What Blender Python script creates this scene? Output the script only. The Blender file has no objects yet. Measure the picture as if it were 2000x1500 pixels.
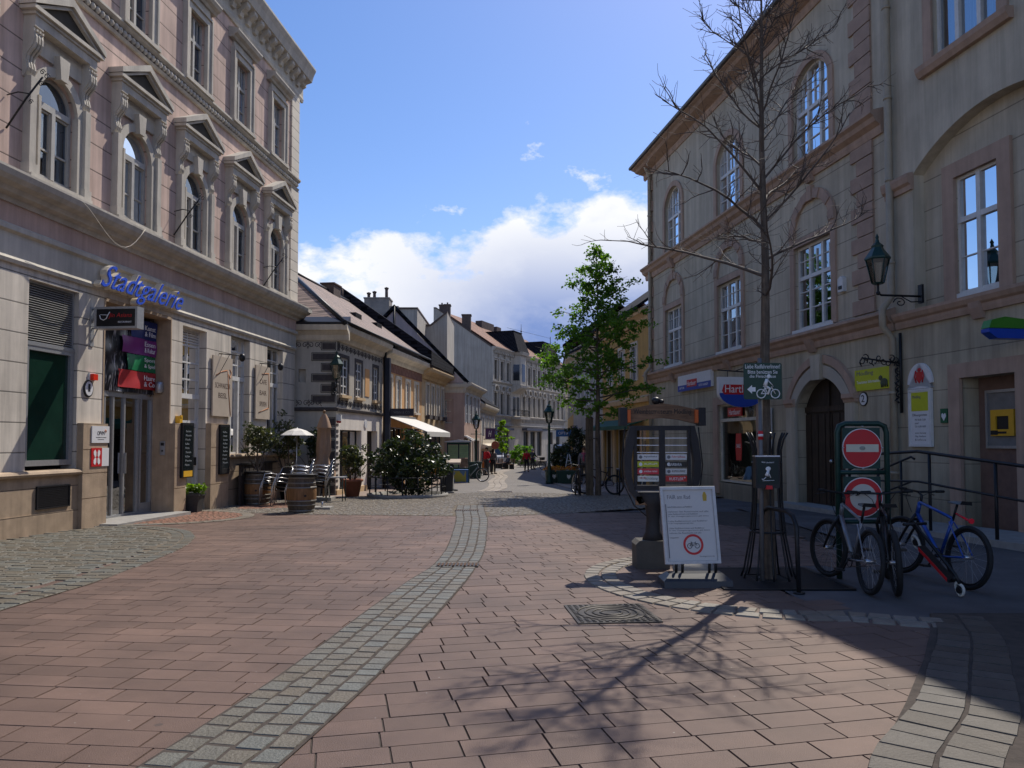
import bpy, bmesh, math, random
from mathutils import Vector, Matrix
RND = random.Random(11)
PI = math.pi
scene = bpy.context.scene
COL = scene.collection
WM = {}          # world matrices of the empties and roots placed so far
I4 = Matrix.Identity(4)

def gz(y):
    """height of the gently falling street"""
    return 0.0 if y < 10 else -.0142 * (y - 10)

def frame(p, d, n):
    return lambda a, b, c: (p[0] + d[0]*a + n[0]*b, p[1] + d[1]*a + n[1]*b, (p[2] if len(p) > 2 else 0) + c)

def ident(a, b, c):
    return (a, b, c)

class MB:
    """collects shapes and links them as one mesh object"""
    def __init__(s, fr=None):
        s.v, s.f, s.sm, s.rv = [], [], [], []
        s.fr = fr or ident
    def add(s, vs, fs, smooth=False, rv=.5, raw=False):
        o = len(s.v)
        s.v += [tuple(p) for p in vs] if raw else [s.fr(*p) for p in vs]
        s.rv += [rv]*len(vs)
        s.f += [tuple(i + o for i in f) for f in fs]
        s.sm += [smooth]*len(fs)
        return s
    def box(s, a0, a1, b0, b1, c0, c1, rv=.5):
        return s.add([(a0,b0,c0),(a1,b0,c0),(a1,b1,c0),(a0,b1,c0),(a0,b0,c1),(a1,b0,c1),(a1,b1,c1),(a0,b1,c1)],
                     [(3,2,1,0),(4,5,6,7),(0,1,5,4),(1,2,6,5),(2,3,7,6),(3,0,4,7)], rv=rv)
    def hexa(s, lo, hi, rv=.5):
        """eight corners: four lower, four upper"""
        return s.add(list(lo)+list(hi), [(3,2,1,0),(4,5,6,7),(0,1,5,4),(1,2,6,5),(2,3,7,6),(3,0,4,7)], rv=rv)
    def quad(s, *p, rv=.5):
        return s.add(p, [tuple(range(len(p)))], rv=rv)
    def prism(s, pts, b0, b1, rv=.5):
        """polygon in (a, c) pushed along b"""
        n = len(pts)
        vs = [(a,b0,c) for a,c in pts] + [(a,b1,c) for a,c in pts]
        return s.add(vs, [tuple(range(n)), tuple(range(2*n-1,n-1,-1))] + [(i,(i+1)%n,n+(i+1)%n,n+i) for i in range(n)], rv=rv)
    def mould(s, prof, a0, a1, rv=.5):
        """profile in (b, c) run along a"""
        n = len(prof)
        vs = [(a0,b,c) for b,c in prof] + [(a1,b,c) for b,c in prof]
        return s.add(vs, [tuple(range(n)), tuple(range(2*n-1,n-1,-1))] + [(i,(i+1)%n,n+(i+1)%n,n+i) for i in range(n)], rv=rv)
    def band(s, inn, out, b0, b1, closed=False, rv=.5):
        """strip between two outlines in (a, c), thickness b0..b1"""
        n = len(inn)
        vs = [(a,b1,c) for a,c in inn]+[(a,b1,c) for a,c in out]+[(a,b0,c) for a,c in inn]+[(a,b0,c) for a,c in out]
        fs = []
        for i in range(n if closed else n-1):
            j = (i+1) % n
            fs += [(i,j,n+j,n+i), (2*n+i,3*n+i,3*n+j,2*n+j), (i,2*n+i,2*n+j,j), (n+i,n+j,3*n+j,3*n+i)]
        if not closed:
            fs += [(0,n,3*n,2*n), (n-1,3*n-1,4*n-1,2*n-1)]
        return s.add(vs, fs, rv=rv)
    def rect_ring(s, a0, a1, c0, c1, t, b0, b1, rv=.5):
        return s.band([(a0,c0),(a1,c0),(a1,c1),(a0,c1)], [(a0-t,c0-t),(a1+t,c0-t),(a1+t,c1+t),(a0-t,c1+t)], b0, b1, True, rv)
    def tube(s, pts, r, n=8, caps=True, rv=.5, flat=False):
        P = [Vector(s.fr(*p)) for p in pts]
        m = len(P)
        rs = list(r) if isinstance(r, (list, tuple)) else [r]*m
        vs, prev = [], None
        for i in range(m):
            t = (P[min(i+1,m-1)] - P[max(i-1,0)])
            if t.length < 1e-9: t = Vector((0,0,1))
            t.normalize()
            if prev is None:
                x = t.orthogonal().normalized()
            else:
                x = prev - t*prev.dot(t)
                x = x.normalized() if x.length > 1e-6 else t.orthogonal().normalized()
            prev = x
            y = t.cross(x)
            for k in range(n):
                a = 2*PI*k/n
                vs.append(P[i] + (x*math.cos(a) + y*math.sin(a))*rs[i])
        fs = [(i*n+k, i*n+(k+1)%n, (i+1)*n+(k+1)%n, (i+1)*n+k) for i in range(m-1) for k in range(n)]
        s.add(vs, fs, not flat, rv, raw=True)
        if caps:
            o = len(s.v)-len(vs)
            s.f += [tuple(o+k for k in range(n-1,-1,-1)), tuple(o+(m-1)*n+k for k in range(n))]
            s.sm += [False, False]
        return s
    def lathe(s, prof, c=(0,0,0), n=16, rv=.5, smooth=True, sq=1.0, arc=None):
        vs = [(c[0]+r*math.cos(2*PI*k/n), c[1]+r*math.sin(2*PI*k/n)*sq, c[2]+z) for r,z in prof for k in range(n)]
        m = len(prof)
        fs = [(i*n+k, i*n+(k+1)%n, (i+1)*n+(k+1)%n, (i+1)*n+k) for i in range(m-1) for k in range(n)]
        s.add(vs, fs, smooth, rv)
        o = len(s.v)-len(vs)
        if prof[0][0] > 1e-4: s.f.append(tuple(o+k for k in range(n-1,-1,-1))); s.sm.append(False)
        if prof[-1][0] > 1e-4: s.f.append(tuple(o+(m-1)*n+k for k in range(n))); s.sm.append(False)
        return s
    def ball(s, c, r, n=10, m=7, rv=.5):
        rx, ry, rz = r if isinstance(r, (tuple, list)) else (r, r, r)
        vs = [(c[0]+rx*math.sin(PI*i/m)*math.cos(2*PI*k/n), c[1]+ry*math.sin(PI*i/m)*math.sin(2*PI*k/n), c[2]-rz*math.cos(PI*i/m)) for i in range(m+1) for k in range(n)]
        return s.add(vs, [(i*n+k, i*n+(k+1)%n, (i+1)*n+(k+1)%n, (i+1)*n+k) for i in range(m) for k in range(n)], True, rv)
    def torus(s, c, R, r, axis=(0,1,0), n=24, m=8, rv=.5, a0=0, a1=2*PI, sx=1, sz=1):
        ax = Vector(axis).normalized()
        x = ax.orthogonal().normalized() if abs(ax.z) > .9 or abs(ax.x) > .9 else Vector((0,0,1)).cross(ax).normalized()
        z = x.cross(ax)
        full = abs(a1-a0-2*PI) < 1e-6
        pts = []
        for k in range(n if full else n+1):
            a = a0+(a1-a0)*k/n
            pts.append(Vector(c) + x*math.cos(a)*R*sx + z*math.sin(a)*R*sz)
        vs = []
        for k,p in enumerate(pts):
            d = (p-Vector(c)).normalized()
            for j in range(m):
                b = 2*PI*j/m
                vs.append(tuple(p + d*math.cos(b)*r + ax*math.sin(b)*r))
        K = len(pts)
        fs = [(k*m+j, k*m+(j+1)%m, ((k+1)%K)*m+(j+1)%m, ((k+1)%K)*m+j) for k in range(K if full else K-1) for j in range(m)]
        return s.add(vs, fs, True, rv)
    def disc(s, c, R, b0, b1, n=28, sx=1.0):
        """round plate in the (a, c) plane"""
        return s.prism([(c[0]+R*sx*math.cos(2*PI*k/n), c[1]+R*math.sin(2*PI*k/n)) for k in range(n)], b0, b1)
    def text(s, txt, a0, c0, w, h, b, ext=.004, shear=0, right=1, rv=.5):
        """lettering fitted to a box w by h whose lower left is (a0, c0) in the frame's (a, c) plane; right=-1 mirrors the reading direction"""
        tv, tf = text_geo(txt, shear)
        xs = [p[0] for p in tv]; ys = [p[1] for p in tv]
        x0, x1, y0, y1 = min(xs), max(xs), min(ys), max(ys)
        n = len(tv)
        vs = [(a0 + right*(p[0]-x0)/(x1-x0)*w, b, c0 + (p[1]-y0)/(y1-y0)*h) for p in tv]
        if ext > 0:
            vs2 = [(p[0], p[1]+ext, p[2]) for p in vs]
            edges = {}
            for f in tf:
                for i in range(len(f)):
                    e = (f[i], f[(i+1)%len(f)])
                    if (e[1],e[0]) in edges: del edges[(e[1],e[0])]
                    else: edges[e] = 1
            fs = [tuple(f) for f in tf] + [tuple(n+i for i in f) for f in tf] + [(a,b_,n+b_,n+a) for a,b_ in edges]
            s.add(vs+vs2, fs, rv=rv)
        else:
            s.add(vs, tf, rv=rv)
        return s
    def build(s, name, mat, parent=None, local=False, fix=True, props=None):
        vs = s.v
        if parent is not None and not local:
            inv = wmat(parent).inverted()
            vs = [inv @ Vector(p) for p in vs]
        me = bpy.data.meshes.new(name)
        me.from_pydata([tuple(p) for p in vs], [], s.f)
        me.polygons.foreach_set('use_smooth', s.sm)
        if fix:
            bm = bmesh.new(); bm.from_mesh(me)
            bmesh.ops.recalc_face_normals(bm, faces=bm.faces[:])
            bm.to_mesh(me); bm.free()
        if any(r != .5 for r in s.rv):
            at = me.attributes.new('rv', 'FLOAT', 'POINT'); at.data.foreach_set('value', s.rv)
        me.materials.append(mat)
        o = bpy.data.objects.new(name, me)
        COL.objects.link(o)
        if parent is not None: o.parent = parent
        WM[o.name] = wmat(parent) if parent is not None else I4
        if props:
            for k,v in props.items(): o[k] = v
        return o

def wmat(o):
    m = WM.get(o.name)
    return m if m is not None else I4

_TC = {}
def text_geo(txt, shear):
    key = (txt, shear)
    if key not in _TC:
        cu = bpy.data.curves.new('tmp_text', 'FONT')
        cu.body = txt; cu.shear = shear; cu.resolution_u = 3
        ob = bpy.data.objects.new('tmp_text', cu)
        me = bpy.data.meshes.new_from_object(ob)
        _TC[key] = ([tuple(v.co) for v in me.vertices], [tuple(p.vertices) for p in me.polygons])
        bpy.data.objects.remove(ob); bpy.data.meshes.remove(me); bpy.data.curves.remove(cu)
    return _TC[key]

def tag(o, label, cat, group=None):
    o['label'] = label; o['category'] = cat
    if group: o['group'] = group
    return o

def thing(name, label, cat, loc=(0,0,0), rz=0, group=None, lean=None):
    o = bpy.data.objects.new(name, None); COL.objects.link(o)
    o.empty_display_size = .2
    m = Matrix.Translation(loc) @ Matrix.Rotation(rz, 4, 'Z')
    o.location = loc
    o.rotation_euler = (0, 0, rz)
    if lean is not None:
        r = Matrix.Rotation(rz, 4, 'Z') @ Matrix.Rotation(lean, 4, 'X')
        o.rotation_euler = r.to_euler(); m = Matrix.Translation(loc) @ r
    WM[o.name] = m
    return tag(o, label, cat, group)

def struct(o):
    o['kind'] = 'structure'; return o

def dup(root, loc, rz, label, group=None, lean=0):
    """copy of a thing with its parts and sub-parts"""
    r = root.copy(); COL.objects.link(r)
    r.location = loc
    r.rotation_euler = (Matrix.Rotation(rz,4,'Z') @ Matrix.Rotation(lean,4,'X')).to_euler()
    r['label'] = label
    if group: r['group'] = group
    for ch in list(root.children):
        c = ch.copy(); COL.objects.link(c); c.parent = r
        for g in list(ch.children):
            d = g.copy(); COL.objects.link(d); d.parent = c
    return r

# ------------------------------------------------------------------ materials
def nd(nt, typ, **kw):
    n = nt.nodes.new(typ)
    for k,v in kw.items():
        if k in n.inputs.keys(): n.inputs[k].default_value = v
        else: setattr(n, k, v)
    return n

def math_n(nt, op, a, b=None, c=None, clamp=False):
    n = nt.nodes.new('ShaderNodeMath'); n.operation = op; n.use_clamp = clamp
    for i,x in enumerate((a,b,c)):
        if x is None: continue
        if isinstance(x, (int,float)): n.inputs[i].default_value = x
        else: nt.links.new(x, n.inputs[i])
    return n.outputs[0]

def mixc(nt, fac, a, b, mode='MIX'):
    n = nt.nodes.new('ShaderNodeMix'); n.data_type = 'RGBA'; n.blend_type = mode
    for s_,x in ((0,fac),(6,a),(7,b)):
        if isinstance(x, (int,float)): n.inputs[s_].default_value = x
        elif isinstance(x, (tuple,list)): n.inputs[s_].default_value = (*x[:3],1)
        else: nt.links.new(x, n.inputs[s_])
    return n.outputs[2]

def ramp(nt, x, lo, hi, a=0.0, b=1.0):
    n = nt.nodes.new('ShaderNodeMapRange'); n.clamp = True
    nt.links.new(x, n.inputs[0])
    for i,v in enumerate((lo,hi,a,b)): n.inputs[i+1].default_value = v
    return n.outputs[0]

def new_mat(name):
    m = bpy.data.materials.new(name); m.use_nodes = True
    nt = m.node_tree
    return m, nt, nt.nodes['Principled BSDF']

def mat(name, col, rough=.7, metal=0.0, var=.18, scale=6.0, bump=.0, bscale=60.0, rvar=0.0, dirt=0.0, spec=.4, streak=0.0, coat=0.0,
        groove=None, gcol=.35, gw=.018, rcol=None, coord='Object', grain=None):
    """plain surface: base colour broken up by two noises, optional per-piece tint (rv), dirt near the ground, rain streaks and horizontal joints"""
    m, nt, b = new_mat(name)
    L = nt.links
    tc = nt.nodes.new('ShaderNodeTexCoord').outputs[coord]
    n1 = nd(nt, 'ShaderNodeTexNoise', Scale=scale, Detail=5.0, Roughness=.6); L.new(tc, n1.inputs['Vector'])
    f = ramp(nt, n1.outputs[0], .25, .75, 1-var, 1+var)
    if streak:
        mp = nt.nodes.new('ShaderNodeMapping'); mp.inputs['Scale'].default_value = (3.0,3.0,.18); L.new(tc, mp.inputs[0])
        n3 = nd(nt, 'ShaderNodeTexNoise', Scale=1.6, Detail=4.0, Roughness=.65); L.new(mp.outputs[0], n3.inputs['Vector'])
        f = math_n(nt, 'MULTIPLY', f, ramp(nt, n3.outputs[0], .35, .65, 1-streak, 1.05))
    if grain:
        mp = nt.nodes.new('ShaderNodeMapping'); mp.inputs['Scale'].default_value = grain; L.new(tc, mp.inputs[0])
        n4 = nd(nt, 'ShaderNodeTexNoise', Scale=1.0, Detail=4.0, Roughness=.6); L.new(mp.outputs[0], n4.inputs['Vector'])
        f = math_n(nt, 'MULTIPLY', f, ramp(nt, n4.outputs[0], .35, .65, .6, 1.15))
    if rvar:
        at = nt.nodes.new('ShaderNodeAttribute'); at.attribute_name = 'rv'
        f = math_n(nt, 'MULTIPLY', f, ramp(nt, at.outputs['Fac'], 0, 1, 1-rvar, 1+rvar))
    gm = None
    sep = None
    if groove or dirt:
        sep = nt.nodes.new('ShaderNodeSeparateXYZ'); L.new(tc, sep.inputs[0])
    if groove:
        sp, off = groove
        fr = math_n(nt, 'FRACT', math_n(nt, 'DIVIDE', math_n(nt, 'SUBTRACT', sep.outputs[2], off), sp))
        dd = math_n(nt, 'MULTIPLY', math_n(nt, 'ABSOLUTE', math_n(nt, 'SUBTRACT', fr, .5)), sp)
        gm = ramp(nt, dd, sp/2-gw, sp/2-gw*.45)
        f = math_n(nt, 'MULTIPLY', f, ramp(nt, gm, 0, 1, 1, gcol))
    if dirt:
        f = math_n(nt, 'MULTIPLY', f, ramp(nt, sep.outputs[2], 0, 1.2, 1-dirt, 1))
    base = (*col,1)
    if rcol:
        at2 = nt.nodes.new('ShaderNodeAttribute'); at2.attribute_name = 'rv'
        base = mixc(nt, at2.outputs['Fac'], col, rcol)
    vm = nt.nodes.new('ShaderNodeVectorMath'); vm.operation = 'SCALE'
    if isinstance(base, tuple): vm.inputs[0].default_value = col
    else: L.new(base, vm.inputs[0])
    L.new(f, vm.inputs['Scale'])
    L.new(vm.outputs[0], b.inputs['Base Color'])
    b.inputs['Roughness'].default_value = rough
    b.inputs['Metallic'].default_value = metal
    b.inputs['Specular IOR Level'].default_value = spec
    b.inputs['Coat Weight'].default_value = coat
    if bump or groove:
        n2 = nd(nt, 'ShaderNodeTexNoise', Scale=bscale, Detail=4.0); L.new(tc, n2.inputs['Vector'])
        h = n2.outputs[0]
        bp = nt.nodes.new('ShaderNodeBump'); bp.inputs['Strength'].default_value = max(bump,.05); bp.inputs['Distance'].default_value = .02
        if gm is not None:
            h = math_n(nt, 'SUBTRACT', math_n(nt, 'MULTIPLY', h, .3), math_n(nt, 'MULTIPLY', gm, 1.5))
        L.new(h, bp.inputs['Height']); L.new(bp.outputs[0], b.inputs['Normal'])
    return m

def glass_mat(name, refl=.35, tint=(.55,.65,.7), rough=.01, gcol=(1,1,1)):
    m, nt, b = new_mat(name); nt.nodes.remove(b); L = nt.links
    out = nt.nodes['Material Output']
    tr = nd(nt, 'ShaderNodeBsdfTransparent'); tr.inputs[0].default_value = (*tint,1)
    gl = nd(nt, 'ShaderNodeBsdfGlossy'); gl.inputs['Roughness'].default_value = rough; gl.inputs[0].default_value = (*gcol,1)
    tc = nt.nodes.new('ShaderNodeTexCoord')
    n = nd(nt, 'ShaderNodeTexNoise', Scale=1.3, Detail=1.0); L.new(tc.outputs['Object'], n.inputs['Vector'])
    bp = nd(nt, 'ShaderNodeBump', Strength=.12, Distance=.05); L.new(n.outputs[0], bp.inputs['Height']); L.new(bp.outputs[0], gl.inputs['Normal'])
    fr = nd(nt, 'ShaderNodeFresnel', IOR=1.5)
    f = math_n(nt, 'ADD', fr.outputs[0], refl, clamp=True)
    mx = nt.nodes.new('ShaderNodeMixShader'); L.new(f, mx.inputs[0]); L.new(tr.outputs[0], mx.inputs[1]); L.new(gl.outputs[0], mx.inputs[2])
    L.new(mx.outputs[0], out.inputs[0])
    return m

def leaf_mat(name, c0, c1, trans=.45, rough=.45, spec=.4):
    m, nt, b = new_mat(name); L = nt.links
    at = nt.nodes.new('ShaderNodeAttribute'); at.attribute_name = 'rv'
    c = mixc(nt, at.outputs['Fac'], c0, c1)
    L.new(c, b.inputs['Base Color']); b.inputs['Roughness'].default_value = rough
    b.inputs['Specular IOR Level'].default_value = spec
    t = nd(nt, 'ShaderNodeBsdfTranslucent')
    L.new(mixc(nt, 1.0, c, (1.5,1.7,.55), 'MULTIPLY'), t.inputs[0])
    mx = nt.nodes.new('ShaderNodeMixShader'); mx.inputs[0].default_value = trans
    L.new(b.outputs[0], mx.inputs[1]); L.new(t.outputs[0], mx.inputs[2])
    L.new(mx.outputs[0], nt.nodes['Material Output'].inputs[0])
    return m

def flat(name, col, rough=.5, **k):
    return mat(name, col, rough, var=.06, scale=12, **k)

M = {}
M['black_metal'] = mat('black painted iron', (.018,.019,.022), .45, .3, .25, 20)
M['green_metal'] = mat('dark green painted steel', (.012,.045,.036), .4, .2, .25, 14)
M['steel'] = mat('brushed steel', (.55,.55,.56), .3, .9, .15, 30)
M['alu'] = mat('grey aluminium', (.42,.43,.44), .42, .6, .12, 18)
M['white_paint'] = mat('white window paint', (.66,.66,.64), .5, 0, .1, 8)
M['grey_paint'] = mat('grey window paint', (.42,.41,.38), .55, 0, .12, 9)
M['dark'] = mat('dark interior', (.012,.013,.016), .9, 0, .4, 2)
M['dark_room'] = mat('dim room', (.035,.036,.04), .9, 0, .5, 1.2)
M['curtain'] = mat('pale net curtain', (.55,.57,.58), .9, 0, .1, 3, grain=(28,28,.3))
M['glass_sky'] = glass_mat('window glass', .2, (.42,.55,.72), .015, (.62,.76,1.0))
M['glass_clear'] = glass_mat('door glass', .08, (.45,.55,.55))
M['glass_dark'] = glass_mat('dark tinted window glass', .22, (.35,.42,.45))  # glass with a darker tint
M['rubber'] = mat('black rubber', (.012,.012,.013), .75, 0, .3, 30)
M['concrete'] = mat('concrete', (.30,.29,.27), .85, 0, .2, 5, .25, 80)
M['terracotta'] = mat('terracotta', (.34,.13,.075), .8, 0, .2, 6, .1, 50)
M['black_plastic'] = mat('black plastic', (.018,.018,.02), .4, 0, .15, 9)
M['white_sign'] = flat('white sign face', (.72,.72,.72), .45)
M['red_sign'] = flat('red sign face', (.55,.02,.025), .4)
M['ink'] = flat('black lettering', (.015,.015,.017), .55)
M['white_ink'] = flat('white lettering', (.78,.78,.78), .5)
M['red_ink'] = flat('red lettering', (.50,.03,.03), .5)
M['lime'] = flat('lime green sign face', (.52,.55,.02), .5)
M['blue_sign'] = flat('blue sign face', (.02,.06,.35), .45)
M['grey_ink'] = flat('grey lettering', (.16,.16,.17), .6)
M['yellow'] = flat('yellow sign face', (.75,.42,.03), .5)
M['bark'] = mat('grey bark', (.13,.10,.075), .9, 0, .35, 9, .6, 40, grain=(30,30,3))
M['skin'] = flat('skin', (.42,.24,.17), .55)
M['lamp_glass'] = glass_mat('lantern glass', .1, (.72,.72,.68), .12)
# ------------------------------------------------------------------ camera, light, sky
scene.render.engine = 'CYCLES'
scene.view_settings.view_transform = 'Standard'
scene.view_settings.look = 'None'
scene.view_settings.exposure = 0
scene.cycles.max_bounces = 6
scene.cycles.transparent_max_bounces = 12
scene.cycles.use_denoising = True
scene.cycles.caustics_reflective = False
scene.cycles.caustics_refractive = False
cam = bpy.data.cameras.new('camera'); cam_o = bpy.data.objects.new('camera', cam); COL.objects.link(cam_o)
cam.sensor_width = 36; cam.lens = 27.0; cam.clip_end = 6000; cam.clip_start = .05
cam_o.location = (0, 0, 1.6)
cam_o.rotation_euler = (math.radians(90+2.3), 0, 0)
cam.shift_y = 51.754/2000
scene.camera = cam_o

SUN_AZ, SUN_EL = math.radians(31.0), math.radians(53.0)     # azimuth from +Y towards +X
sdir = Vector((math.sin(SUN_AZ)*math.cos(SUN_EL), math.cos(SUN_AZ)*math.cos(SUN_EL), math.sin(SUN_EL)))
sun = bpy.data.lights.new('sun', 'SUN'); sun.energy = 4.7; sun.angle = math.radians(.5); sun.color = (1.0, .93, .82)
sun_o = bpy.data.objects.new('sun', sun); COL.objects.link(sun_o)
sun_o.location = (10, 20, 40)
sun_o.rotation_euler = sdir.to_track_quat('Z', 'Y').to_euler()

world = bpy.data.worlds.new('World'); scene.world = world; world.use_nodes = True
nt = world.node_tree; L = nt.links
bg = nt.nodes['Background']; bg.inputs['Strength'].default_value = .15
sky = nt.nodes.new('ShaderNodeTexSky'); sky.sky_type = 'NISHITA'; sky.sun_disc = False
sky.sun_elevation = SUN_EL; sky.sun_rotation = SUN_AZ
sky.air_density = 1.0; sky.dust_density = .6; sky.ozone_density = 2.0; sky.altitude = 200
hs = nt.nodes.new('ShaderNodeHueSaturation'); hs.inputs['Saturation'].default_value = 1.27; hs.inputs['Value'].default_value = 1.02
L.new(sky.outputs[0], hs.inputs['Color'])
tc = nt.nodes.new('ShaderNodeTexCoord')
sp = nt.nodes.new('ShaderNodeSeparateXYZ'); L.new(tc.outputs['Generated'], sp.inputs[0])
az = math_n(nt, 'ARCTAN2', sp.outputs[0], sp.outputs[1])
hyp = math_n(nt, 'SQRT', math_n(nt, 'ADD', math_n(nt, 'MULTIPLY', sp.outputs[0], sp.outputs[0]), math_n(nt, 'MULTIPLY', sp.outputs[1], sp.outputs[1])))
el = math_n(nt, 'DIVIDE', sp.outputs[2], math_n(nt, 'MAXIMUM', hyp, .05))
def cloud_noise(scale, detail, rough, off, stretch=1.7):
    mp = nt.nodes.new('ShaderNodeMapping'); mp.inputs['Scale'].default_value = (scale, scale, scale*stretch); mp.inputs['Location'].default_value = off
    L.new(tc.outputs['Generated'], mp.inputs[0])
    n = nt.nodes.new('ShaderNodeTexNoise'); n.inputs['Scale'].default_value = 1; n.inputs['Detail'].default_value = detail; n.inputs['Roughness'].default_value = rough
    L.new(mp.outputs[0], n.inputs['Vector'])
    return n.outputs[0]
big = cloud_noise(5.5, 9, .60, (3.1,.4,.9))
med = cloud_noise(9, 7, .62, (.3,5.2,2.2))
top = math_n(nt, 'ADD', .292, math_n(nt, 'MULTIPLY', .27, math_n(nt, 'SINE', math_n(nt, 'ADD', az, .06))))
bn = math_n(nt, 'MULTIPLY', math_n(nt, 'SUBTRACT', big, .5), .42)
d = math_n(nt, 'ADD', math_n(nt, 'SUBTRACT', top, el), bn)
mask = ramp(nt, d, -.004, .035)
wisp = ramp(nt, math_n(nt, 'SUBTRACT', med, math_n(nt, 'MULTIPLY', math_n(nt, 'ABSOLUTE', math_n(nt, 'SUBTRACT', d, -.05)), 1.3)), .575, .655, 0, .8)
mask = math_n(nt, 'MAXIMUM', mask, wisp)
# grey-blue bases low in the bank, towards the right of the street
low = ramp(nt, el, .16, .29, 1, 0)
right = ramp(nt, az, -.2, .02)
sh = math_n(nt, 'MULTIPLY', math_n(nt, 'MULTIPLY', low, right), ramp(nt, med, .33, .55, .75, 1))
sh = math_n(nt, 'MAXIMUM', sh, math_n(nt, 'MULTIPLY', ramp(nt, d, .05, .16), ramp(nt, med, .46, .62, 0, .42)))
ccol = mixc(nt, sh, (6.6,6.7,7.0), (1.5,2.2,4.4))
L.new(mixc(nt, mask, mixc(nt, 1.0, hs.outputs[0], (1.15,.99,1.05), 'MULTIPLY'), ccol), bg.inputs['Color'])

# ------------------------------------------------------------------ ground and paving
def inpoly(x, y, poly):
    c = False
    n = len(poly); j = n-1
    for i in range(n):
        xi, yi = poly[i]; xj, yj = poly[j]
        if (yi > y) != (yj > y) and x < (xj-xi)*(y-yi)/(yj-yi)+xi: c = not c
        j = i
    return c

def block(mb, c4, h, depth=.02, ch=.006, rv=.5):
    """one paving stone: four corners on the ground, chamfered top at height h"""
    cx = sum(p[0] for p in c4)/4; cy = sum(p[1] for p in c4)/4
    vs = []
    for x,y in c4:
        l = math.hypot(x-cx, y-cy); k = max(0, 1-ch*1.4/l)
        X, Y = cx+(x-cx)*k, cy+(y-cy)*k
        vs.append((X, Y, gz(Y)+h))
    for x,y in c4:
        vs.append((x, y, gz(y)+h-depth))
    mb.add(vs, [(0,1,2,3),(4,5,1,0),(5,6,2,1),(6,7,3,2),(7,4,0,3)], rv=rv)

def pave(mb, ang, keep, ln, wd, h, bounds, gap=.008, jit=.0, tilt=.0015, ch=.006, origin=(0,0), lvar=0.0):
    ca, sa = math.cos(ang), math.sin(ang)
    x0,x1,y0,y1 = bounds
    R = max(abs(x0),abs(x1),abs(y0),abs(y1))*1.5
    rows = int(2*R/wd)
    for j in range(rows):
        v = -R + j*wd
        u = -R + RND.random()*ln
        while u < R:
            l = ln*(1+RND.uniform(-lvar,lvar))
            cu, cv = u+l/2, v+wd/2
            X, Y = origin[0]+cu*ca-cv*sa, origin[1]+cu*sa+cv*ca
            if x0 <= X <= x1 and y0 <= Y <= y1 and keep(X, Y):
                c4 = []
                for du,dv in ((-1,-1),(1,-1),(1,1),(-1,1)):
                    a = cu+du*(l-gap)/2+RND.uniform(-jit,jit); b = cv+dv*(wd-gap)/2+RND.uniform(-jit,jit)
                    c4.append((origin[0]+a*ca-b*sa, origin[1]+a*sa+b*ca))
                block(mb, c4, h+RND.uniform(-tilt,tilt), ch=ch, rv=RND.random())
            u += l

def strip(mb, pts, hw, cols, ln, h, jit=.008, gap=.012, ch=.012, tilt=.002):
    """rows of setts along a curve: pts of (x, y), hw half widths per point"""
    # resample
    P = [Vector((p[0],p[1])) for p in pts]
    S = [0]
    for i in range(1,len(P)): S.append(S[-1]+(P[i]-P[i-1]).length)
    def at(s):
        s = min(max(s,0),S[-1]-1e-6)
        for i in range(len(P)-1):
            if S[i+1] >= s:
                t = (s-S[i])/(S[i+1]-S[i])
                # Catmull-Rom
                p0,p1,p2,p3 = P[max(i-1,0)],P[i],P[i+1],P[min(i+2,len(P)-1)]
                q = .5*((2*p1)+(p2-p0)*t+(2*p0-5*p1+4*p2-p3)*t*t+(-p0+3*p1-3*p2+p3)*t**3)
                dq = .5*((p2-p0)+2*(2*p0-5*p1+4*p2-p3)*t+3*(-p0+3*p1-3*p2+p3)*t*t)
                w = hw if isinstance(hw,(int,float)) else hw[i]+(hw[i+1]-hw[i])*t
                n = Vector((dq.y,-dq.x)).normalized()
                return q, n, w
    for c in range(cols):
        s = RND.random()*ln
        while s < S[-1]-ln:
            l = ln*RND.uniform(.8,1.2)
            q0,n0,w0 = at(s+gap/2); q1,n1,w1 = at(s+l-gap/2)
            a, b = -1+2*c/cols, -1+2*(c+1)/cols
            g0, g1 = gap/2/w0, gap/2/w1
            c4 = [q0+n0*w0*(a+g0), q0+n0*w0*(b-g0), q1+n1*w1*(b-g1), q1+n1*w1*(a+g1)]
            c4 = [(p.x+RND.uniform(-jit,jit), p.y+RND.uniform(-jit,jit)) for p in c4]
            block(mb, c4, h+RND.uniform(-tilt,tilt), ch=ch, rv=RND.random())
            s += l
    return at, S[-1]

def sheet(name, poly, h, m, res=None):
    """flat patch following the fall of the street"""
    mb = MB()
    mb.add([(x,y,gz(y)+h) for x,y in poly], [tuple(range(len(poly)))])
    return struct(mb.build(name, m))

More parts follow.
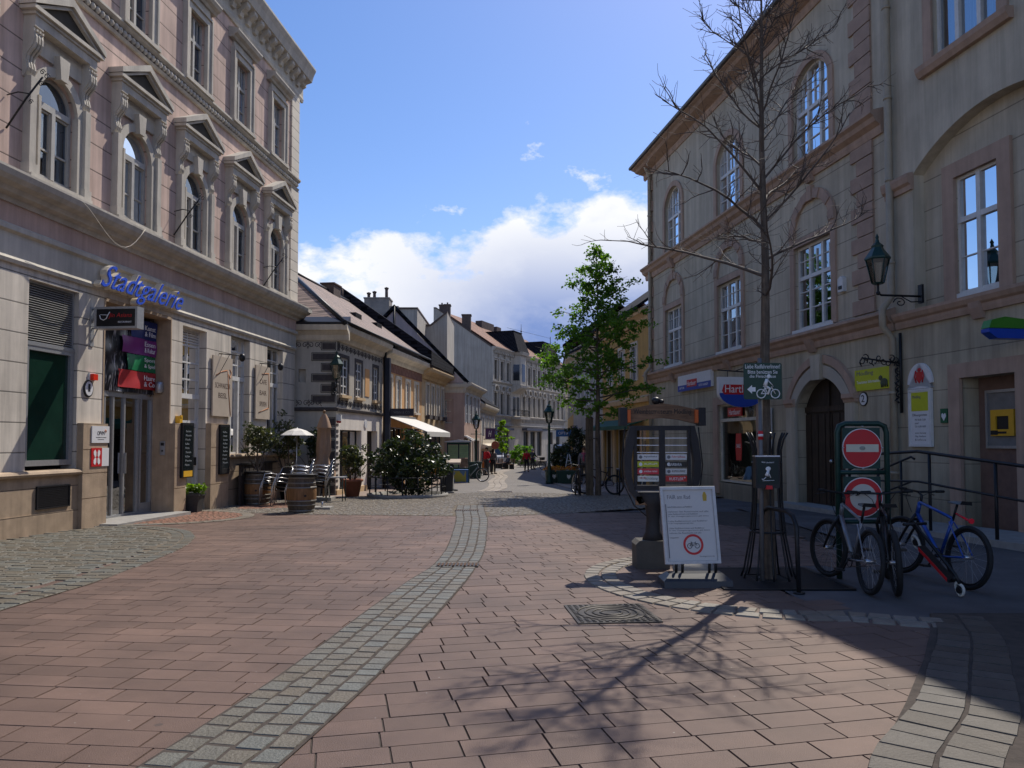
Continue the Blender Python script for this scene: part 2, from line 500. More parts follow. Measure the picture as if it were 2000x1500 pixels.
M['joint'] = mat('dark paving joints', (.062,.049,.040), .95, 0, .4, 8, .3, 60)
M['joint_light'] = mat('sandy sett joints', (.135,.11,.078), .95, 0, .35, 5, .3, 60)
M['paver'] = mat('brown clay pavers', (.142,.093,.072), .62, 0, .15, 1.3, .30, 140, rvar=.14, spec=.35)
def flecks(m):
    """scattered tiny pale specks on a paving material"""
    nt = m.node_tree; L = nt.links; b = nt.nodes['Principled BSDF']
    src = b.inputs['Base Color'].links[0].from_socket
    tc = nt.nodes.new('ShaderNodeTexCoord').outputs['Object']
    v = nd(nt, 'ShaderNodeTexVoronoi', Scale=9.0); L.new(tc, v.inputs['Vector'])
    wn = nt.nodes.new('ShaderNodeTexWhiteNoise'); L.new(v.outputs['Position'], wn.inputs['Vector'])
    f = math_n(nt, 'MULTIPLY', ramp(nt, v.outputs['Distance'], .05, .035), ramp(nt, wn.outputs[0], .62, .66))
    n = nd(nt, 'ShaderNodeTexNoise', Scale=220.0, Detail=2.0); L.new(tc, n.inputs['Vector'])
    st = nd(nt, 'ShaderNodeTexNoise', Scale=.55, Detail=6.0, Roughness=.65); L.new(tc, st.inputs['Vector'])
    c = mixc(nt, 1.0, src, mixc(nt, ramp(nt, n.outputs[0], .3, .7), (.8,.8,.8), (1.2,1.2,1.2)), 'MULTIPLY')
    c = mixc(nt, 1.0, c, mixc(nt, ramp(nt, st.outputs[0], .35, .65), (.70,.69,.70), (1.16,1.13,1.1)), 'MULTIPLY')
    v2 = nd(nt, 'ShaderNodeTexVoronoi', Scale=1.7); L.new(tc, v2.inputs['Vector'])
    w2 = nt.nodes.new('ShaderNodeTexWhiteNoise'); L.new(v2.outputs['Position'], w2.inputs['Vector'])
    gum = math_n(nt, 'MULTIPLY', ramp(nt, v2.outputs['Distance'], .050, .036), ramp(nt, w2.outputs[0], .45, .5))
    c = mixc(nt, math_n(nt, 'MULTIPLY', gum, .55), c, (.045,.04,.038))
    s2 = nd(nt, 'ShaderNodeTexNoise', Scale=.22, Detail=8.0, Roughness=.7); L.new(tc, s2.inputs['Vector'])
    c = mixc(nt, ramp(nt, s2.outputs[0], .53, .68, 0, .35), c, (.09,.064,.05))
    L.new(mixc(nt, f, c, (.34,.32,.29)), b.inputs['Base Color'])
flecks(M['paver'])
M['sett'] = mat('grey green granite setts', (.155,.130,.092), .55, 0, .22, 7, .5, 55, rvar=.2, rcol=(.105,.108,.094), spec=.4)
M['sett_pale'] = mat('pale granite setts', (.215,.178,.135), .6, 0, .25, 6, .4, 60, rvar=.2, rcol=(.17,.155,.13))
M['sett_dull'] = mat('dull brown grey setts', (.082,.066,.051), .6, 0, .25, 6, .4, 60, rvar=.22, rcol=(.07,.062,.053))
M['sett_red'] = mat('small reddish setts', (.26,.13,.085), .65, 0, .25, 6, .4, 60, rvar=.2)
M['asphalt'] = mat('grey road surface', (.165,.15,.135), .8, 0, .14, 1.1, .5, 160)
M['asphalt_dark'] = mat('dark tar paving', (.10,.095,.095), .85, 0, .42, .9, .5, 140)
M['slab'] = mat('pale stone slabs', (.28,.24,.195), .7, 0, .16, 2, .2, 70, rvar=.15)
M['walk'] = mat('pinkish pavement', (.28,.21,.17), .75, 0, .16, 2.2, .25, 70, rvar=.12)

# one big sheet to the horizon, falling with the street and level again far off
gm = MB()
ys = [-60,-10,10,30,60,100,160,260]
xs = [-400,-60,-12,12,60,400]
vs = [(x,y,gz(y)-.045) for y in ys for x in xs] + [(x,4000,gz(260)-.045) for x in xs]
W_ = len(xs)
gm.add(vs, [(j*W_+i, j*W_+i+1, (j+1)*W_+i+1, (j+1)*W_+i) for j in range(len(ys)) for i in range(W_-1)])
struct(gm.build('ground', M['asphalt_dark']))

CL = [(-1.95,1.2),(-1.75,2.4),(-1.49,3.83),(-1.26,5.25),(-1.04,7.15),(-.86,8.8),(-.74,9.9),(-.70,11.4),(-.74,13.2),(-.86,16.5),(-1.03,19.0),(-1.14,21.2)]
def cx(y):
    if y <= CL[0][1]: return CL[0][0]
    for (xa,ya),(xb,yb) in zip(CL, CL[1:]):
        if y <= yb: return xa+(xb-xa)*(y-ya)/(yb-ya)
    return CL[-1][0]
# beds of joint mortar, then the stones
sheet('paving_bed', [(-9.6,-4),(9.5,-4),(9.5,10),(8.6,19),(-7.6,19),(-8.2,10)], -.007, M['joint'])
mb = MB()
lf = lambda y: -9.777+.1*y
pave(mb, -.105, lambda x,y: x < cx(y) and x > lf(y)+.1, .42, .22, 0, (-9.7,0,-3,18.4), lvar=.2, gap=.005, ch=.003)
struct(mb.build('brick_paving', M['paver'], fix=False))
mb = MB()
rf = lambda y: 10.8-.155*y
FRONT = [(-9,19.2),(-4.64,18.1),(-1.29,17.6),(-.46,17.5),(1.25,18.4),(3.59,20.3),(8,20.5)]
def tarpatch(x, y):       # the tar pavement in front of the right house, where the bicycles stand
    return x > 3.05 and y > 6.9 and (x > 4.9 or y < 9.9 or x > 8.2-.25*y)
pave(mb, .225, lambda x,y: x >= cx(y) and x < rf(y)-.3 and not tarpatch(x,y) and not (x > 2.1+.62*(y-3.8) and y < 7.2), .40, .215, 0, (-2,9.4,-3,18.6), lvar=.2, gap=.005, ch=.003)
struct(mb.build('brick_paving', M['paver'], fix=False))
sheet('tar_pavement', [(2.9,6.8),(9.6,6.8),(9.6,9),(8.6,14),(7.7,20.5),(5.9,20.5),(5.6,13),(4.7,10.1),(2.95,9.95)], -.004, M['asphalt_dark'])

# drainage band of four rows of setts
mb = MB()
at, ln = strip(mb, CL, [.36,.35,.335,.33,.345,.33,.28,.29,.30,.34,.36,.36], 4, .17, .0115, ch=.009, gap=.010)
bed = MB(); n = 60
pl = [at(ln*i/n) for i in range(n+1)]
bed.add([(p.x-q.x*w*1.02, p.y-q.y*w*1.02, gz(p.y)+.0075) for p,q,w in pl]+[(p.x+q.x*w*1.02, p.y+q.y*w*1.02, gz(p.y)+.0075) for p,q,w in pl], [(i,i+1,n+2+i,n+1+i) for i in range(n)])
struct(bed.build('drainage_band_bed', M['joint'], fix=False))
struct(mb.build('drainage_band', M['sett'], fix=False))

# patch of running setts by the shop window, with a border of two rows
OUT = [(-4.9,2.2),(-4.78,4.0),(-4.8,5.8),(-4.82,7.4),(-4.72,8.7),(-4.82,10.4),(-5.02,11.8),(-5.4,13.2),(-5.95,14.3),(-6.7,15.0),(-7.6,15.35),(-8.3,15.4)]
poly = [(-9.6,2.2)] + OUT + [(-8.35,14.5)]
sheet('sett_patch_bed', poly, .0075, M['joint_light'])
mb = MB()
inn = [(-9.6,2.0)] + [(x-.42,y-(.0 if y < 12 else .3*(y-12)/3)) for x,y in OUT] + [(-8.45,14.9)]
pave(mb, -.105, lambda x,y: inpoly(x,y,inn) and x > lf(y)+.14, .26, .125, .014, (-9.6,-4.6,2.2,15.3), gap=.008, jit=.004, tilt=.003, ch=.010, lvar=.35)
strip(mb, [(x-.2,y-(.0 if y < 12 else .16*(y-12)/3)) for x,y in OUT], .19, 2, .19, .014)
struct(mb.build('sett_patch', M['sett'], fix=False))

# half oval of small red setts before the entrance
oc = (-8.0,17.3)
ov = [(oc[0]+2.15*math.sin(PI*i/24), oc[1]-2.0*math.cos(PI*i/24)) for i in range(25)]
sheet('entrance_oval_bed', ov, .0078, M['joint_light'])
mb = MB()
pave(mb, .6, lambda x,y: inpoly(x,y,[(oc[0]+(p[0]-oc[0])*.86, oc[1]+(p[1]-oc[1])*.86) for p in ov]) and x > lf(y)+.15, .13, .12, .014, (-8.4,-5.5,15,19.6), gap=.01, jit=.008, ch=.012)
struct(mb.build('entrance_oval', M['sett_red'], fix=False))
mb = MB(); strip(mb, [(oc[0]+(p[0]-oc[0])*.93, oc[1]+(p[1]-oc[1])*.93) for p in ov], .14, 1, .24, .014)
struct(mb.build('entrance_oval_border', M['sett_pale'], fix=False))
# second red patch beside the terrace
ov2 = [(-7.1+1.5*math.sin(PI*i/20), 20.9-1.15*math.cos(PI*i/20)) for i in range(21)] + [(-7.5,22)]
# crossing of small pale setts
CR = FRONT[:6] + [(4.4,20.6),(4.6,25.6),(2.5,26.9),(-.76,28.2),(-2.5,26.9),(-5.7,25.2),(-7.3,25.4),(-7.9,19.5)]
sheet('sett_crossing_bed', CR, .0070, M['joint_light'])
mb = MB()
pave(mb, .12, lambda x,y: inpoly(x,y,CR) and not inpoly(x,y,ov2) and not inpoly(x,y,ov) and abs(x-cx(y)) > .42 - (1 if y > 21.5 else 0), .14, .13, .0125, (-8,5,17,28.4), gap=.014, jit=.014, tilt=.004, ch=.016, lvar=.3)
struct(mb.build('sett_crossing', M['sett_pale'], fix=False))
mb = MB()
pave(mb, .3, lambda x,y: inpoly(x,y,ov2) and x > lf(y)+.15, .14, .13, .0125, (-8,-5,19,22.4), gap=.01, jit=.008, ch=.012)
struct(mb.build('terrace_paving', M['sett_red'], fix=False))

# ring of pale setts around the bare tree, and the curving rows at the lower right
tcx, tcy = 2.99, 9.03
mb = MB()
ring = [(tcx+1.95*math.cos(a), tcy+1.95*math.sin(a)) for a in [math.radians(d) for d in range(120,275,8)]] + [(3.35,6.95),(3.9,6.75)]
strip(mb, ring, .2, 2, .19, .014)
struct(mb.build('tree_ring_paving', M['sett_pale'], fix=False))
mb = MB()
at, ln = strip(mb, [(1.35,2.2),(1.62,3.0),(2.12,3.9),(2.68,4.6),(3.27,5.55),(3.75,6.35),(4.1,7.2)], [.30,.30,.29,.28,.26,.24,.22], 2, .20, .014, jit=.005, ch=.008, gap=.008)
pave(mb, .5, lambda x,y: x > 1.95+.66*(y-3.0)+.45-max(0,(y-5)*.05) and y < 6.9 and x < 9, .24, .19, .012, (1.5,9,0,7.2), gap=.012, jit=.02, ch=.010, lvar=.35)
struct(mb.build('curved_sett_rows', M['sett_dull'], fix=False))
sheet('curved_sett_bed', [(1.05,2.2),(1.4,3.1),(1.85,3.95),(2.4,4.75),(3.02,5.7),(3.5,6.5),(3.9,7.2),(9,7.2),(9,2.2)], .0075, M['joint'])

# the street beyond the crossing
sheet('road', [(-3.0,26.5),(-.8,28.1),(2.5,26.8),(4.4,25.5),(3.6,30),(2.6,40),(2.6,60),(5.5,100),(12,135),(26,160),(16,170),(2,125),(-2.4,100),(-2.4,63),(-2.65,47),(-3.3,35)], .0, M['asphalt'])
sl = [(-1.0,28.3),(-.65,31),(-.62,34.5),(-.78,38),(-.72,42),(-.62,46),(-.82,50),(-1.05,54),(-.8,59),(-.3,66),(.1,75),(.85,98),(2.5,130)]
mb = MB(); strip(mb, sl, [.32,.42,.42,.42,.40,.40,.42,.42,.45,.45,.45,.45,.45], 3, .9, .012, jit=.004, gap=.02, ch=.01)
struct(mb.build('drainage_slabs', M['slab'], fix=False))
sheet('pavement_left', [(-5.7,25.0),(-3.4,26.2),(-3.3,35),(-2.65,47),(-2.4,63),(-2.4,100),(-9,100),(-9,25.2)], .012, M['walk'])
sheet('pavement_right', [(4.4,25.3),(3.4,27.5),(2.5,31),(2.05,39),(2.2,53),(3.5,75),(5.5,100),(20,100),(9,25)], .012, M['walk'])
mb = MB()
strip(mb, [(3.45,27.4),(2.5,31),(2.0,39),(2.15,53),(3.45,75),(5.4,99)], .16, 1, 1.0, .03, jit=.003, ch=.01)
struct(mb.build('kerb', M['slab'], fix=False))
# ------------------------------------------------------------------ helpers for facades
def wall(mb, a0, a1, c0, c1, w, ops, depth):
    """face with openings (a, b, c, d, rise): rise > 0 gives an arched head above d; reveals run back by depth"""
    A = sorted({a0,a1,*[o[0] for o in ops],*[o[1] for o in ops]}); C = sorted({c0,c1,*[o[2] for o in ops],*[o[3]+o[4] for o in ops]})
    A = [x for x in A if a0 <= x <= a1]; C = [x for x in C if c0 <= x <= c1]
    for i in range(len(A)-1):
        for j in range(len(C)-1):
            ma, mc = (A[i]+A[i+1])/2, (C[j]+C[j+1])/2
            if any(o[0] < ma < o[1] and o[2] < mc < o[3]+o[4] for o in ops): continue
            mb.quad((A[i],w,C[j]),(A[i+1],w,C[j]),(A[i+1],w,C[j+1]),(A[i],w,C[j+1]))
    for a,b,c,d,r in ops:
        mb.quad((a,w,c),(a,w,d),(a,w-depth,d),(a,w-depth,c)); mb.quad((b,w,c),(b,w-depth,c),(b,w-depth,d),(b,w,d))
        mb.quad((a,w,c),(a,w-depth,c),(b,w-depth,c),(b,w,c))
        if r <= 0: mb.quad((a,w,d),(b,w,d),(b,w-depth,d),(a,w-depth,d))
        else:
            P = arc(a,b,d,r,20)
            for p,q in zip(P,P[1:]):
                mb.quad((p[0],w,p[1]),(q[0],w,q[1]),(q[0],w,d+r),(p[0],w,d+r))
                mb.quad((p[0],w,p[1]),(p[0],w-depth,p[1]),(q[0],w-depth,q[1]),(q[0],w,q[1]))

def arc(a, b, d, r, n=20):
    h = (b-a)/2
    if r >= h*.95:
        return [((a+b)/2-h*math.cos(PI*i/n), d+r*math.sin(PI*i/n)) for i in range(n+1)]
    Rr = (h*h+r*r)/(2*r); t = math.asin(min(1,h/Rr))
    return [((a+b)/2+Rr*math.sin(-t+2*t*i/n), d+r-Rr+Rr*math.cos(-t+2*t*i/n)) for i in range(n+1)]

def arch_pts(a, b, c, d, r, n=20):
    return [(a,c)] + arc(a,b,d,r,n) + [(b,c)]

def fill(mb, pts, w):
    mb.add([(a,w,c) for a,c in pts], [tuple(range(len(pts)))])

def ring(mb, a, b, c, d, r, t, w0, w1, n=20):
    """arched surround of thickness t outside the opening"""
    i = arch_pts(a,b,c,d,r,n); k = (b-a)/2
    o = [(a-t,c)] + arc(a-t,b+t,d,r+t,n) + [(b+t,c)]
    mb.band(i, o, w0, w1)

# ------------------------------------------------------------------ pink gallery building on the left
LF = frame((-9.777,0),(.0995037,.9950372),(.9950372,-.0995037))
M['pink'] = mat('dusty pink plaster', (.60,.445,.375), .9, 0, .2, .9, .2, 45, streak=.26, groove=(.53,6.42), gcol=.3, gw=.016)
M['pale_plaster'] = mat('pale grey beige plaster', (.66,.60,.51), .9, 0, .18, 1.1, .2, 45, streak=.30, dirt=.25, groove=(.515,1.92), gcol=.35, gw=.016)
M['frieze'] = mat('grey beige frieze', (.55,.51,.43), .9, 0, .16, 1.2, .15, 45, streak=.2)
M['frieze_pink'] = mat('pink frieze band', (.55,.39,.32), .9, 0, .16, 1.2, .15, 45, streak=.2)
M['trim'] = mat('grey stone trim', (.52,.48,.41), .85, 0, .16, 2.5, .2, 50, streak=.18)
M['trim_pale'] = mat('pale quoins', (.66,.60,.50), .85, 0, .12, 2.5, .2, 50, groove=(.34,6.2), gcol=.4)
M['plinth'] = mat('brown plinth stone', (.42,.315,.215), .7, 0, .22, 3.5, .2, 40, streak=.2)
M['plinth_grooved'] = mat('brown jointed plinth stone', (.40,.30,.205), .7, 0, .22, 3.5, .2, 40, streak=.2, groove=(.47,.30), gcol=.4, gw=.012)
M['shop_pane'] = mat('dark green filmed glass', (.010,.035,.024), .12, 0, .4, 1.1, spec=.28)
M['blind'] = mat('grey blind slats', (.34,.33,.31), .6, .1, .1, 5)
M['green_sheet'] = mat('dark green window sheet', (.012,.05,.03), .6, 0, .3, 1.2)

gal = thing('gallery_building', 'pink and grey town house with arched windows under small gables, left of the street', 'building', (LF(4,0,0)[0], LF(4,0,0)[1], 0))
WC = [23.87-2.48*k for k in range(8)]
mb = MB(LF)
ops = [(c-.52,c+.52,6.28,7.72,.52) for c in WC] + [(c-.42,c+.42,10.45,12.22,0) for c in WC]
wall(mb, 4, 25.6, 6.0, 13.35, 0, ops, .34)
mb.build('upper_wall', M['pink'], gal)
mb = MB(LF)
gops = [(13.4,14.72,1.08,4.45,0),(15.5,18.0,-.4,4.5,0),(18.52,19.68,-.4,4.4,0),(21.02,22.2,1.25,4.5,0),(23.4,24.6,1.3,4.5,0)] + [(b-.66,b+.66,1.08,4.45,0) for b in (11.55,9.1,6.6)]
wall(mb, 4, 25.6, -.5, 4.62, 0, gops, .42)
mb.build('ground_floor_wall', M['pale_plaster'], gal)
mb = MB(LF)
mb.box(4, 25.55, -9.5, -.62, -.5, 14.2); mb.quad((4,0,-.5),(4,-.62,-.5),(4,-.62,14),(4,0,14))
mb.build('core', M['dark'], gal)
mb = MB(LF); mb.quad((25.6,0,-.5),(25.6,-9.5,-.5),(25.6,-9.5,13.6),(25.6,0,13.6)); mb.box(3.98,25.58,-9.6,-9.5,-.5,14)
mb.build('end_wall', M['pale_plaster'], gal)
mb = MB(LF)
mb.mould([(-.02,4.62),(.05,4.62),(.07,4.68),(.03,4.74),(.03,5.12),(.09,5.16),(.09,5.24),(.03,5.28),(-.02,5.28)], 4, 25.62)
mb.build('frieze', M['frieze'], gal)
mb = MB(LF); mb.mould([(-.02,5.28),(.025,5.28),(.025,5.62),(-.02,5.62)], 4, 25.6); mb.build('frieze_band', M['frieze_pink'], gal)
mb = MB(LF)
mb.mould([(-.02,5.62),(.06,5.62),(.09,5.70),(.2,5.74),(.24,5.82),(.36,5.86),(.42,5.93),(.45,6.02),(.45,6.06),(.02,6.13),(-.02,6.13)], 4, 25.95)
mb.mould([(-.3,5.9),(.45,5.9),(.45,6.06),(-.3,6.1)], 25.6, 25.95)
mb.build('cornice', M['trim'], gal)
mb = MB(LF)
mb.mould([(-.02,9.98),(.06,9.98),(.09,10.04),(.04,10.08),(-.02,10.08)], 4, 25.6)
mb.mould([(-.02,10.26),(.05,10.26),(.12,10.32),(.12,10.37),(-.02,10.40)], 4, 25.66)
u = 4.0
while u < 25.5:
    mb.lathe([(.0,-.075),(.045,-.05),(.06,0),(.045,.05),(0,.075)], (u+.07,.035,10.17), 7)
    u += .15
mb.build('bead_moulding', M['trim'], gal)
mb = MB(LF)
mb.mould([(-.02,13.15),(.05,13.15),(.07,13.25),(.05,13.35),(.05,13.62),(.16,13.68),(.16,13.78),(.36,13.84),(.39,13.95),(.42,14.05),(.50,14.22),(.50,14.28),(-.05,14.5),(-.05,13.5)], 4, 25.95)
u = 4.1
while u < 25.7:
    mb.mould([(.05,13.46),(.12,13.46),(.16,13.58),(.28,13.66),(.33,13.72),(.33,13.83),(.05,13.83)], u, u+.2); u += .47
mb.build('eave_cornice', M['trim'], gal)
mb = MB(LF); mb.quad((4,.48,14.3),(25.92,.48,14.3),(25.92,-4.5,17.4),(4,-4.5,17.4)); mb.quad((4,-4.5,17.4),(25.92,-4.5,17.4),(25.92,-9.8,14.3),(4,-9.8,14.3))
M['roof_grey'] = mat('grey metal roof', (.12,.12,.125), .6, .2, .2, 2)
mb.build('roof', M['roof_grey'], gal)
mb = MB(LF); mb.box(25.02,25.66,-.1,.05,6.13,9.98); mb.box(25.02,25.66,-.1,.05,10.4,13.15); mb.build('quoins', M['trim_pale'], gal)

def console_prof(z0, z1, d):
    """scroll bracket profile in (w, z)"""
    h = z1-z0
    return [(0,z0),(.10*d,z0-.02),(.30*d,z0+.05*h),(.42*d,z0+.13*h),(.36*d,z0+.22*h),(.28*d,z0+.3*h),(.34*d,z0+.42*h),(.55*d,z0+.5*h),(.8*d,z0+.58*h),(.97*d,z0+.7*h),(.98*d,z0+.83*h),(.85*d,z0+.93*h),(1.0*d,z0+.95*h),(1.0*d,z1),(0,z1)]

def gallery_window(c):
    WF = lambda a_,b_,c_: LF(a_, b_+.12, c_)
    mb = MB(WF); a, b, z0, sp_, r = c-.52, c+.52, 6.28, 7.72, .52
    o = arch_pts(a,b,z0,sp_,r); i = arch_pts(a+.07,b-.07,z0+.09,sp_,r-.07)
    mb.band(i, o, -.27, -.19); mb.box(a,b,-.27,-.17,z0,z0+.09)
    mb.box(a+.07,b-.07,-.275,-.165,7.60,7.72); mb.box(c-.045,c+.045,-.27,-.15,z0+.09,7.6)
    for s_ in (-1,1):
        mb.rect_ring(min(c+s_*.06,c+s_*.43), max(c+s_*.06,c+s_*.43), z0+.13, 7.56, .03, -.26, -.2)
    mb.box(a+.08,b-.08,-.25,-.20,6.86,6.895)
    w = mb.build('window', M['grey_paint'], gal)
    g = MB(WF); fill(g, i, -.235); g.build('glass', M['glass_sky'], w)
    cu = MB(WF)
    for x0,x1 in ((c-.44,c-.28),(c+.2,c+.43)):
        n = 8
        cu.add([(x0+(x1-x0)*k/n, -.36+.02*math.sin(k*2.6), z) for k in range(n+1) for z in (z0+.1,8.05)], [(2*k,2*k+1,2*k+3,2*k+2) for k in range(n)], True)
    cu.build('curtain', M['curtain'], w)
    t = MB(LF)
    ring(t, a, b, 6.24, sp_, r, .17, -.02, .07); 
    for s_ in (-1,1):
        t.box(c+s_*.73-.075, c+s_*.73+.075, -.02, .14, 6.24, 7.95)
        t.box(c+s_*.73-.10, c+s_*.73+.10, -.02, .165, 6.24, 6.42)
        t.box(c+s_*.52-.03, c+s_*.52+.03, -.02, .10, 6.24, 7.72)
    t.box(a-.3,b+.3,-.02,.20,6.13,6.24)
    t.prism([(c-.09,8.2),(c+.09,8.2),(c+.14,8.62),(c-.14,8.62)], 0, .17)
    t.box(c-.64,c+.64,-.02,.055,8.46,8.86)
    t.build('surround', M['trim'], w)
    p = MB(LF)
    p.box(c-.84,c+.84,-.02,.22,8.84,9.0); p.box(c-.88,c+.88,-.02,.25,9.0,9.06)
    p.prism([(c-.95,9.06),(c+.95,9.06),(c+.95,9.13),(c-.95,9.13)], -.02, .30)
    for s_ in (-1,1):
        p.prism([(c+s_*.97,9.13),(c+s_*.97,9.24),(c,9.74),(c,9.60)], -.02, .32)
        p.prism([(c+s_*.80,9.13),(c+s_*.90,9.13),(c,9.60),(c,9.53)], -.02, .27)
    p.build('gable', M['trim'], w)
    y = MB(LF); fill(y, [(c-.8,9.13),(c+.8,9.13),(c,9.53)], .2); y.build('tympanum', M['tympanum_dark'], w)
    for s_ in (-1,1):
        k = MB(LF); cc = c+s_*.74
        k.mould(console_prof(7.94,8.84,.22), cc-.11, cc+.11)
        for q in (-.07,0,.07):
            k.mould([(b_+.022,z_) for b_,z_ in console_prof(7.98,8.74,.22)], cc+q-.018, cc+q+.018)
        k.build('console', M['trim'], w)
M['tympanum_dark'] = mat('dark tympanum face', (.055,.05,.042), .95, 0, .3, 4)  # near black fill of the small gables
for c in WC[:7]: gallery_window(c)

def upper_window(c):
    WF = lambda a_,b_,c_: LF(a_, b_+.10, c_)
    mb = MB(WF); a,b,z0,z1 = c-.42,c+.42,10.45,12.22
    mb.rect_ring(a+.06,b-.06,z0+.07,z1-.06,.06,-.26,-.18); mb.box(c-.04,c+.04,-.26,-.16,z0+.05,z1-.05); mb.box(a,b,-.265,-.165,11.55,11.63)
    for z in (10.95,): mb.box(a+.05,b-.05,-.25,-.19,z,z+.03)
    mb.box(c-.22,c-.19,-.25,-.19,11.6,z1); mb.box(c+.19,c+.22,-.25,-.19,11.6,z1)
    w = mb.build('window', M['grey_paint'], gal)
    g = MB(WF); g.quad((a,-.225,z0),(b,-.225,z0),(b,-.225,z1),(a,-.225,z1)); g.build('glass', M['glass_sky'], w)
    cu = MB(LF)
    for x0,x1 in ((a+.05,a+.22),(b-.22,b-.05)): cu.quad((x0,-.33,z0),(x1,-.36,z0),(x1,-.36,z1),(x0,-.33,z1))
    cu.build('curtain', M['curtain'], w)
    t = MB(LF)
    t.band([(a,z0),(a,z1),(b,z1),(b,z0)], [(a-.16,z0),(a-.16,z1+.16),(b+.16,z1+.16),(b+.16,z0)], -.02, .09)
    t.band([(a-.16,z0),(a-.16,z1+.16),(b+.16,z1+.16),(b+.16,z0)], [(a-.22,z0),(a-.22,z1+.22),(b+.22,z1+.22),(b+.22,z0)], -.02, .13)
    t.box(a-.14,b+.14,-.02,.07,z1+.22,z1+.42)
    t.box(a-.26,b+.26,-.02,.16,z0-.09,z0)
    t.build('surround', M['trim'], w)
    h = MB(LF)
    h.mould([(-.02,12.64),(.12,12.64),(.16,12.70),(.24,12.74),(.29,12.82),(.29,12.86),(-.02,12.94)], a-.36, b+.36)
    h.build('hood', M['trim'], w)
for c in WC[:7]: upper_window(c)

# ground floor: shop window, portal, latticed windows, plinth
for k,(a,b) in enumerate([(13.4,14.72),(10.89,12.21)]):
    mb = MB(LF)
    mb.rect_ring(a+.12,b-.12,1.26,3.22,.10,-.16,-.06); mb.box(a,b,-.16,-.05,3.30,3.36); mb.rect_ring(a+.05,b-.05,3.38,4.41,.04,-.16,-.09)
    w = mb.build('shop_window', M['alu'], gal)
    g = MB(LF); g.quad((a+.1,-.11,1.24),(b-.1,-.11,1.24),(b-.1,-.11,3.24),(a+.1,-.11,3.24)); g.build('glass', M['shop_pane'], w)
    s_ = MB(LF); s_.quad((a+.1,-.2,1.2),(b-.1,-.2,1.2),(b-.1,-.2,3.3),(a+.1,-.2,3.3)); s_.build('window_sheet', M['green_sheet'], w)
    bl = MB(LF); z = 3.40
    while z < 4.40:
        bl.add([(a+.06,-.14,z+.034),(b-.06,-.14,z+.034),(b-.06,-.085,z),(a+.06,-.085,z),(a+.06,-.14,z+.04),(b-.06,-.14,z+.04),(b-.06,-.082,z+.006),(a+.06,-.082,z+.006)], [(3,2,1,0),(4,5,6,7),(2,3,7,6),(0,1,5,4),(1,2,6,5),(3,0,4,7)]); z += .042
    bl.build('blind', M['blind'], w)
    dk = MB(LF); dk.quad((a,-.3,1),(b,-.3,1),(b,-.3,4.5),(a,-.3,4.5)); dk.build('backing', M['dark'], w)
    v = MB(LF); v.rect_ring(a+.24,b-.26,.42,.78,.025,.05,.085); v.box(a+.24,b-.26,.04,.066,.42,.78)
    z = .44
    while z < .77: v.box(a+.24,b-.26,.06,.075,z,z+.012); z += .03
    v.build('cellar_vent', M['black_metal'], gal)
mb = MB(LF)
for a0,a1 in ((4,14.75),(20.7,25.6)):
    mb = MB(LF); mb.box(a0,a1,-.02,.06,-.5,.32); mb.box(a0,a1,-.02,.045,.32,.97 if a0 < 10 else 1.13)
    mb.build('plinth', M['plinth_grooved'], gal)
for a0,a1,z in ((4,14.75,1.02),(20.7,25.6,1.19)):
    mb = MB(LF); mb.mould([(-.1,z-.06),(.06,z-.06),(.11,z-.04),(.13,z),(.11,z+.04),(.06,z+.06),(-.4,z+.07)], a0, a1)
    mb.build('plinth_ledge', M['plinth'], gal)
for a0,a1,w_,zt in ((14.75,15.5,.13,1.93),(17.98,18.5,.15,2.0),(19.7,20.68,.15,2.04)):
    mb = MB(LF)
    for z0,z1 in ((-.5,.50),(.51,.98),(.99,1.44),(1.45,zt)):
        mb.box(a0+.004,a1-.004,-.1,w_-.012,z0-.012,z1)
        mb.box(a0,a1,-.1,w_,z0,z1-.006)
    mb.prism([(a0,zt),(a1,zt),(a1,zt+.02),(a0,zt+.02)],-.1,w_)
    mb.build('pier_base', M['plinth'], gal)
# portal: stone lining, glazed door, near black sheet for the dark behind the banner
mb = MB(LF)
mb.box(17.97,18.012,-.55,.012,-.3,4.48); mb.box(15.49,15.53,-.55,.012,-.3,4.48); mb.box(15.53,17.97,-.55,.012,4.44,4.512)
mb.build('portal_lining', M['plinth'], gal)
mb = MB(LF)
ux = [15.53,15.86,16.2,16.5,16.9,17.42]
mb.box(15.53,17.97,-.5,-.4,2.56,2.72); mb.box(15.53,17.97,-.5,-.4,-.12,.02)
for u in ux[1:]: mb.box(u-.025,u+.025,-.49,-.41,.02,2.56)
mb.box(17.47,17.53,-.49,-.40,.02,2.56); mb.box(17.91,17.97,-.49,-.40,.02,2.56); mb.box(17.5,17.95,-.49,-.40,.02,.2)
d_ = mb.build('glass_door', M['alu'], gal)
g = MB(LF); g.quad((15.53,-.45,0),(17.97,-.45,0),(17.97,-.45,2.56),(15.53,-.45,2.56)); g.build('glass', M['glass_dark'], d_)
g = MB(LF); g.box(16.88,16.92,-.40,-.36,.9,1.35); g.build('handle', M['steel'], d_)
st = MB(LF)
for z0,z1,r_ in ((1.35,1.75,.2),(.95,1.3,.8)): st.quad((17.56,-.455,z0),(17.88,-.455,z0),(17.88,-.455,z1),(17.56,-.455,z1), rv=r_)
st.build('door_poster', mat('faded door posters', (.05,.16,.08), .6, rcol=(.25,.05,.06)), d_)
g = MB(LF); g.quad((15.5,-.52,2.6),(18,-.52,2.6),(18,-.52,4.5),(15.5,-.52,4.5)); g.build('portal_dark_sheet', M['dark'], gal)  # near black sheet, stands for the dark above the door
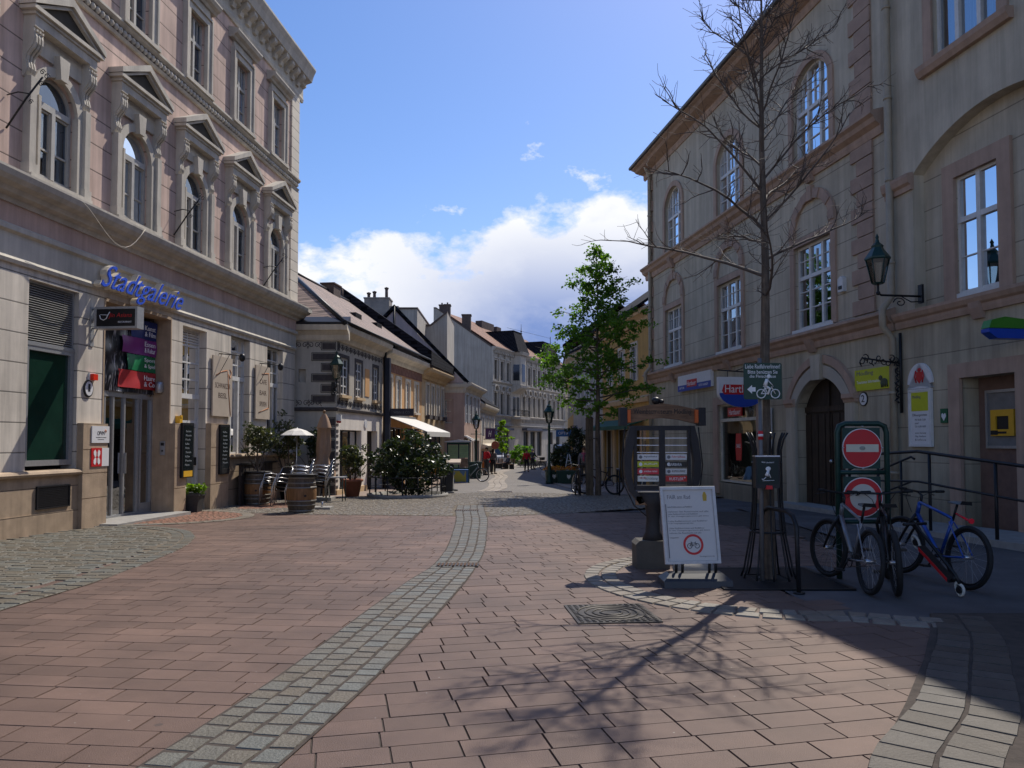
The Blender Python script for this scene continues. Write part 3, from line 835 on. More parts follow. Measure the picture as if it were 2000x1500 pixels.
mb = MB(LF); mb.box(15.3,18.1,-.5,.5,-.5,-.03); mb.build('threshold', M['concrete'], gal)

def lattice(parent, a, b, z0, zt, z1, nx, rows, w=-.16, slats=0):
    mb = MB(LF)
    mb.rect_ring(a+.05,b-.05,z0+.05,z1-.05,.05,w-.05,w+.03); mb.box(a,b,w-.05,w+.05,zt-.06,zt+.06)
    for i in range(1,nx): x = a+(b-a)*i/nx; mb.box(x-.018,x+.018,w-.03,w+.02,zt,z1)
    for j in range(1,rows): z = zt+(z1-zt)*j/rows; mb.box(a,b,w-.03,w+.022,z-.02,z+.02)
    win = mb.build('latticed_window', M['white_paint'], gal)
    g = MB(LF); g.quad((a,w-.01,z0),(b,w-.01,z0),(b,w-.01,z1),(a,w-.01,z1)); g.build('glass', M['glass_dark'], win)
    return win
w1 = lattice(gal, 18.52, 19.68, .0, 2.72, 4.4, 2, 4, -.22)
mb = MB(LF)
for k in range(5): mb.box(18.57,19.63,-.25,-.19,4.05+.065*k,4.08+.065*k)
mb.build('louvre', M['white_paint'], w1)
mb = MB(LF)
mb.box(18.57,19.63,-.27,-.19,1.95,2.12); mb.rect_ring(18.66,19.54,.12,1.95,.08,-.27,-.19); mb.box(18.6,19.6,-.27,-.19,.0,.52); mb.box(18.6,19.6,-.27,-.18,.98,1.08)
d2 = mb.build('restaurant_door', M['white_paint'], gal)
mb = MB(LF); mb.box(19.45,19.5,-.19,-.13,1.0,1.2); mb.build('handle', M['black_metal'], d2)
mb = MB(LF); mb.quad((18.9,-.215,1.25),(19.15,-.215,1.25),(19.15,-.215,1.65),(18.9,-.215,1.65)); mb.build('paper_notice', M['white_sign'], d2)
for a,b,z0 in ((21.02,22.2,1.25),(23.4,24.6,1.3)):
    w_ = lattice(gal, a, b, z0, 3.36, 4.5, 3, 3, -.2)
    mb = MB(LF)
    for q in (.28,.68): x = a+(b-a)*q; mb.box(x-.045,x+.045,-.23,-.15,z0,3.32)
    mb.build('mullion', M['white_paint'], w_)

# things fixed to the gallery building
def lt(name, label, cat, u, w, z, group=None):
    return thing(name, label, cat, LF(u,w,z), 0, group)
t = lt('letter_sign', 'blue script channel letters over the gallery entrance', 'sign', 15.0, .05, 4.5)
mb = MB(LF); mb.text('Stadtgalerie', 15.02, 4.50, 3.05, .62, .235, .02, .75); mb.build('letter_face', flat('bright blue letter face', (.02,.09,.62), .35), t)
mb = MB(LF); mb.text('Stadtgalerie', 14.99, 4.475, 3.09, .66, .10, .132, .75); mb.build('letter_side', mat('pale gilt letter sides', (.70,.62,.48), .5), t)
mb = MB(LF)
for u in (15.3,16.1,16.9,17.7): mb.tube([(u,.0,4.75),(u,.11,4.75)],.014,6)
mb.build('fixing', M['steel'], t)

t = lt('hanging_sign', 'black restaurant light box sign on a bracket in front of the gallery entrance', 'sign', 15.0, .1, 3.8)
mb = MB(LF); mb.rect_ring  # frame of the box, its faces look up and down the street
def HF(a,b,c): return LF(15.0+b, a, c)        # a = outwards, b = along the street
mb = MB(HF); mb.rect_ring(.17,.97,3.84,4.18,.045,0,.22); mb.build('box_frame', M['alu'], t)
mb = MB(HF); mb.box(.16,.98,.008,.212,3.83,4.19); mb.build('box_face', flat('black sign face', (.012,.012,.014), .35), t)
mb = MB(HF); mb.text('Jin Asiana', .42, 3.99, .48, .11, -.002, .004, .2); mb.build('lettering', M['red_ink'], t)
mb = MB(HF); mb.text('RESTAURANT', .62, 3.905, .28, .035, -.002, .004)
mb.tube([(.24,-.002,4.06),(.26,-.004,3.99),(.32,-.004,3.96),(.38,-.004,3.99),(.41,-.003,4.06),(.45,-.003,4.12)],.009,5); mb.tube([(.25,-.002,4.07),(.4,-.002,4.06)],.006,5)
mb.build('emblem', M['white_ink'], t)
mb = MB(HF)
for z in (3.82,4.2): mb.tube([(0,.11,z),(.14,.11,z)],.02,6); mb.tube([(0,.11,z-.3),(.13,.11,z)],.012,6); mb.box(0,.02,.06,.16,z-.36,z+.04)
mb.build('bracket', M['alu'], t)

t = lt('banner', 'printed vinyl banner with purple, green and red panels hung above the glass door', 'banner', 15.6, -.35, 2.7)
m_, nt_, b_ = new_mat('streaked black film'); L_ = nt_.links
tc_ = nt_.nodes.new('ShaderNodeTexCoord'); mp_ = nt_.nodes.new('ShaderNodeMapping'); mp_.inputs['Rotation'].default_value = (.6,0,0); mp_.inputs['Scale'].default_value = (1,5,1.2); L_.new(tc_.outputs['Object'], mp_.inputs[0])
wv = nd(nt_, 'ShaderNodeTexNoise', Scale=1.6, Detail=6.0, Distortion=1.5); L_.new(mp_.outputs[0], wv.inputs['Vector'])
L_.new(mixc(nt_, ramp(nt_, wv.outputs[0], .54, .68), (.012,.012,.02), (.42,.42,.45)), b_.inputs['Base Color']); b_.inputs['Roughness'].default_value = .3  # pale streaks mixed into the black sheet
mb = MB(LF)
nx, nz = 16, 12
def ban(u0,u1,z0,z1,w,nx=10,nz=8,amp=.03):
    vs = []
    for j in range(nz+1):
        for i in range(nx+1):
            u = u0+(u1-u0)*i/nx; z = z0+(z1-z0)*j/nz
            vs.append((u, w+amp*math.sin(u*9+z*4)*.5+amp*.6*math.sin(z*11-u*5), z))
    return vs, [(j*(nx+1)+i, j*(nx+1)+i+1, (j+1)*(nx+1)+i+1, (j+1)*(nx+1)+i) for j in range(nz) for i in range(nx)]
mb.add(*ban(15.62,17.9,2.68,4.36,-.36,24,18), smooth=True); bn_ = mb.build('banner_sheet', m_, t)
for z0,z1,u0,col,nm,tx in ((3.92,4.36,16.95,(.012,.03,.16),'blue_panel',('Kunst','& Film')),(3.55,3.93,16.6,(.21,.03,.20),'purple_panel',('Essen','& Kultur')),(3.18,3.55,16.8,(.01,.19,.07),'green_panel',('Sport','& Spiel')),(2.78,3.18,16.5,(.42,.03,.035),'red_panel',('Haare','& Co'))):
    mb = MB(LF); mb.add(*ban(u0,17.92,z0,z1-.015,-.318,8,5,.028), smooth=True)
    pn = mb.build(nm, flat(nm.replace('_',' '), col, .45), t)
    mb = MB(LF)
    for q,w_ in enumerate(tx): mb.text(w_, 17.38, z0+.20-.14*q, .42, .11, -.270, .004)
    mb.build('lettering', M['white_ink'], pn)
mb = MB(LF)
for u in (15.7,16.8,17.85): mb.tube([(u,-.36,4.34),(u,-.36,4.46)],.008,5); mb.tube([(u,-.36,2.7),(u,-.40,2.64)],.008,5)
mb.build('cord', M['black_metal'], t)

t = lt('house_number_plate', 'oval house number 1 plate on the pier left of the gallery door', 'number plate', 15.03, 0, 2.5)
mb = MB(LF); mb.disc((15.03,2.63),.17,.0,.03,28,.8); mb.build('rim', M['ink'], t)
mb = MB(LF); mb.disc((15.03,2.63),.14,.01,.036,28,.8); mb.build('plate', M['white_sign'], t)
mb = MB(LF); mb.text('1', 15.0, 2.57, .06, .15, .036, .004); mb.build('numeral', M['ink'], t)
t = lt('alarm_light', 'small red alarm lamp above the oval number plate', 'lamp', 15.13, 0, 2.82)
mb = MB(LF); mb.box(15.06,15.2,0,.10,2.80,2.92); mb.build('lens', flat('red lens', (.75,.03,.01), .3), t)
mb = MB(LF); mb.box(15.04,15.22,0,.03,2.78,2.94); mb.build('base', M['white_paint'], t)
t = lt('office_plate', 'white office nameplate on the brown pier base beside the gallery door', 'sign', 15.2, .13, 1.56)
mb = MB(LF); mb.box(14.98,15.52,.132,.15,1.57,1.9); mb.build('plate', M['white_sign'], t)
mb = MB(LF); mb.text('OPVM', 15.14, 1.72, .22, .08, .15, .003); mb.text('Immobilien Verwaltung', 15.1, 1.665, .32, .022, .15, .002); mb.text('ordination', 15.15, 1.63, .2, .016, .15, .002); mb.build('lettering', M['ink'], t)
mb = MB(LF); mb.tube([(15.36,.153,1.79),(15.39,.153,1.83),(15.42,.153,1.80),(15.39,.153,1.77)],.007,5); mb.build('emblem', flat('orange emblem', (.7,.18,.02)), t)
t = lt('red_cross_plate', 'red plate with a white cross-shaped emblem, below the white nameplate', 'sign', 15.2, .13, 1.1)
mb = MB(LF); mb.box(14.98,15.3,.132,.148,1.11,1.47); mb.build('plate', M['red_sign'], t)
mb = MB(LF); mb.box(15.3,15.52,.132,.147,1.11,1.47); mb.build('side_panel', M['white_sign'], t)
mb = MB(LF); cxx, czz = 15.14, 1.29
for sx in (-1,1):
    for sz in (-1,1):
        mb.add([(cxx+sx*.02,.152,czz+sz*.02),(cxx+sx*.02,.152,czz+sz*.10),(cxx+sx*.055,.152,czz+sz*.15),(cxx+sx*.10,.152,czz+sz*.115),(cxx+sx*.10,.152,czz+sz*.06),(cxx+sx*.06,.152,czz)], [(0,1,2,3,4,5)])
mb.build('emblem', M['white_ink'], t)
t = lt('intercom', 'steel intercom panel on the right jamb of the gallery door', 'intercom', 18.0, -.12, 1.2)
def JF(a,b,c): return LF(17.97-b, a, c)
mb = MB(JF); mb.box(-.2,-.08,0,.02,1.28,1.6); mb.build('panel', M['steel'], t)
mb = MB(JF); mb.box(-.18,-.10,.018,.026,1.5,1.57); mb.box(-.16,-.12,.018,.026,1.36,1.4); mb.build('button_field', M['ink'], t)
t = lt('wall_lamp_box', 'small grey lamp housing beside the banner on the door jamb', 'lamp', 18.0, -.2, 2.8)
mb = MB(JF); mb.lathe([(.07,0),(.09,.04),(.09,.2),(.07,.26),(0,.27)], (-.22,.06,2.72), 12); mb.build('housing', M['alu'], t)

for u,txt,lab,ttl in ((20.45,'x','wall board with two lines of lettering, nearer to the gallery door',('SCHWARZER','BEISL')),(22.98,'y','wall board with three lines of lettering, farther from the gallery door',('CAFE','BAR','SPEISEN'))):
    t = lt('wall_board', 'cream '+lab, 'sign', u, 0, 2.25, 'painted wall boards of the restaurant')
    h_ = .54 if txt == 'x' else .5
    mb = MB(LF); mb.box(u-h_,u+h_,.03,.07,2.26,3.84); mb.build('board', mat('cream board', (.46,.39,.31), .8, 0, .1, 3), t)
    mb = MB(LF); zz = 3.0 if txt == 'x' else 3.3
    for k,w_ in enumerate(ttl): mb.text(w_, u-(.42 if txt=='x' and k==0 else .24), zz-(.26 if txt=='x' else .33)*k, (.84 if txt=='x' and k==0 else .48), .14, .068, .004)
    mb.build('lettering', flat('dark brown lettering', (.06,.03,.02)), t)
    mb = MB(LF)
    for pts in ([(u-.4,3.32),(u-.1,3.44),(u+.22,3.5)],[(u+.26,3.5),(u+.33,2.9),(u+.44,2.3)],[(u+.3,3.4),(u+.4,3.3),(u+.46,3.45),(u+.38,3.55)]) if txt=='x' else ([(u-.1,3.6),(u+.38,3.65)],[(u+.38,3.65),(u+.42,3.1),(u+.4,2.6)],[(u-.3,2.45),(u+.38,2.6)]):
        mb.tube([(a,.07,c) for a,c in pts], .014, 5)
    mb.build('line_drawing', flat('ochre line', (.42,.16,.05)), t)
    s_ = lt('spotlight', 'black spotlight on an arm above the '+('two-line' if txt=='x' else 'three-line')+' wall board', 'lamp', u, 0, 3.85, 'spotlights over the wall boards')
    mb = MB(LF); mb.tube([(u-.1,0,3.92),(u-.1,.62,3.86)],.014,6); mb.tube([(u-.1,.05,3.2),(u-.1,.06,3.9)],.008,5); mb.tube([(u-.25,.02,3.25),(u-.1,.3,3.9)],.008,5); mb.build('arm', M['black_metal'], s_)
    mb = MB(LF); mb.lathe([(.03,0),(.075,.05),(.08,.14),(.05,.2),(0,.21)], (u-.1,.64,3.70), 12); mb.build('lamp_head', M['black_metal'], s_)
for u,lab in ((18.47,'left of the restaurant door'),(20.35,'right of the restaurant door')):
    t = lt('menu_case', 'narrow black menu case on the brown pier base '+lab, 'menu board', u, .15, .7, 'menu cases of the restaurant')
    mb = MB(LF); mb.box(u-.26,u+.26,.152,.21,.74,2.04); mb.build('case', M['black_metal'], t)
    mb = MB(LF); mb.box(u-.21,u+.21,.2,.216,.9,1.98); mb.build('pane', flat('dark chalk board', (.012,.016,.018), .15), t)
    mb = MB(LF)
    for k in range(9): mb.text(RND.choice(('Suppe','Salat','Steak','Pasta','Fisch','Kaffee')), u-.15+RND.random()*.03, 1.82-.1*k, .16+RND.random()*.12, .045, .216, .002)
    mb.build('lettering', flat('chalk', (.3,.33,.35)), t)
    mb = MB(LF); mb.box(u-.2,u+.2,.2,.218,.76,.9); mb.build('label_strip', M['yellow'] if u < 19 else M['ink'], t)
t = lt('letter_box', 'small orange box on the wall by the restaurant door', 'box', 18.3, 0, 2.05)
mb = MB(LF); mb.box(18.24,18.36,.0,.12,2.03,2.2); mb.box(18.27,18.33,.1,.13,2.16,2.22); mb.build('case', M['yellow'], t)
for u,z,lab in ((18.0,6.9,'between the second and third arched windows'),(23.0,6.7,'between the last two arched windows'),(12.75,7.3,'left of the nearest arched window')):
    t = lt('flag_bracket', 'curled wrought iron flag bracket '+lab, 'bracket', u, 0, z, 'iron flag brackets on the pink wall')
    mb = MB(LF)
    mb.tube([(u,.02,z-.45),(u+.02,.35,z+.05),(u+.05,.62,z+.42)],.016,6); mb.tube([(u,.02,z+.12),(u,.22,z+.16),(u+.02,.42,z+.13)],.011,6)
    mb.build('pole_socket', M['black_metal'], t)
    mb = MB(LF)
    for cz,cw,r_ in ((z+.42,.70,.055),(z+.50,.62,.05),(z+.30,.60,.05),(z+.0,.42,.045)):
        mb.tube([(u+.04,cw+r_*(1-k/14)*math.cos(k*.75),cz+r_*(1-k/14)*math.sin(k*.75)) for k in range(12)],.008,5)
    mb.build('scroll', M['black_metal'], t)
t = lt('loose_cable', 'thin pale cable sagging below the cornice of the pink building', 'cable', 15.9, .46, 5.7)
mb = MB(LF); mb.tube([(14.1+2.0*k/12, .47, 6.0-.62*math.sin(PI*(k/12)**1.3)*.9+.05*k/12) for k in range(13)],.009,5); mb.build('cable', mat('pale cable', (.4,.36,.3)), t)
# ------------------------------------------------------------------ long beige house on the right
_k = math.hypot(1,.155)
RF = frame((10.8,0),(-.155/_k,1/_k),(-1/_k,-.155/_k))
M['beige'] = mat('beige grey plaster', (.50,.44,.335), .9, 0, .2, .8, .22, 45, streak=.2, groove=(.62,4.52), gcol=.5, gw=.014)
M['beige_plain'] = mat('smooth beige grey plaster', (.50,.445,.345), .9, 0, .2, .8, .22, 45, streak=.2)
M['beige_ground'] = mat('beige ground floor plaster', (.45,.395,.29), .9, 0, .2, .9, .22, 45, streak=.26, dirt=.4, groove=(.72,.45), gcol=.5, gw=.012)
M['salmon'] = mat('salmon brown trim', (.43,.305,.23), .85, 0, .14, 2, .15, 50, streak=.15)
M['brick_trim'] = mat('dull red brown trim', (.37,.265,.205), .88, 0, .18, 3, .2, 50)
M['zinc'] = mat('painted rainwater pipe', (.37,.32,.24), .6, .1, .12, 4)
M['wood_door'] = mat('dark brown door wood', (.03,.02,.014), .6, 0, .3, 4, .1, 40, grain=(20,20,1.2))

hse = thing('corner_house', 'long beige grey house with salmon cornices and brick red quoins, right of the street', 'building', (RF(2,0,0)[0], RF(2,0,0)[1], 0))
R2C = [29.76, 24.82, 19.86]
mb = MB(RF)
wall(mb, 16.9, 32.5, 8.7, 13.05, 0, [(c-.88,c+.88,9.0,10.86,.60) for c in R2C], .24)
mb.build('top_floor_wall', M['beige_plain'], hse)
mb = MB(RF)
wall(mb, 16.9, 32.5, 4.2, 8.7, 0, [(c-.88,c+.88,4.55,6.76,0) for c in R2C], .22)
mb.build('first_floor_wall', M['beige'], hse)
mb = MB(RF)
wall(mb, 2, 32.5, -.7, 4.2, 0, [(18.45,20.75,-.3,2.50,.72),(23.0,25.75,.25,2.8,0),(13.4,14.72,-.5,2.8,0)], .35)
mb.build('ground_floor_wall', M['beige_ground'], hse)
# near end: smooth upper wall with a shallow arched recess
mb = MB(RF)
wall(mb, 2, 16.9, 4.2, 13.05, 0, [(11.6,16.0,4.25,7.15,.72),(13.62,15.3,9.2,11.3,0),(9.0,10.7,9.2,11.3,0),(4.5,10.0,4.25,7.15,.72)], .26)
mb.build('near_upper_wall', M['beige_plain'], hse)
mb = MB(RF)
wall(mb, 4.4, 16.1, 4.2, 7.95, -.26, [(13.98,15.08,4.46,6.78,0),(6.6,7.7,4.46,6.78,0)], .2)
mb.build('arch_recess_wall', M['beige'], hse)
mb = MB(RF)
mb.box(2.05, 32.45, -9, -.75, -.7, 12.9); mb.quad((2,0,-.7),(2,-9,-.7),(2,-9,13),(2,0,13))
mb.build('core', M['dark'], hse)
mb = MB(RF); mb.quad((32.5,0,-.8),(32.5,-9,-.8),(32.5,-9,13.2),(32.5,0,13.2)); mb.build('end_wall', M['beige_plain'], hse)
mb = MB(RF)
mb.mould([(-.02,12.78),(.04,12.78),(.08,12.88),(.08,13.0),(.42,13.08),(.5,13.16),(.62,13.20),(.64,13.32),(-.05,13.42)], 2, 33.05)
mb.build('eave_cornice', M['salmon'], hse)
mb = MB(RF); mb.tube([(2,.66,13.30),(33.1,.66,13.30)], .075, 8); mb.build('gutter', mat('dark gutter', (.05,.045,.045), .5, .4), hse)
mb = MB(RF); mb.quad((2,.6,13.34),(33.05,.6,13.34),(33.05,-4.5,17.4),(2,-4.5,17.4)); mb.quad((2,-4.5,17.4),(33.05,-4.5,17.4),(33.05,-9.3,13.3),(2,-9.3,13.3))
mb.build('roof', M['roof_grey'], hse)
mb = MB(RF)
mb.mould([(-.02,8.42),(.05,8.42),(.08,8.52),(.08,8.60),(.20,8.68),(.24,8.78),(.32,8.84),(.32,8.90),(-.02,9.0)], 16.9, 32.9)
mb.build('cornice', M['salmon'], hse)
mb = MB(RF)
mb.mould([(-.02,3.98),(.06,3.98),(.08,4.06),(.08,4.14),(.16,4.2),(.20,4.28),(.28,4.34),(.28,4.40),(-.02,4.5)], 16.62, 32.8)
mb.mould([(-.02,3.98),(.05,3.98),(.07,4.06),(.07,4.12),(.12,4.16),(.16,4.24),(.16,4.3),(-.3,4.36)], 2, 16.55)
mb.build('lower_cornice', M['salmon'], hse)
for q,(z0,zz) in enumerate(((4.5,8.42),(9.0,12.78))):
    mb = MB(RF)
    z = z0; k = 0
    while z < zz-.1:
        h = min(.36, zz-z)
        mb.box(17.28, 18.1 if k % 2 == 0 else 17.88, -.03, .055 if k%2==0 else .05, z+.012, z+h-.012)
        z += .36; k += 1
    mb.build('quoins', M['brick_trim'], hse)
    mb = MB(RF); z = z0; k = 0
    while z < zz-.1:
        mb.box(32.55-(.5 if k%2 else .34), 32.56, -.3, .05, z+.01, min(z+.44,zz)-.01); z += .44; k += 1
    mb.build('quoins', M['brick_trim'], hse)

def sash3(c, z0, z1, rise, w, hw=.88, tz=None):
    mb = MB(RF); a, b = c-hw, c+hw
    if rise: mb.band(arch_pts(a+.07,b-.07,z0+.08,z1,rise-.06), arch_pts(a,b,z0,z1,rise), w-.06, w+.03)
    else: mb.rect_ring(a+.07,b-.07,z0+.08,z1-.07,.07,w-.06,w+.03)
    ztop = z1+rise
    tz = tz or z0+(z1-z0)*.62
    mb.box(a+.05,b-.05,w-.05,w+.045,tz-.05,tz+.05)
    for q in (1,2):
        x = a+(b-a)*q/3
        mb.box(x-.045,x+.045,w-.05,w+.04,z0+.05,ztop-(.06 if not rise else .09))
    for q in range(3):
        x0, x1 = a+(b-a)*q/3, a+(b-a)*(q+1)/3
        zl = z0+.08
        while zl < tz-.3:
            zl += .46
            if zl < tz-.2: mb.box(x0+.05,x1-.05,w-.03,w+.02,zl-.014,zl+.014)
        mb.box(x0+.05,x1-.05,w-.03,w+.02,tz+.44,tz+.465) if ztop-tz > .7 else None
        mb.box((x0+x1)/2-.013,(x0+x1)/2+.013,w-.03,w+.02,tz,ztop-.18)
    win = mb.build('window', M['white_paint'], hse)
    g = MB(RF)
    if rise: fill(g, arch_pts(a+.04,b-.04,z0+.04,z1,rise-.04), w-.01)
    else: g.quad((a,w-.01,z0),(b,w-.01,z0),(b,w-.01,z1),(a,w-.01,z1))
    g.build('glass', M['glass_blue'], win)
    return win
M['glass_blue'] = glass_mat('sky reflecting glass', .40, (.62,.68,.75), .02, (.86,.92,1.0))
for c in R2C:
    w = sash3(c, 9.0, 10.86, .60, -.14, tz=10.35)
    t = MB(RF); ring(t, c-.88, c+.88, 9.0, 10.86, .60, .2, -.02, .05); t.build('surround', M['salmon'], w)
    cu = MB(RF); k_ = RND.uniform(.15,.5); n_ = 10
    for x0,x1 in ((c-.85,c-.85+k_),(c+.85-k_*.8,c+.85)): cu.add([(x0+(x1-x0)*i/n_, -.45+.03*math.sin(i*2.3), z) for i in range(n_+1) for z in (9.0,11.4)], [(2*i,2*i+1,2*i+3,2*i+2) for i in range(n_)], True)
    cu.build('curtain', M['curtain'], w)
    t = MB(RF); t.mould([(-.02,8.30),(.10,8.30),(.22,8.55),(.26,8.68),(-.02,8.7)], c-.14, c+.14); t.build('console', M['brick_trim'], w)
for c in R2C:
    w = sash3(c, 4.55, 6.76, 0, -.12)
    t = MB(RF); t.band([(c-.88,4.5),(c-.88,6.76),(c+.88,6.76),(c+.88,4.5)], [(c-1.08,4.5),(c-1.08,6.96),(c+1.08,6.96),(c+1.08,4.5)], -.02, .055)
    ring(t, c-.84, c+.84, 6.96, 7.06, .80, .25, -.02, .06)
    t.box(c-.10,c+.10,.0,.10,7.82,8.2); t.build('surround', M['salmon'], w)
    bk = MB(RF)
    P = arc(c-1.09,c+1.09,7.06,1.05,11)
    Q = arc(c-.84,c+.84,7.06,.80,11)
    for i in range(0,11,2): bk.band([Q[i],Q[i+1]],[P[i],P[i+1]],.05,.085)
    bk.build('arch_stones', M['brick_trim'], w)
    cu = MB(RF); k_ = RND.uniform(.2,.55); n_ = 10
    for x0,x1 in ((c-.85,c-.85+k_),(c+.85-k_*.7,c+.85)): cu.add([(x0+(x1-x0)*i/n_, -.42+.03*math.sin(i*2.3), z) for i in range(n_+1) for z in (4.5,6.8)], [(2*i,2*i+1,2*i+3,2*i+2) for i in range(n_)], True)
    cu.build('curtain', M['curtain'], w)
    t = MB(RF); t.mould([(-.02,3.88),(.08,3.88),(.20,4.1),(.24,4.2),(-.02,4.22)], c-.13, c+.13); t.build('console', M['brick_trim'], w)
    s = MB(RF); s.box(c-.95,c+.95,-.1,.08,4.47,4.55); s.build('sill', M['white_paint'], w)
def sash2(c, z0, z1, w, hw, tz, blind=True, mat_='glass_dark'):
    mb = MB(RF); a,b = c-hw, c+hw
    mb.rect_ring(a+.06,b-.06,z0+.07,z1-.06,.06,w-.06,w+.03); mb.box(a,b,w-.05,w+.045,tz-.05,tz+.05); mb.box(c-.05,c+.05,w-.05,w+.05,z0,z1)
    mb.box(a+.06,b-.06,w-.03,w+.02,z0+(tz-z0)*.5-.012,z0+(tz-z0)*.5+.012)
    mb.box(a-.06,b+.06,w-.05,w+.10,z0-.06,z0+.02)
    win = mb.build('window', M['white_paint'], hse)
    g = MB(RF); g.quad((a,w-.01,z0),(b,w-.01,z0),(b,w-.01,z1),(a,w-.01,z1)); g.build('glass', M[mat_], win)
    if blind:
        k = MB(RF); z = tz+.08
        while z < z1-.08: k.box(a+.07,b-.07,w-.09,w-.07,z,z+.035); z += .055
        k.build('blind', M['white_paint'], win)
    k = MB(RF); k.quad((a,w-.25,z0),(c-.1,w-.28,z0),(c-.1,w-.28,z1),(a,w-.25,z1)); k.quad((c+.25,w-.28,z0),(b,w-.25,z0),(b,w-.25,z1),(c+.25,w-.28,z1)); k.build('curtain', M['curtain'], win)
    return win
for c in (14.53, 7.15):
    w = sash2(c, 4.46, 6.78, -.32, .55, 5.92, mat_='glass_blue')
    t = MB(RF); t.band([(c-.55,4.36),(c-.55,6.78),(c+.55,6.78),(c+.55,4.36)], [(c-.86,4.36),(c-.86,7.08),(c+.86,7.08),(c+.86,4.36)], -.27, -.19)
    t.build('surround', M['salmon'], w)
for c in (14.46, 9.85):
    mb = MB(RF); a,b = c-.84,c+.84
    mb.rect_ring(a+.06,b-.06,9.27,11.24,.06,-.2,-.1)
    for q in (1,2): x = a+(b-a)*q/3; mb.box(x-.05,x+.05,-.2,-.08,9.2,11.3)
    mb.box(a,b,-.19,-.09,10.5,10.6)
    w = mb.build('window', M['white_paint'], hse)
    g = MB(RF); g.quad((a,-.15,9.2),(b,-.15,9.2),(b,-.15,11.3),(a,-.15,11.3)); g.build('glass', M['glass_blue'], w)
    t = MB(RF); t.band([(a,9.2),(a,11.3),(b,11.3),(b,9.2)], [(a-.24,9.2),(a-.24,11.54),(b+.24,11.54),(b+.24,9.2)], -.02, .05)
    t.mould([(-.02,9.0),(.1,9.0),(.16,9.1),(.18,9.2),(-.02,9.22)], a-.34, b+.34); t.build('surround', M['salmon'], w)
    k = MB(RF); k.quad((a,-.4,9.2),(b,-.4,9.2),(b,-.4,11.3),(a,-.4,11.3)); k.build('curtain', M['curtain'], w)
# arch of the recess: impost, and its bracket on the lower cornice
mb = MB(RF)
mb.mould([(-.02,6.85),(.05,6.85),(.06,6.95),(.12,7.0),(.15,7.12),(.15,7.18),(-.02,7.22)], 15.98, 16.85)
mb.build('impost', M['salmon'], hse)
mb = MB(RF); mb.mould([(-.02,3.86),(.07,3.86),(.14,4.05),(.16,4.16),(-.02,4.18)], 14.1, 14.35); mb.build('console', M['brick_trim'], hse)
for u,z1,w_ in ((16.58,12.9,.12),(32.2,13.1,.12)):
    mb = MB(RF)
    mb.tube([(u,w_+.32,z1+.3),(u,w_+.1,z1-.15),(u,w_,z1-.4),(u,w_,4.7),(u,w_+.22,4.42),(u,w_+.22,4.05),(u,w_,3.8),(u,w_,-.4)], .075, 10)
    for z in (11,9,7.2,5.4,2.6,.9): mb.tube([(u,w_,z),(u,w_,z+.06)], .09, 10)
    mb.build('downpipe', M['zinc'], hse)
# arched gateway with wooden door
g = MB(RF)
g.box(18.45,20.75,-.34,-.26,-.3,3.3)
dr = g.build('gate', M['wood_door'], hse)
g = MB(RF)
for q in range(7): x = 18.5+.33*q; g.box(x+.02,x+.29,-.27,-.24,-.1,2.3)
g.box(19.58,19.62,-.25,-.21,-.2,3.1); g.box(18.45,20.75,-.26,-.22,2.36,2.5)
g.build('gate_boards', mat('brown door boards', (.045,.03,.02), .6, 0, .3, 4, grain=(20,20,1.2)), dr)
g = MB(RF); g.ball((19.5,-.2,1.1),.05); g.build('handle', M['steel'], dr)
g = MB(RF); ring(g, 18.45, 20.75, -.4, 2.50, .72, .30, -.02, .07); g.build('gate_surround', mat('pale gate surround', (.42,.38,.31), .85, 0, .12, 2, .2, 50), hse)
g = MB(RF); ring(g, 18.15, 21.05, 2.6, 2.6, .98, .2, -.02, .09); g.build('gate_hood', M['salmon'], hse)
g = MB(RF); g.prism([(19.42,3.15),(19.78,3.15),(19.85,3.78),(19.35,3.78)],-.02,.15); g.build('keystone', M['beige_plain'], hse)
for a,b in ((17.98,18.46),(20.74,21.22)):
    g = MB(RF); g.mould([(-.02,2.52),(.10,2.52),(.12,2.58),(.16,2.62),(.16,2.72),(-.02,2.74)], a, b); g.build('impost', M['salmon'], hse)
    g = MB(RF); g.box(a+.06,b-.02,-.02,.085,-.4,2.52); g.build('gate_pier', M['beige_plain'], hse)
g = MB(RF); g.box(18.0,21.2,-.3,.45,-.4,-.02); g.build('doorstep', M['concrete'], hse)
# optician's shop window
g = MB(RF)
g.rect_ring(23.06,25.69,.35,2.74,.06,-.16,-.06); g.box(23,25.75,-.15,-.05,2.24,2.34)
sw = g.build('shop_window', mat('pale window frame', (.60,.57,.48), .5), hse)
g = MB(RF); g.quad((23,-.12,.3),(25.75,-.12,.3),(25.75,-.12,2.8),(23,-.12,2.8)); g.build('glass', M['glass_clear'], sw)
g = MB(RF); g.quad((23,-.7,.3),(25.75,-.7,.3),(25.75,-.7,2.8),(23,-.7,2.8)); g.build('backing', mat('pale green shop interior', (.17,.20,.16), .8, 0, .3, 2), sw)
g = MB(RF); g.prism([(24.35,1.0),(24.7,1.0),(24.75,1.4),(24.7,1.85),(24.35,1.85),(24.3,1.4)],-.11,-.105); g.build('window_sticker', M['red_sign'], sw)
g = MB(RF); g.text('SALE', 24.66, 1.4, .28, .12, -.10, .003, right=-1); g.build('lettering', M['white_ink'], sw)
g = MB(RF); g.quad((23.3,-.13,1.95),(24.4,-.13,1.95),(24.4,-.13,2.22),(23.3,-.13,2.22)); g.build('poster', mat('pale poster', (.45,.5,.4)), sw)
g = MB(RF); g.box(24.2,25.2,-.10,-.06,2.4,2.68); g.build('window_sign', M['red_sign'], sw)
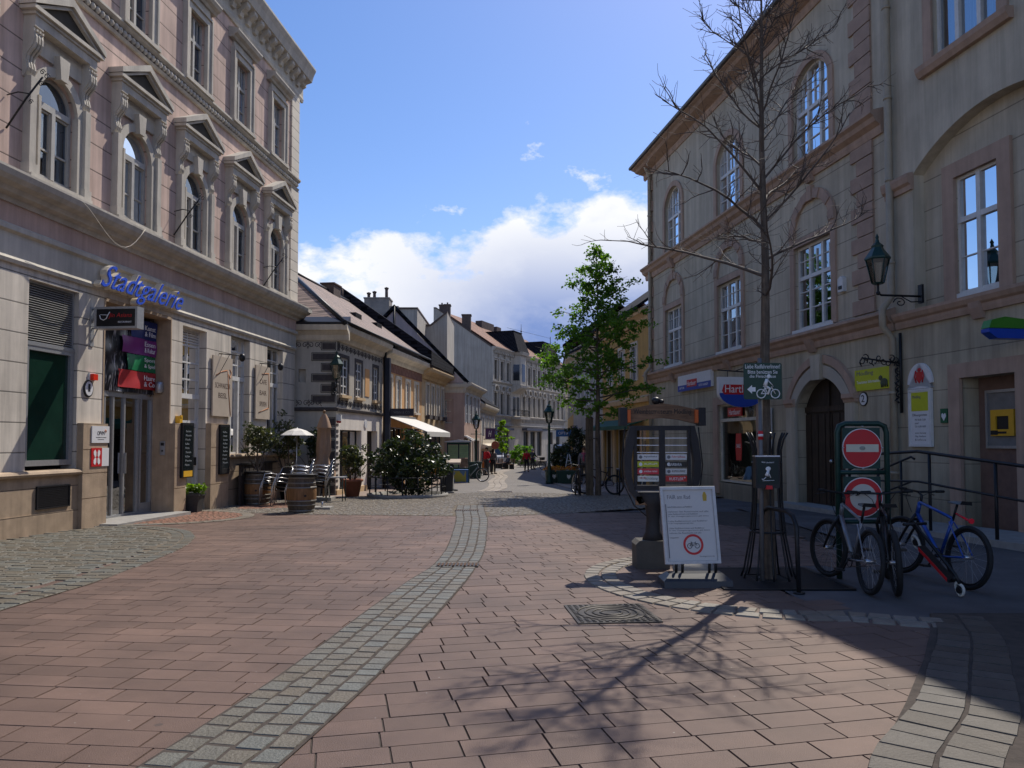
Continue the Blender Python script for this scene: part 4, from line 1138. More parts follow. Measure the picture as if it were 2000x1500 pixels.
g = MB(RF); g.text('Hartlauer', 25.1, 2.45, .8, .17, -.062, .006, right=-1); g.build('lettering', M['white_ink'], sw)
g = MB(RF); g.band([(25.75,-.1),(25.75,2.8),(23.0,2.8),(23.0,-.1)], [(26.1,-.1),(26.1,3.05),(22.65,3.05),(22.65,-.1)], -.02, .06); g.build('shop_surround', M['salmon'], hse)
# cash machine recess
g = MB(RF); g.band([(14.72,-.5),(14.72,2.8),(13.4,2.8),(13.4,-.5)], [(15.02,-.5),(15.02,3.08),(13.1,3.08),(13.1,-.5)], -.02, .07)
g.build('recess_surround', M['salmon'], hse)
g = MB(RF); g.box(13.4,14.72,-.4,-.345,-.5,2.8); g.build('recess_back', mat('dull red recess wall', (.19,.12,.095), .8), hse)

def rt(name, label, cat, u, w, z, group=None):
    return thing(name, label, cat, RF(u,w,z), 0, group)
t = rt('cash_machine', 'wall cash machine with a yellow surround and grey frame in the recess by the ramp', 'cash machine', 14.05, -.34, 1.5)
g = MB(RF); g.rect_ring(13.68,14.47,1.52,2.5,.05,-.34,-.30); g.build('frame', M['alu'], t)
g = MB(RF); g.box(13.66,14.49,-.345,-.33,1.5,2.52); g.build('panel', mat('grey machine panel', (.2,.2,.2), .5), t)
g = MB(RF); g.rect_ring(13.95,14.25,1.82,2.06,.12,-.33,-.28); g.build('surround', M['yellow'], t)
g = MB(RF); g.box(13.95,14.25,-.33,-.31,1.82,2.06); g.build('screen', M['black_plastic'], t)
g = MB(RF); g.box(14.2,14.36,-.29,-.27,1.72,1.8); g.box(14.0,14.2,-.29,-.275,1.74,1.78); g.build('card_slot', M['ink'], t)
t = rt('crest_board', 'white opening hours board with a rounded top and a small red crest', 'sign', 15.84, .03, 1.45)
g = MB(RF); g.rect_ring(15.56,16.14,1.54,2.62,.05,.01,.07); g.build('frame', M['white_paint'], t)
g = MB(RF); g.box(15.55,16.15,.01,.055,1.53,2.63); g.build('panel', M['white_sign'], t)
g = MB(RF); g.prism([(15.48,2.68)]+[(15.85+.37*math.cos(PI*i/14), 2.78+.42*math.sin(PI*i/14)) for i in range(15)]+[(16.22,2.68)],.005,.05); g.build('crest_panel', M['white_sign'], t)
g = MB(RF); g.prism([(15.76,3.02),(15.94,3.02),(15.95,2.88),(15.85,2.78),(15.75,2.88)],.05,.056); g.ball((15.85,.052,3.06),(.06,.01,.04))
for a in (-1,1): g.tube([(15.85+a*.10,.054,3.05),(15.85+a*.135,.054,2.92),(15.85+a*.09,.054,2.80)],.014,5)
g.build('crest', M['red_sign'], t)
g = MB(RF); g.box(15.6,16.1,.05,.06,2.22,2.6); g.build('lime_panel', M['lime'], t)
g = MB(RF); g.text('Mödling', 16.06, 2.46, .25, .08, .06, .003, right=-1); g.text('Öffnungszeiten', 16.08, 2.1, .44, .075, .055, .003, right=-1)
for k,s_ in enumerate(('MO 8.00-12.00','und','DO 16.00-18.00','','jeden Samstag','Mag. Stadtamt','Infos')):
    if s_: g.text(s_, 16.0, 2.02-.068*k, .32 if len(s_) > 4 else .1, .04, .055, .002, right=-1)
g.build('lettering', M['grey_ink'], t)
t = rt('tourist_sign', 'lime green town sign on the wall between the gateway and the downpipe', 'sign', 17.4, .02, 2.8)
g = MB(RF); g.box(16.8,18.08,.01,.04,2.76,3.24); g.build('panel', M['lime'], t)
g = MB(RF); g.text('Mödling', 18.0, 3.08, .62, .12, .04, .004, right=-1); g.build('lettering', M['grey_ink'], t)
g = MB(RF); g.text('Tourismus Information', 18.0, 2.92, .85, .07, .04, .003, right=-1); g.build('small_lettering', M['white_ink'], t)
g = MB(RF); g.ball((17.0,.045,2.9),(.13,.006,.09)); g.ball((17.12,.045,3.0),(.07,.006,.06))
for x in (16.9,16.97,17.05,17.1): g.tube([(x,.045,2.9),(x-.02,.045,2.79)],.018,5)
g.build('emblem', flat('dark animal emblem', (.06,.07,.03)), t)
t = rt('house_number_plate', 'oval house number 2 plate under the lime green town sign', 'number plate', 17.8, 0, 2.4)
g = MB(RF); g.disc((17.8,2.57),.165,.0,.02,28,.95); g.build('rim', M['ink'], t)
g = MB(RF); g.disc((17.8,2.57),.14,.01,.026,28,.95); g.build('plate', M['white_sign'], t)
g = MB(RF); g.text('2', 17.86, 2.50, .12, .16, .026, .004, right=-1); g.build('numeral', M['ink'], t)
t = rt('defibrillator_sign', 'small green sign with a white heart beside the cash machine', 'sign', 15.2, 0, 1.9)
g = MB(RF); g.box(15.1,15.29,.0,.03,1.96,2.24); g.build('plate', flat('green safety sign', (.01,.11,.045)), t)
g = MB(RF); g.prism([(15.195,2.0),(15.26,2.09),(15.25,2.14),(15.22,2.15),(15.195,2.12),(15.17,2.15),(15.14,2.14),(15.13,2.09)],.03,.034); g.build('emblem', M['white_ink'], t)
t = rt('yellow_notice', 'small yellow notice fixed beside the gateway', 'sign', 18.3, .09, 1.5)
g = MB(RF); g.box(18.05,18.30,.088,.11,1.42,1.66); g.build('plate', M['yellow'], t)
t = rt('alarm_box', 'small white alarm box on the wall between the windows and the red quoins', 'box', 18.5, 0, 5.2)
g = MB(RF); g.prism([(18.40,5.18),(18.62,5.18),(18.62,5.5),(18.51,5.56),(18.40,5.5)],0,.10); g.build('case', M['white_paint'], t)
g = MB(RF); g.box(18.44,18.58,.10,.112,5.24,5.32); g.build('vent', M['ink'], t)

def lantern(mb_f, mb_g, fr, c, s=1.0, n=6):
    """six sided street lantern: roof, finial, tapered glass body; c is the foot of the body"""
    f = mb_f
    x,y,z = c
    f.lathe([(.10*s,0),(.12*s,.03*s)], c, n, smooth=False)
    f.lathe([(.235*s,.50*s),(.25*s,.52*s),(.25*s,.55*s),(.13*s,.72*s),(.11*s,.76*s),(.12*s,.80*s),(.04*s,.88*s),(.025*s,.95*s),(.035*s,.98*s),(0,1.06*s)], c, n, smooth=False)
    for k in range(n):
        a = 2*PI*k/n
        f.tube([(x+.115*s*math.cos(a), y+.115*s*math.sin(a), z+.02*s),(x+.225*s*math.cos(a), y+.225*s*math.sin(a), z+.51*s)], .012*s, 4)
    mb_g.lathe([(.108*s,.03*s),(.215*s,.50*s)], c, n, smooth=False)
t = rt('wall_lantern', 'black wall lantern on a scrolled arm beside the upper right window', 'lamp', 15.75, 0, 4.45)
g = MB(RF); gl = MB(RF)
lantern(g, gl, RF, (15.78,.98,4.78), .98); g.build('lantern_frame', M['green_metal'], t); gl.build('lamp_glass', M['lamp_glass'], t)
g = MB(RF); g.tube([(15.78,.98,4.80),(15.78,.98,4.62),(15.78,.92,4.56),(15.78,.06,4.56)], .022, 8); g.box(15.72,15.84,.0,.05,4.42,4.8); g.ball((15.78,.98,4.6),.045)
g.tube([(15.78,.5+.15*(1-k/16)*math.cos(k*.6),4.42+.11*(1-k/16)*math.sin(k*.6)) for k in range(15)],.012,5)
g.tube([(15.78,.05,4.45),(15.78,.25,4.44),(15.78,.45,4.54)],.012,5)
g.build('arm', M['black_metal'], t)
t = rt('iron_sign_bracket', 'ornate black iron bracket on the wall beside the lime green sign', 'bracket', 16.4, 0, 2.7)
g = MB(RF); g.tube([(16.42,.05,2.2),(16.42,.05,3.9)],.03,6); g.tube([(16.42,.05,3.25),(16.42,.95,3.35)],.018,6); g.build('bar', M['black_metal'], t)
g = MB(RF)
for k in range(9):
    cw = .15+.1*k; cz = 3.3+.05*math.sin(k*2)
    g.tube([(16.42,cw+.08*(1-j/11)*math.cos(j*.8+k),cz+.09*(1-j/11)*math.sin(j*.8+k)) for j in range(9)],.012,4)
for k in range(7): g.tube([(16.42,.08+.12*(1-j/11)*abs(math.cos(j*.8+k)),2.45+.13*k+.09*(1-j/11)*math.sin(j*.8+k)) for j in range(9)],.013,4)
g.tube([(16.42,.95,3.35),(16.42,1.0,3.25),(16.42,.95,3.17)],.012,4)
g.build('scroll', M['black_metal'], t)
# shop signs of the optician
t = rt('fascia_sign', 'white and blue shop fascia board with red name panel, flat on the wall', 'sign', 27.5, 0, 3.4)
g = MB(RF); g.box(26.1,29.1,.01,.12,3.46,4.02); g.build('board', M['white_sign'], t)
g = MB(RF); g.box(26.1,29.1,.115,.126,3.44,3.66); g.build('blue_band', M['blue_sign'], t)
g = MB(RF); g.box(27.3,28.2,.12,.135,3.56,3.82); g.build('name_panel', M['red_sign'], t)
g = MB(RF); g.text('Hartlauer', 28.15, 3.61, .8, .16, .135, .004, right=-1); g.text('OPTIK', 28.95, 3.52, .5, .08, .127, .003, right=-1); g.text('FOTO HANDY', 27.1, 3.52, .8, .08, .127, .003, right=-1); g.build('lettering', M['white_ink'], t)
t = rt('hanging_shop_sign', 'rounded white and blue hanging shop sign, half behind the green cyclist sign', 'sign', 22.4, .1, 2.7)
def SF(a,b,c): return RF(22.4-b, .1+a*.74, c-.42)       # faces down the street towards the square
EL = [(.95+.95*math.cos(PI*i/20), 3.42-.42*math.sin(PI*i/20)) for i in range(21)]
g = MB(SF); g.prism([(0,3.42),(0,3.86),(1.9,3.86),(1.9,3.42)]+EL[1:-1], -.08, .08); g.build('board', M['white_sign'], t)
g = MB(SF); g.prism([(.02,3.40),(1.88,3.40)]+[(x*.99+.01,z) for x,z in EL[1:-1] if z < 3.40], -.086, .086); g.build('blue_band', M['blue_sign'], t)
g = MB(SF); g.prism([(.2,3.36),(1.7,3.36),(1.78,3.46),(1.7,3.64),(.2,3.64),(.12,3.46)], -.094,.094); g.build('name_panel', M['red_sign'], t)
g = MB(SF); g.text('Hartlauer', 1.66, 3.41, 1.42, .22, .094, .006, right=-1); g.build('lettering', M['white_ink'], t)
g = MB(SF); g.tube([(-.1,0,3.98),(1.9,0,4.06)],.02,6); g.tube([(-.1,0,4.4),(1.2,0,4.03)],.014,6)
for x in (.3,1.5): g.tube([(x,0,3.86),(x,0,4.04)],.01,5)
g.build('bracket', M['black_metal'], t)
t = rt('bank_sign', 'green and blue lozenge bank sign at the right edge, above the cash machine', 'sign', 12.9, .2, 3.3)
def BF(a,b,c): return RF(12.95-b, .1+a, c)
g = MB(BF); g.prism([(-.02,3.40),(.2,3.30),(.75,3.30),(.9,3.40),(.9,3.46),(-.02,3.46)],-.09,.09); g.build('lower_half', flat('strong blue sign', (.01,.06,.42),.35), t)
g = MB(BF); g.prism([(.9,3.47),(.85,3.60),(.6,3.66),(.2,3.62),(.0,3.56),(-.02,3.47)],-.09,.09); g.build('upper_half', flat('strong green sign', (.05,.22,.02),.35), t)
g = MB(BF); g.tube([(-.1,0,3.46),(.3,0,3.46)],.03,6); g.build('bracket', M['alu'], t)
# posters by the gateway
for k,(u0,u1,z0,z1,lab) in enumerate(((22.0,22.55,1.75,2.55,'white poster panel with pink lettering left of the gateway, upper of two'),(22.0,22.55,.95,1.65,'white poster panel with a grey arrow left of the gateway, lower of two'))):
    t = rt('wall_poster', lab, 'sign', (u0+u1)/2, 0, z0, 'poster panels by the gateway')
    g = MB(RF); g.box(u0,u1,.065,.085,z0,z1); g.build('panel', mat('pale poster panel', (.42,.42,.42), .6), t)
    g = MB(RF)
    if k == 0: g.text('info', u1-.1, z0+.25, .35, .16, .085, .003, right=-1)
    else: g.add([(22.42,.088,z0+.35),(22.2,.088,z0+.55),(22.2,.088,z0+.15)],[(0,1,2)])
    g.build('print', M['red_ink'] if k == 0 else M['grey_ink'], t)
# ramp with handrails in front of the cash machine
t = rt('ramp_railing', 'near black tubular handrails along the ramp before the cash machine', 'railing', 14.8, 1.2, 0)
g = MB(RF)
def rl(pts, r=.026): g.tube(pts, r, 8)
rl([(16.3,1.35,.35),(16.3,1.35,1.02),(15.3,1.35,1.36),(14.2,1.35,1.42),(11.0,1.35,1.16),(8,1.35,1.0)],.03)
rl([(16.3,1.35,.52),(15.3,1.35,.84),(14.2,1.35,.88),(11,1.35,.64),(8,1.35,.5)],.02)
g.build('rail', M['black_metal'], t)
for u,z in ((15.35,1.36),(13.9,1.4),(12.4,1.28),(10.9,1.16)):
    g = MB(RF); rl([(u,1.35,-.1),(u,1.35,z)],.028); g.build('post', M['black_metal'], t)
g = MB(RF); rl([(16.25,.75,.0),(16.25,.75,.98),(15.2,.75,1.30),(15.1,.75,1.26)],.022); rl([(15.5,.75,0),(15.5,.75,1.2)],.022); rl([(15.95,.75,0),(15.95,.75,1.05)],.022); rl([(16.25,.75,.5),(15.2,.75,.82)],.018); g.build('inner_rail', M['black_metal'], t)
g = MB(RF); g.hexa([(16.6,0,-.4),(16.6,1.45,-.4),(8,1.45,-.4),(8,0,-.4)], [(16.6,0,-.02),(16.6,1.45,-.02),(8,1.45,.16),(8,0,.16)]); struct(g.build('ramp', M['concrete']))
# ------------------------------------------------------------------ houses farther down the street
def uvec(k):
    n = math.hypot(1,k); return (k/n, 1/n)
def tile_mat(name, c, c2):
    m, nt, b = new_mat(name); L = nt.links
    tc = nt.nodes.new('ShaderNodeTexCoord').outputs['Object']
    sp_ = nt.nodes.new('ShaderNodeSeparateXYZ'); L.new(tc, sp_.inputs[0])
    cb = nt.nodes.new('ShaderNodeCombineXYZ'); L.new(sp_.outputs[1], cb.inputs[0]); L.new(math_n(nt,'MULTIPLY',sp_.outputs[2],1.5), cb.inputs[1])
    br = nd(nt, 'ShaderNodeTexBrick', Scale=1.0); br.inputs['Brick Width'].default_value = .22; br.inputs['Row Height'].default_value = .24; br.inputs['Mortar Size'].default_value = .022
    br.inputs['Color1'].default_value = (*c,1); br.inputs['Color2'].default_value = (*c2,1); br.inputs['Mortar'].default_value = (*[x*.25 for x in c],1)
    L.new(cb.outputs[0], br.inputs['Vector'])
    n = nd(nt, 'ShaderNodeTexNoise', Scale=1.2, Detail=5.0); L.new(tc, n.inputs['Vector'])
    L.new(mixc(nt, 1.0, br.outputs[0], mixc(nt, n.outputs[0], (.5,.5,.5), (1.3,1.25,1.2)), 'MULTIPLY'), b.inputs['Base Color'])
    b.inputs['Roughness'].default_value = .8
    bp = nd(nt, 'ShaderNodeBump', Strength=.6, Distance=.03); L.new(br.outputs[1], bp.inputs['Height']); bp.invert = True; L.new(bp.outputs[0], b.inputs['Normal'])
    return m
M['tile_pale'] = tile_mat('weathered pinkish tiles', (.34,.25,.215), (.25,.19,.165))
M['tile_dark'] = tile_mat('dark slate tiles', (.030,.032,.042), (.022,.024,.032))
for n_ in M['tile_dark'].node_tree.nodes:
    if n_.type == 'BSDF_PRINCIPLED': n_.inputs['Specular IOR Level'].default_value = .12; n_.inputs['Roughness'].default_value = .95
M['tile_red'] = tile_mat('red brown tiles', (.30,.13,.075), (.22,.10,.06))
M['graffito'] = mat('grey beige scratched plaster', (.50,.46,.39), .9, 0, .16, 1.5, .2, 40, streak=.12)
M['graffito_dark'] = mat('dark grey scratched panels', (.075,.065,.065), .9, 0, .3, 8)
M['shop_white'] = mat('white shop front plaster', (.78,.72,.64), .9, 0, .1, 1.5, .15, 40, streak=.1)
M['orange'] = mat('orange ochre plaster', (.66,.37,.16), .9, 0, .18, 1.3, .15, 40, streak=.15)
M['ochre'] = mat('pale ochre plaster', (.62,.45,.26), .9, 0, .14, 1.3, .15, 40, streak=.12)
M['salmon_wall'] = mat('dull salmon plaster', (.52,.36,.29), .9, 0, .14, 1.2, .15, 40, streak=.15)
M['mauve'] = mat('mauve grey gable plaster', (.70,.56,.52), .9, 0, .14, .8, .1, 40, streak=.15)
M['cream'] = mat('cream plaster', (.66,.59,.48), .9, 0, .14, 1.2, .15, 40, streak=.15)
M['ornate'] = mat('pale grey stucco', (.47,.43,.37), .9, 0, .16, 1.2, .15, 40, streak=.2)
M['firewall'] = mat('bare grey fire wall', (.40,.37,.325), .92, 0, .18, .5, .2, 30, streak=.22)
M['yellow_wall'] = mat('yellow ochre plaster', (.50,.31,.10), .9, 0, .14, 1.2, .15, 40, streak=.12)
M['brick_ch'] = mat('sooty brick', (.10,.075,.065), .9, 0, .3, 5, .3, 30)
M['pane'] = mat('dark window pane', (.02,.024,.03), .06, 0, .3, 1, spec=.8)

def gable_roof(parent, fr, u0, u1, we, ze, wr, zr, wb, zb, m, name='roof', t=.14):
    mb = MB(fr)
    mb.hexa([(u0,we,ze),(u1,we,ze),(u1,wr,zr),(u0,wr,zr)], [(u0,we,ze+t),(u1,we,ze+t),(u1,wr,zr+t),(u0,wr,zr+t)])
    mb.hexa([(u0,wr,zr),(u1,wr,zr),(u1,wb,zb),(u0,wb,zb)], [(u0,wr,zr+t),(u1,wr,zr+t),(u1,wb,zb+t),(u0,wb,zb+t)])
    return mb.build(name, m, parent)

def house_body(parent, fr, u0, u1, z0, z1, depth, m, ops=(), rv=.2):
    mb = MB(fr)
    wall(mb, u0, u1, z0, z1, 0, [(*o,0) if len(o) == 4 else o for o in ops], rv)
    mb.quad((u0,0,z0),(u0,-depth,z0),(u0,-depth,z1),(u0,0,z1)); mb.quad((u1,0,z0),(u1,-depth,z0),(u1,-depth,z1),(u1,0,z1))
    mb.quad((u0,-depth,z0),(u1,-depth,z0),(u1,-depth,z1),(u0,-depth,z1))
    w = mb.build('wall', m, parent)
    mb = MB(fr); mb.box(u0+.03,u1-.03,-depth+.05,-.55,z0,z1-.02); mb.build('core', M['dark'], parent)
    return w

def win(parent, fr, a, b, z0, z1, nx=2, nz=3, w=-.12, m='white_paint', t=.06, bar=.03, surround=None, sill=None, name='window', pane='pane'):
    mb = MB(fr)
    mb.rect_ring(a+t,b-t,z0+t,z1-t,t,w-.04,w+.03)
    for i in range(1,nx): x = a+(b-a)*i/nx; mb.box(x-bar,x+bar,w-.03,w+.035,z0+t,z1-t)
    for j in range(1,nz): z = z0+(z1-z0)*j/nz; mb.box(a+t,b-t,w-.03,w+.025,z-bar*.8,z+bar*.8)
    o = mb.build(name, M[m], parent)
    g = MB(fr); g.quad((a+t,w,z0+t),(b-t,w,z0+t),(b-t,w,z1-t),(a+t,w,z1-t)); g.build('pane', M[pane], o)
    if surround:
        s = MB(fr); s.band([(a,z0),(a,z1),(b,z1),(b,z0)], [(a-.14,z0),(a-.14,z1+.14),(b+.14,z1+.14),(b+.14,z0)], -.02, .05); s.build('surround', M[surround], o)
    if sill:
        s = MB(fr); s.box(a-.12,b+.12,-.1,.12,z0-.10,z0); s.build('sill', M[sill], o)
    return o

# --- scratched plaster corner house
D1 = uvec(.13); P1 = (-5.95,26.0); N1 = (D1[1],-D1[0])
H1 = frame(P1, D1, N1)
def F1(a,b,c): return (P1[0]-a, P1[1]-b, c)          # front face: a runs left from the corner, b towards the square
t = thing('graffito_house', 'grey corner house with dark painted corner blocks and a scrollwork frieze, behind the wine barrels', 'building', (P1[0],P1[1],-.3))
mb = MB(H1); wall(mb, 0, 5.3, 2.7, 5.1, 0, [(.36,1.12,3.2,4.5,0),(1.92,2.62,3.2,4.5,0),(4.0,4.6,3.2,4.5,0)], .16); mb.build('upper_wall', M['graffito'], t)
mb = MB(H1); wall(mb, 0, 5.3, -.8, 2.7, 0, [(.35,2.65,-.1,2.0,0),(3.3,4.6,-.4,2.0,0)], .3); mb.build('shop_wall', M['shop_white'], t)
mb = MB(F1); wall(mb, 0, 2.4, -.8, 5.1, 0, [(1.05,1.3,3.6,4.05,0)], .2); mb.quad((1.05,-.15,3.6),(1.3,-.15,3.6),(1.3,-.15,4.05),(1.05,-.15,4.05)); mb.build('front_wall', M['graffito'], t)
mb = MB(H1); mb.hexa([(.5,-.6,-.8),(5.3,-.6,-.8),(5.3,-7,-.8),(.5,-5,-.8)],[(.5,-.6,5),(5.3,-.6,5),(5.3,-7,5),(.5,-5,5)]); mb.build('core', M['dark'], t)
cp = [(-.05,5.02),(.06,5.02),(.10,5.10),(.12,5.2),(.26,5.30),(.38,5.34),(.42,5.46),(.42,5.52),(-.05,5.56)]
mb = MB(H1); mb.mould(cp, .0, 5.3); mb.build('cornice', M['cream'], t)
mb = MB(F1); mb.mould([(b+.004,c+.002) for b,c in cp], -.425, 2.6); mb.build('cornice', M['cream'], t)
mb = MB(H1); mb.mould([(-.02,2.62),(.08,2.64),(.10,2.72),(-.02,2.76)], -.08, 5.3); mb.build('string_course', M['graffito_dark'], t)
mb = MB(F1); mb.mould([(-.02,2.62),(.082,2.642),(.102,2.722),(-.02,2.762)], -.08, 2.4); mb.build('string_course', M['graffito_dark'], t)
# painted blocks of the corner, alternating long and short, on both faces
for fr,ln_ in ((F1,(.82,.5)),(H1,(.28,.2))):
    mb = MB(fr); mf = MB(fr)
    for k in range(6):
        z = 2.86+.36*k; l = ln_[k%2]
        mb.box(.06,l,.0,.012,z+.07,z+.28); mf.rect_ring(.05,l+.02,z+.05,z+.30,.018,.0,.015)
    for k in range(7):
        z = -.2+.38*k
        if fr is F1: mb.box(.06,.5,.0,.012,z+.05,z+.30); mf.rect_ring(.05,.52,z+.03,z+.32,.018,.0,.015)
        else: mb.box(.02,.2,.0,.012,z+.05,z+.13); mb.box(.02,.2,.0,.012,z+.2,z+.30)
    mb.build('corner_blocks', M['graffito_dark'], t); mf.build('block_outlines', M['ink'], t)
# scrollwork friezes
for fr,a0,a1,z in ((F1,.55,1.5,4.87),(H1,.1,5.2,4.84),(F1,.5,1.5,2.9),(H1,.1,5.2,2.92)):
    mb = MB(fr); u = a0+.12; k = 0
    while u < a1-.1:
        s_ = 1 if k % 2 else -1
        mb.tube([(u+.10*(1-j/15)*math.cos(j*.62)*s_, .006, z+.11*(1-j/15)*math.sin(j*.62)) for j in range(13)], .011, 4)
        mb.tube([(u+.12*s_,.006,z-.11),(u+.05*s_,.006,z),(u+.12*s_,.006,z+.11)], .012, 4)
        u += .21; k += 1
    mb.build('scroll_frieze', M['graffito_dark'], t)
for a,b in ((.36,1.12),(1.92,2.62),(4.0,4.6)):
    o = win(t, H1, a, b, 3.2, 4.5, 2, 4, -.06, sill='ochre')
    s_ = MB(H1); s_.band([(a,3.2),(a,4.5),(b,4.5),(b,3.2)],[(a-.1,3.2),(a-.1,4.62),(b+.1,4.62),(b+.1,3.2)],-.02,.02); s_.build('painted_surround', M['graffito_dark'], o)
mb = MB(H1); mb.box(3.0,3.5,-.02,.02,3.3,4.35); mb.build('orange_niche', M['orange'], t)
o = win(t, H1, .35, 2.65, -.05, 2.0, 3, 1, -.22, 'black_metal', .05, .025, name='shop_window', pane='glass_dark')
mb = MB(H1); mb.box(3.3,4.6,-.3,-.24,-.4,2.0); mb.box(3.95,4.5,-.25,-.22,-.3,1.95); mb.build('door', M['wood_door'], t)
mb = MB(H1); mb.box(.0,2.9,.0,.05,-.6,-.05); mb.box(2.9,3.25,0,.04,-.6,-.05); mb.build('base_strip', M['ochre'], t)
mb = MB(H1); mb.disc((3.1,2.25),.16,.0,.03); mb.build('number_plate', M['white_sign'], t)
# tiled hipped roof over this and the next house
mb = MB(H1)
A0, A1, A2, A3 = (-.42,.42,5.56),(11.75,.42,5.56),(11.75,-3.7,8.55),(4.1,-3.7,8.55)
B0 = (-.2,-4.2,5.56)
mb.quad(A0,A1,A2,A3); mb.add([A0,A3,B0],[(0,1,2)]); mb.quad(A2,A3,B0,(11.75,-8,5.56))
mb.build('roof', M['tile_pale'], t)
mb = MB(H1); mb.tube([(-.44,.44,5.60),(11.75,.44,5.60)],.06,6); mb.tube([A0,A3],.09,6); mb.tube([A3,A2],.09,6)
mb.build('gutter', M['black_metal'], t)
mb = MB(F1); mb.mould([(.46,5.54),(.46,5.60),(-.1,5.86),(-.1,5.54)],-.44,2.5); mb.build('metal_flashing', M['black_metal'], t)
for u_,w_,h_ in ((5.1,-1.2,.55),(8.6,-1.4,.5)):
    mb = MB(H1); zc = 5.56+(.42-w_)*.726
    mb.box(u_,u_+.75,w_-.9,w_+.1,zc-.3,zc+h_*.25); mb.build('skylight', M['tile_dark'], t)
mb = MB(H1); mb.box(8.7,9.6,-4.0,-3.4,8.0,8.85); mb.box(8.65,9.65,-4.05,-3.35,8.85,8.91); mb.tube([(10.6,-3.7,8.3),(10.6,-3.7,9.0)],.08,6); mb.build('chimney', M['brick_ch'], t)
# --- orange house with four windows under the same roof
t = thing('orange_house', 'orange two storey house with painted frieze above a white awning', 'building', H1(5.3,0,-.4))
house_body(t, H1, 5.3, 11.75, -.9, 5.35, 6, M['orange'], [(5.9,6.5,2.95,4.3),(7.25,7.85,2.95,4.3),(8.8,9.4,2.95,4.3),(10.35,10.95,2.95,4.3),(5.8,8.3,-.4,2.2),(8.7,11.3,-.4,2.2)])
for a in (5.9,7.25,8.8,10.35): win(t, H1, a, a+.6, 2.95, 4.3, 2, 3, -.06, surround='cream', sill='cream')
for a,b in ((5.8,8.3),(8.7,11.3)): win(t, H1, a, b, -.4, 2.2, 3, 1, -.15, 'black_metal', .06, .03, name='shop_window')
mb = MB(H1); mb.mould([(b,c-.12) for b,c in cp], 5.32, 11.8); mb.build('cornice', M['cream'], t)
mb = MB(H1); mb.box(5.32,11.74,.002,.012,4.52,4.92); mb.build('frieze', mat('dark pink frieze', (.22,.10,.08), .9, 0, .4, 6), t)
mb = MB(H1)
for k in range(26):
    u = 5.4+.245*k; mb.band([(u,4.58),(u+.12,4.85),(u+.24,4.58)],[(u,4.54),(u+.12,4.90),(u+.24,4.54)],.012,.018)
mb.build('zigzag_pattern', M['salmon'], t)
mb = MB(H1); mb.tube([(5.25,.1,5.3),(5.25,.1,-.5)],.07,8); mb.build('downpipe', M['black_metal'], t)
t = thing('shop_pole_sign', 'dark tall post with a projecting dark sign board, before the orange house', 'sign', H1(4.9,.35,-.4))
mb = MB(H1); mb.box(4.82,5.02,.25,.42,-.5,4.95); mb.build('post', mat('dark blue grey metal', (.02,.026,.045), .5, .2), t)
mb = MB(lambda a,b,c: (H1(5.0,.4,0)[0]+a, H1(5.0,.4,0)[1]+b, c)); mb.box(0,.95,-.05,.05,2.62,2.92); mb.build('sign_board', mat('dark sign board', (.025,.022,.035), .5), t)
mb = MB(lambda a,b,c: (H1(5.0,.4,0)[0]+a, H1(5.0,.4,0)[1]+b, c)); mb.text('WEIN & CO', .14, 2.72, .66, .09, -.054, .003); mb.build('lettering', M['grey_ink'], t)
t = thing('awning', 'white slanted shop awning over the orange house front', 'awning', H1(8.5,0,2.6))
mb = MB(H1); mb.hexa([(5.7,.06,2.62),(10.2,.06,2.62),(10.2,1.75,1.98),(5.7,1.75,1.98)],[(5.7,.06,2.65),(10.2,.06,2.65),(10.2,1.75,2.01),(5.7,1.75,2.01)])
mb.build('canopy', mat('white awning cloth', (.66,.64,.60), .8, 0, .05, 3), t)
mb = MB(H1); mb.box(5.7,10.2,1.75,1.765,1.80,2.0); mb.build('valance', mat('white awning cloth', (.62,.60,.56), .8, 0, .05, 3), t)
mb = MB(H1); mb.tube([(5.75,.05,2.2),(5.75,1.7,1.95)],.02,6); mb.tube([(10.15,.05,2.2),(10.15,1.7,1.95)],.02,6); mb.box(5.7,10.2,.0,.12,2.58,2.72); mb.build('frame', M['alu'], t)
# --- ochre house with a dark slate roof
t = thing('ochre_house', 'pale ochre house under a dark slate roof, beyond the orange house', 'building', H1(11.75,0,-.5))
house_body(t, H1, 11.75, 17.0, -.9, 5.2, 6, M['ochre'], [(12.6+1.15*k,13.1+1.15*k,2.9,4.45) for k in range(4)]+[(12.3,16.4,-.5,2.1)])
for k in range(4):
    o = win(t, H1, 12.6+1.15*k, 13.1+1.15*k, 2.9, 4.45, 2, 3, -.06, surround='cream')
    mb = MB(H1); mb.box(12.55+1.15*k,13.15+1.15*k,.02,.22,2.72,2.92); mb.build('flower_box', M['graffito_dark'], o)
win(t, H1, 12.3, 16.4, -.5, 2.1, 4, 1, -.15, 'black_metal', .06, .03, name='shop_window')
mb = MB(H1); mb.mould([(b*1.3,c-.3) for b,c in cp], 11.8, 17.3); mb.build('cornice', M['ochre'], t)
mb = MB(H1); mb.hexa([(11.7,.5,5.35),(17.2,.5,5.35),(17.2,-5,9.15),(11.7,-4.4,8.72)],[(11.7,.5,6.05),(17.2,.5,5.7),(17.2,-5,9.7),(11.7,-4.4,9.5)]); mb.quad((11.7,-4.4,9.49),(17.2,-5,9.69),(17.2,-9,6),(11.7,-9,6)); mb.add([(17.2,0,5.3),(17.2,-5,9.2),(17.2,-9,6)],[(0,1,2)])
mb.build('roof', M['tile_dark'], t)
t = thing('small_awning', 'small white awning seen edge on below the ochre house', 'awning', H1(17,0,2.4))
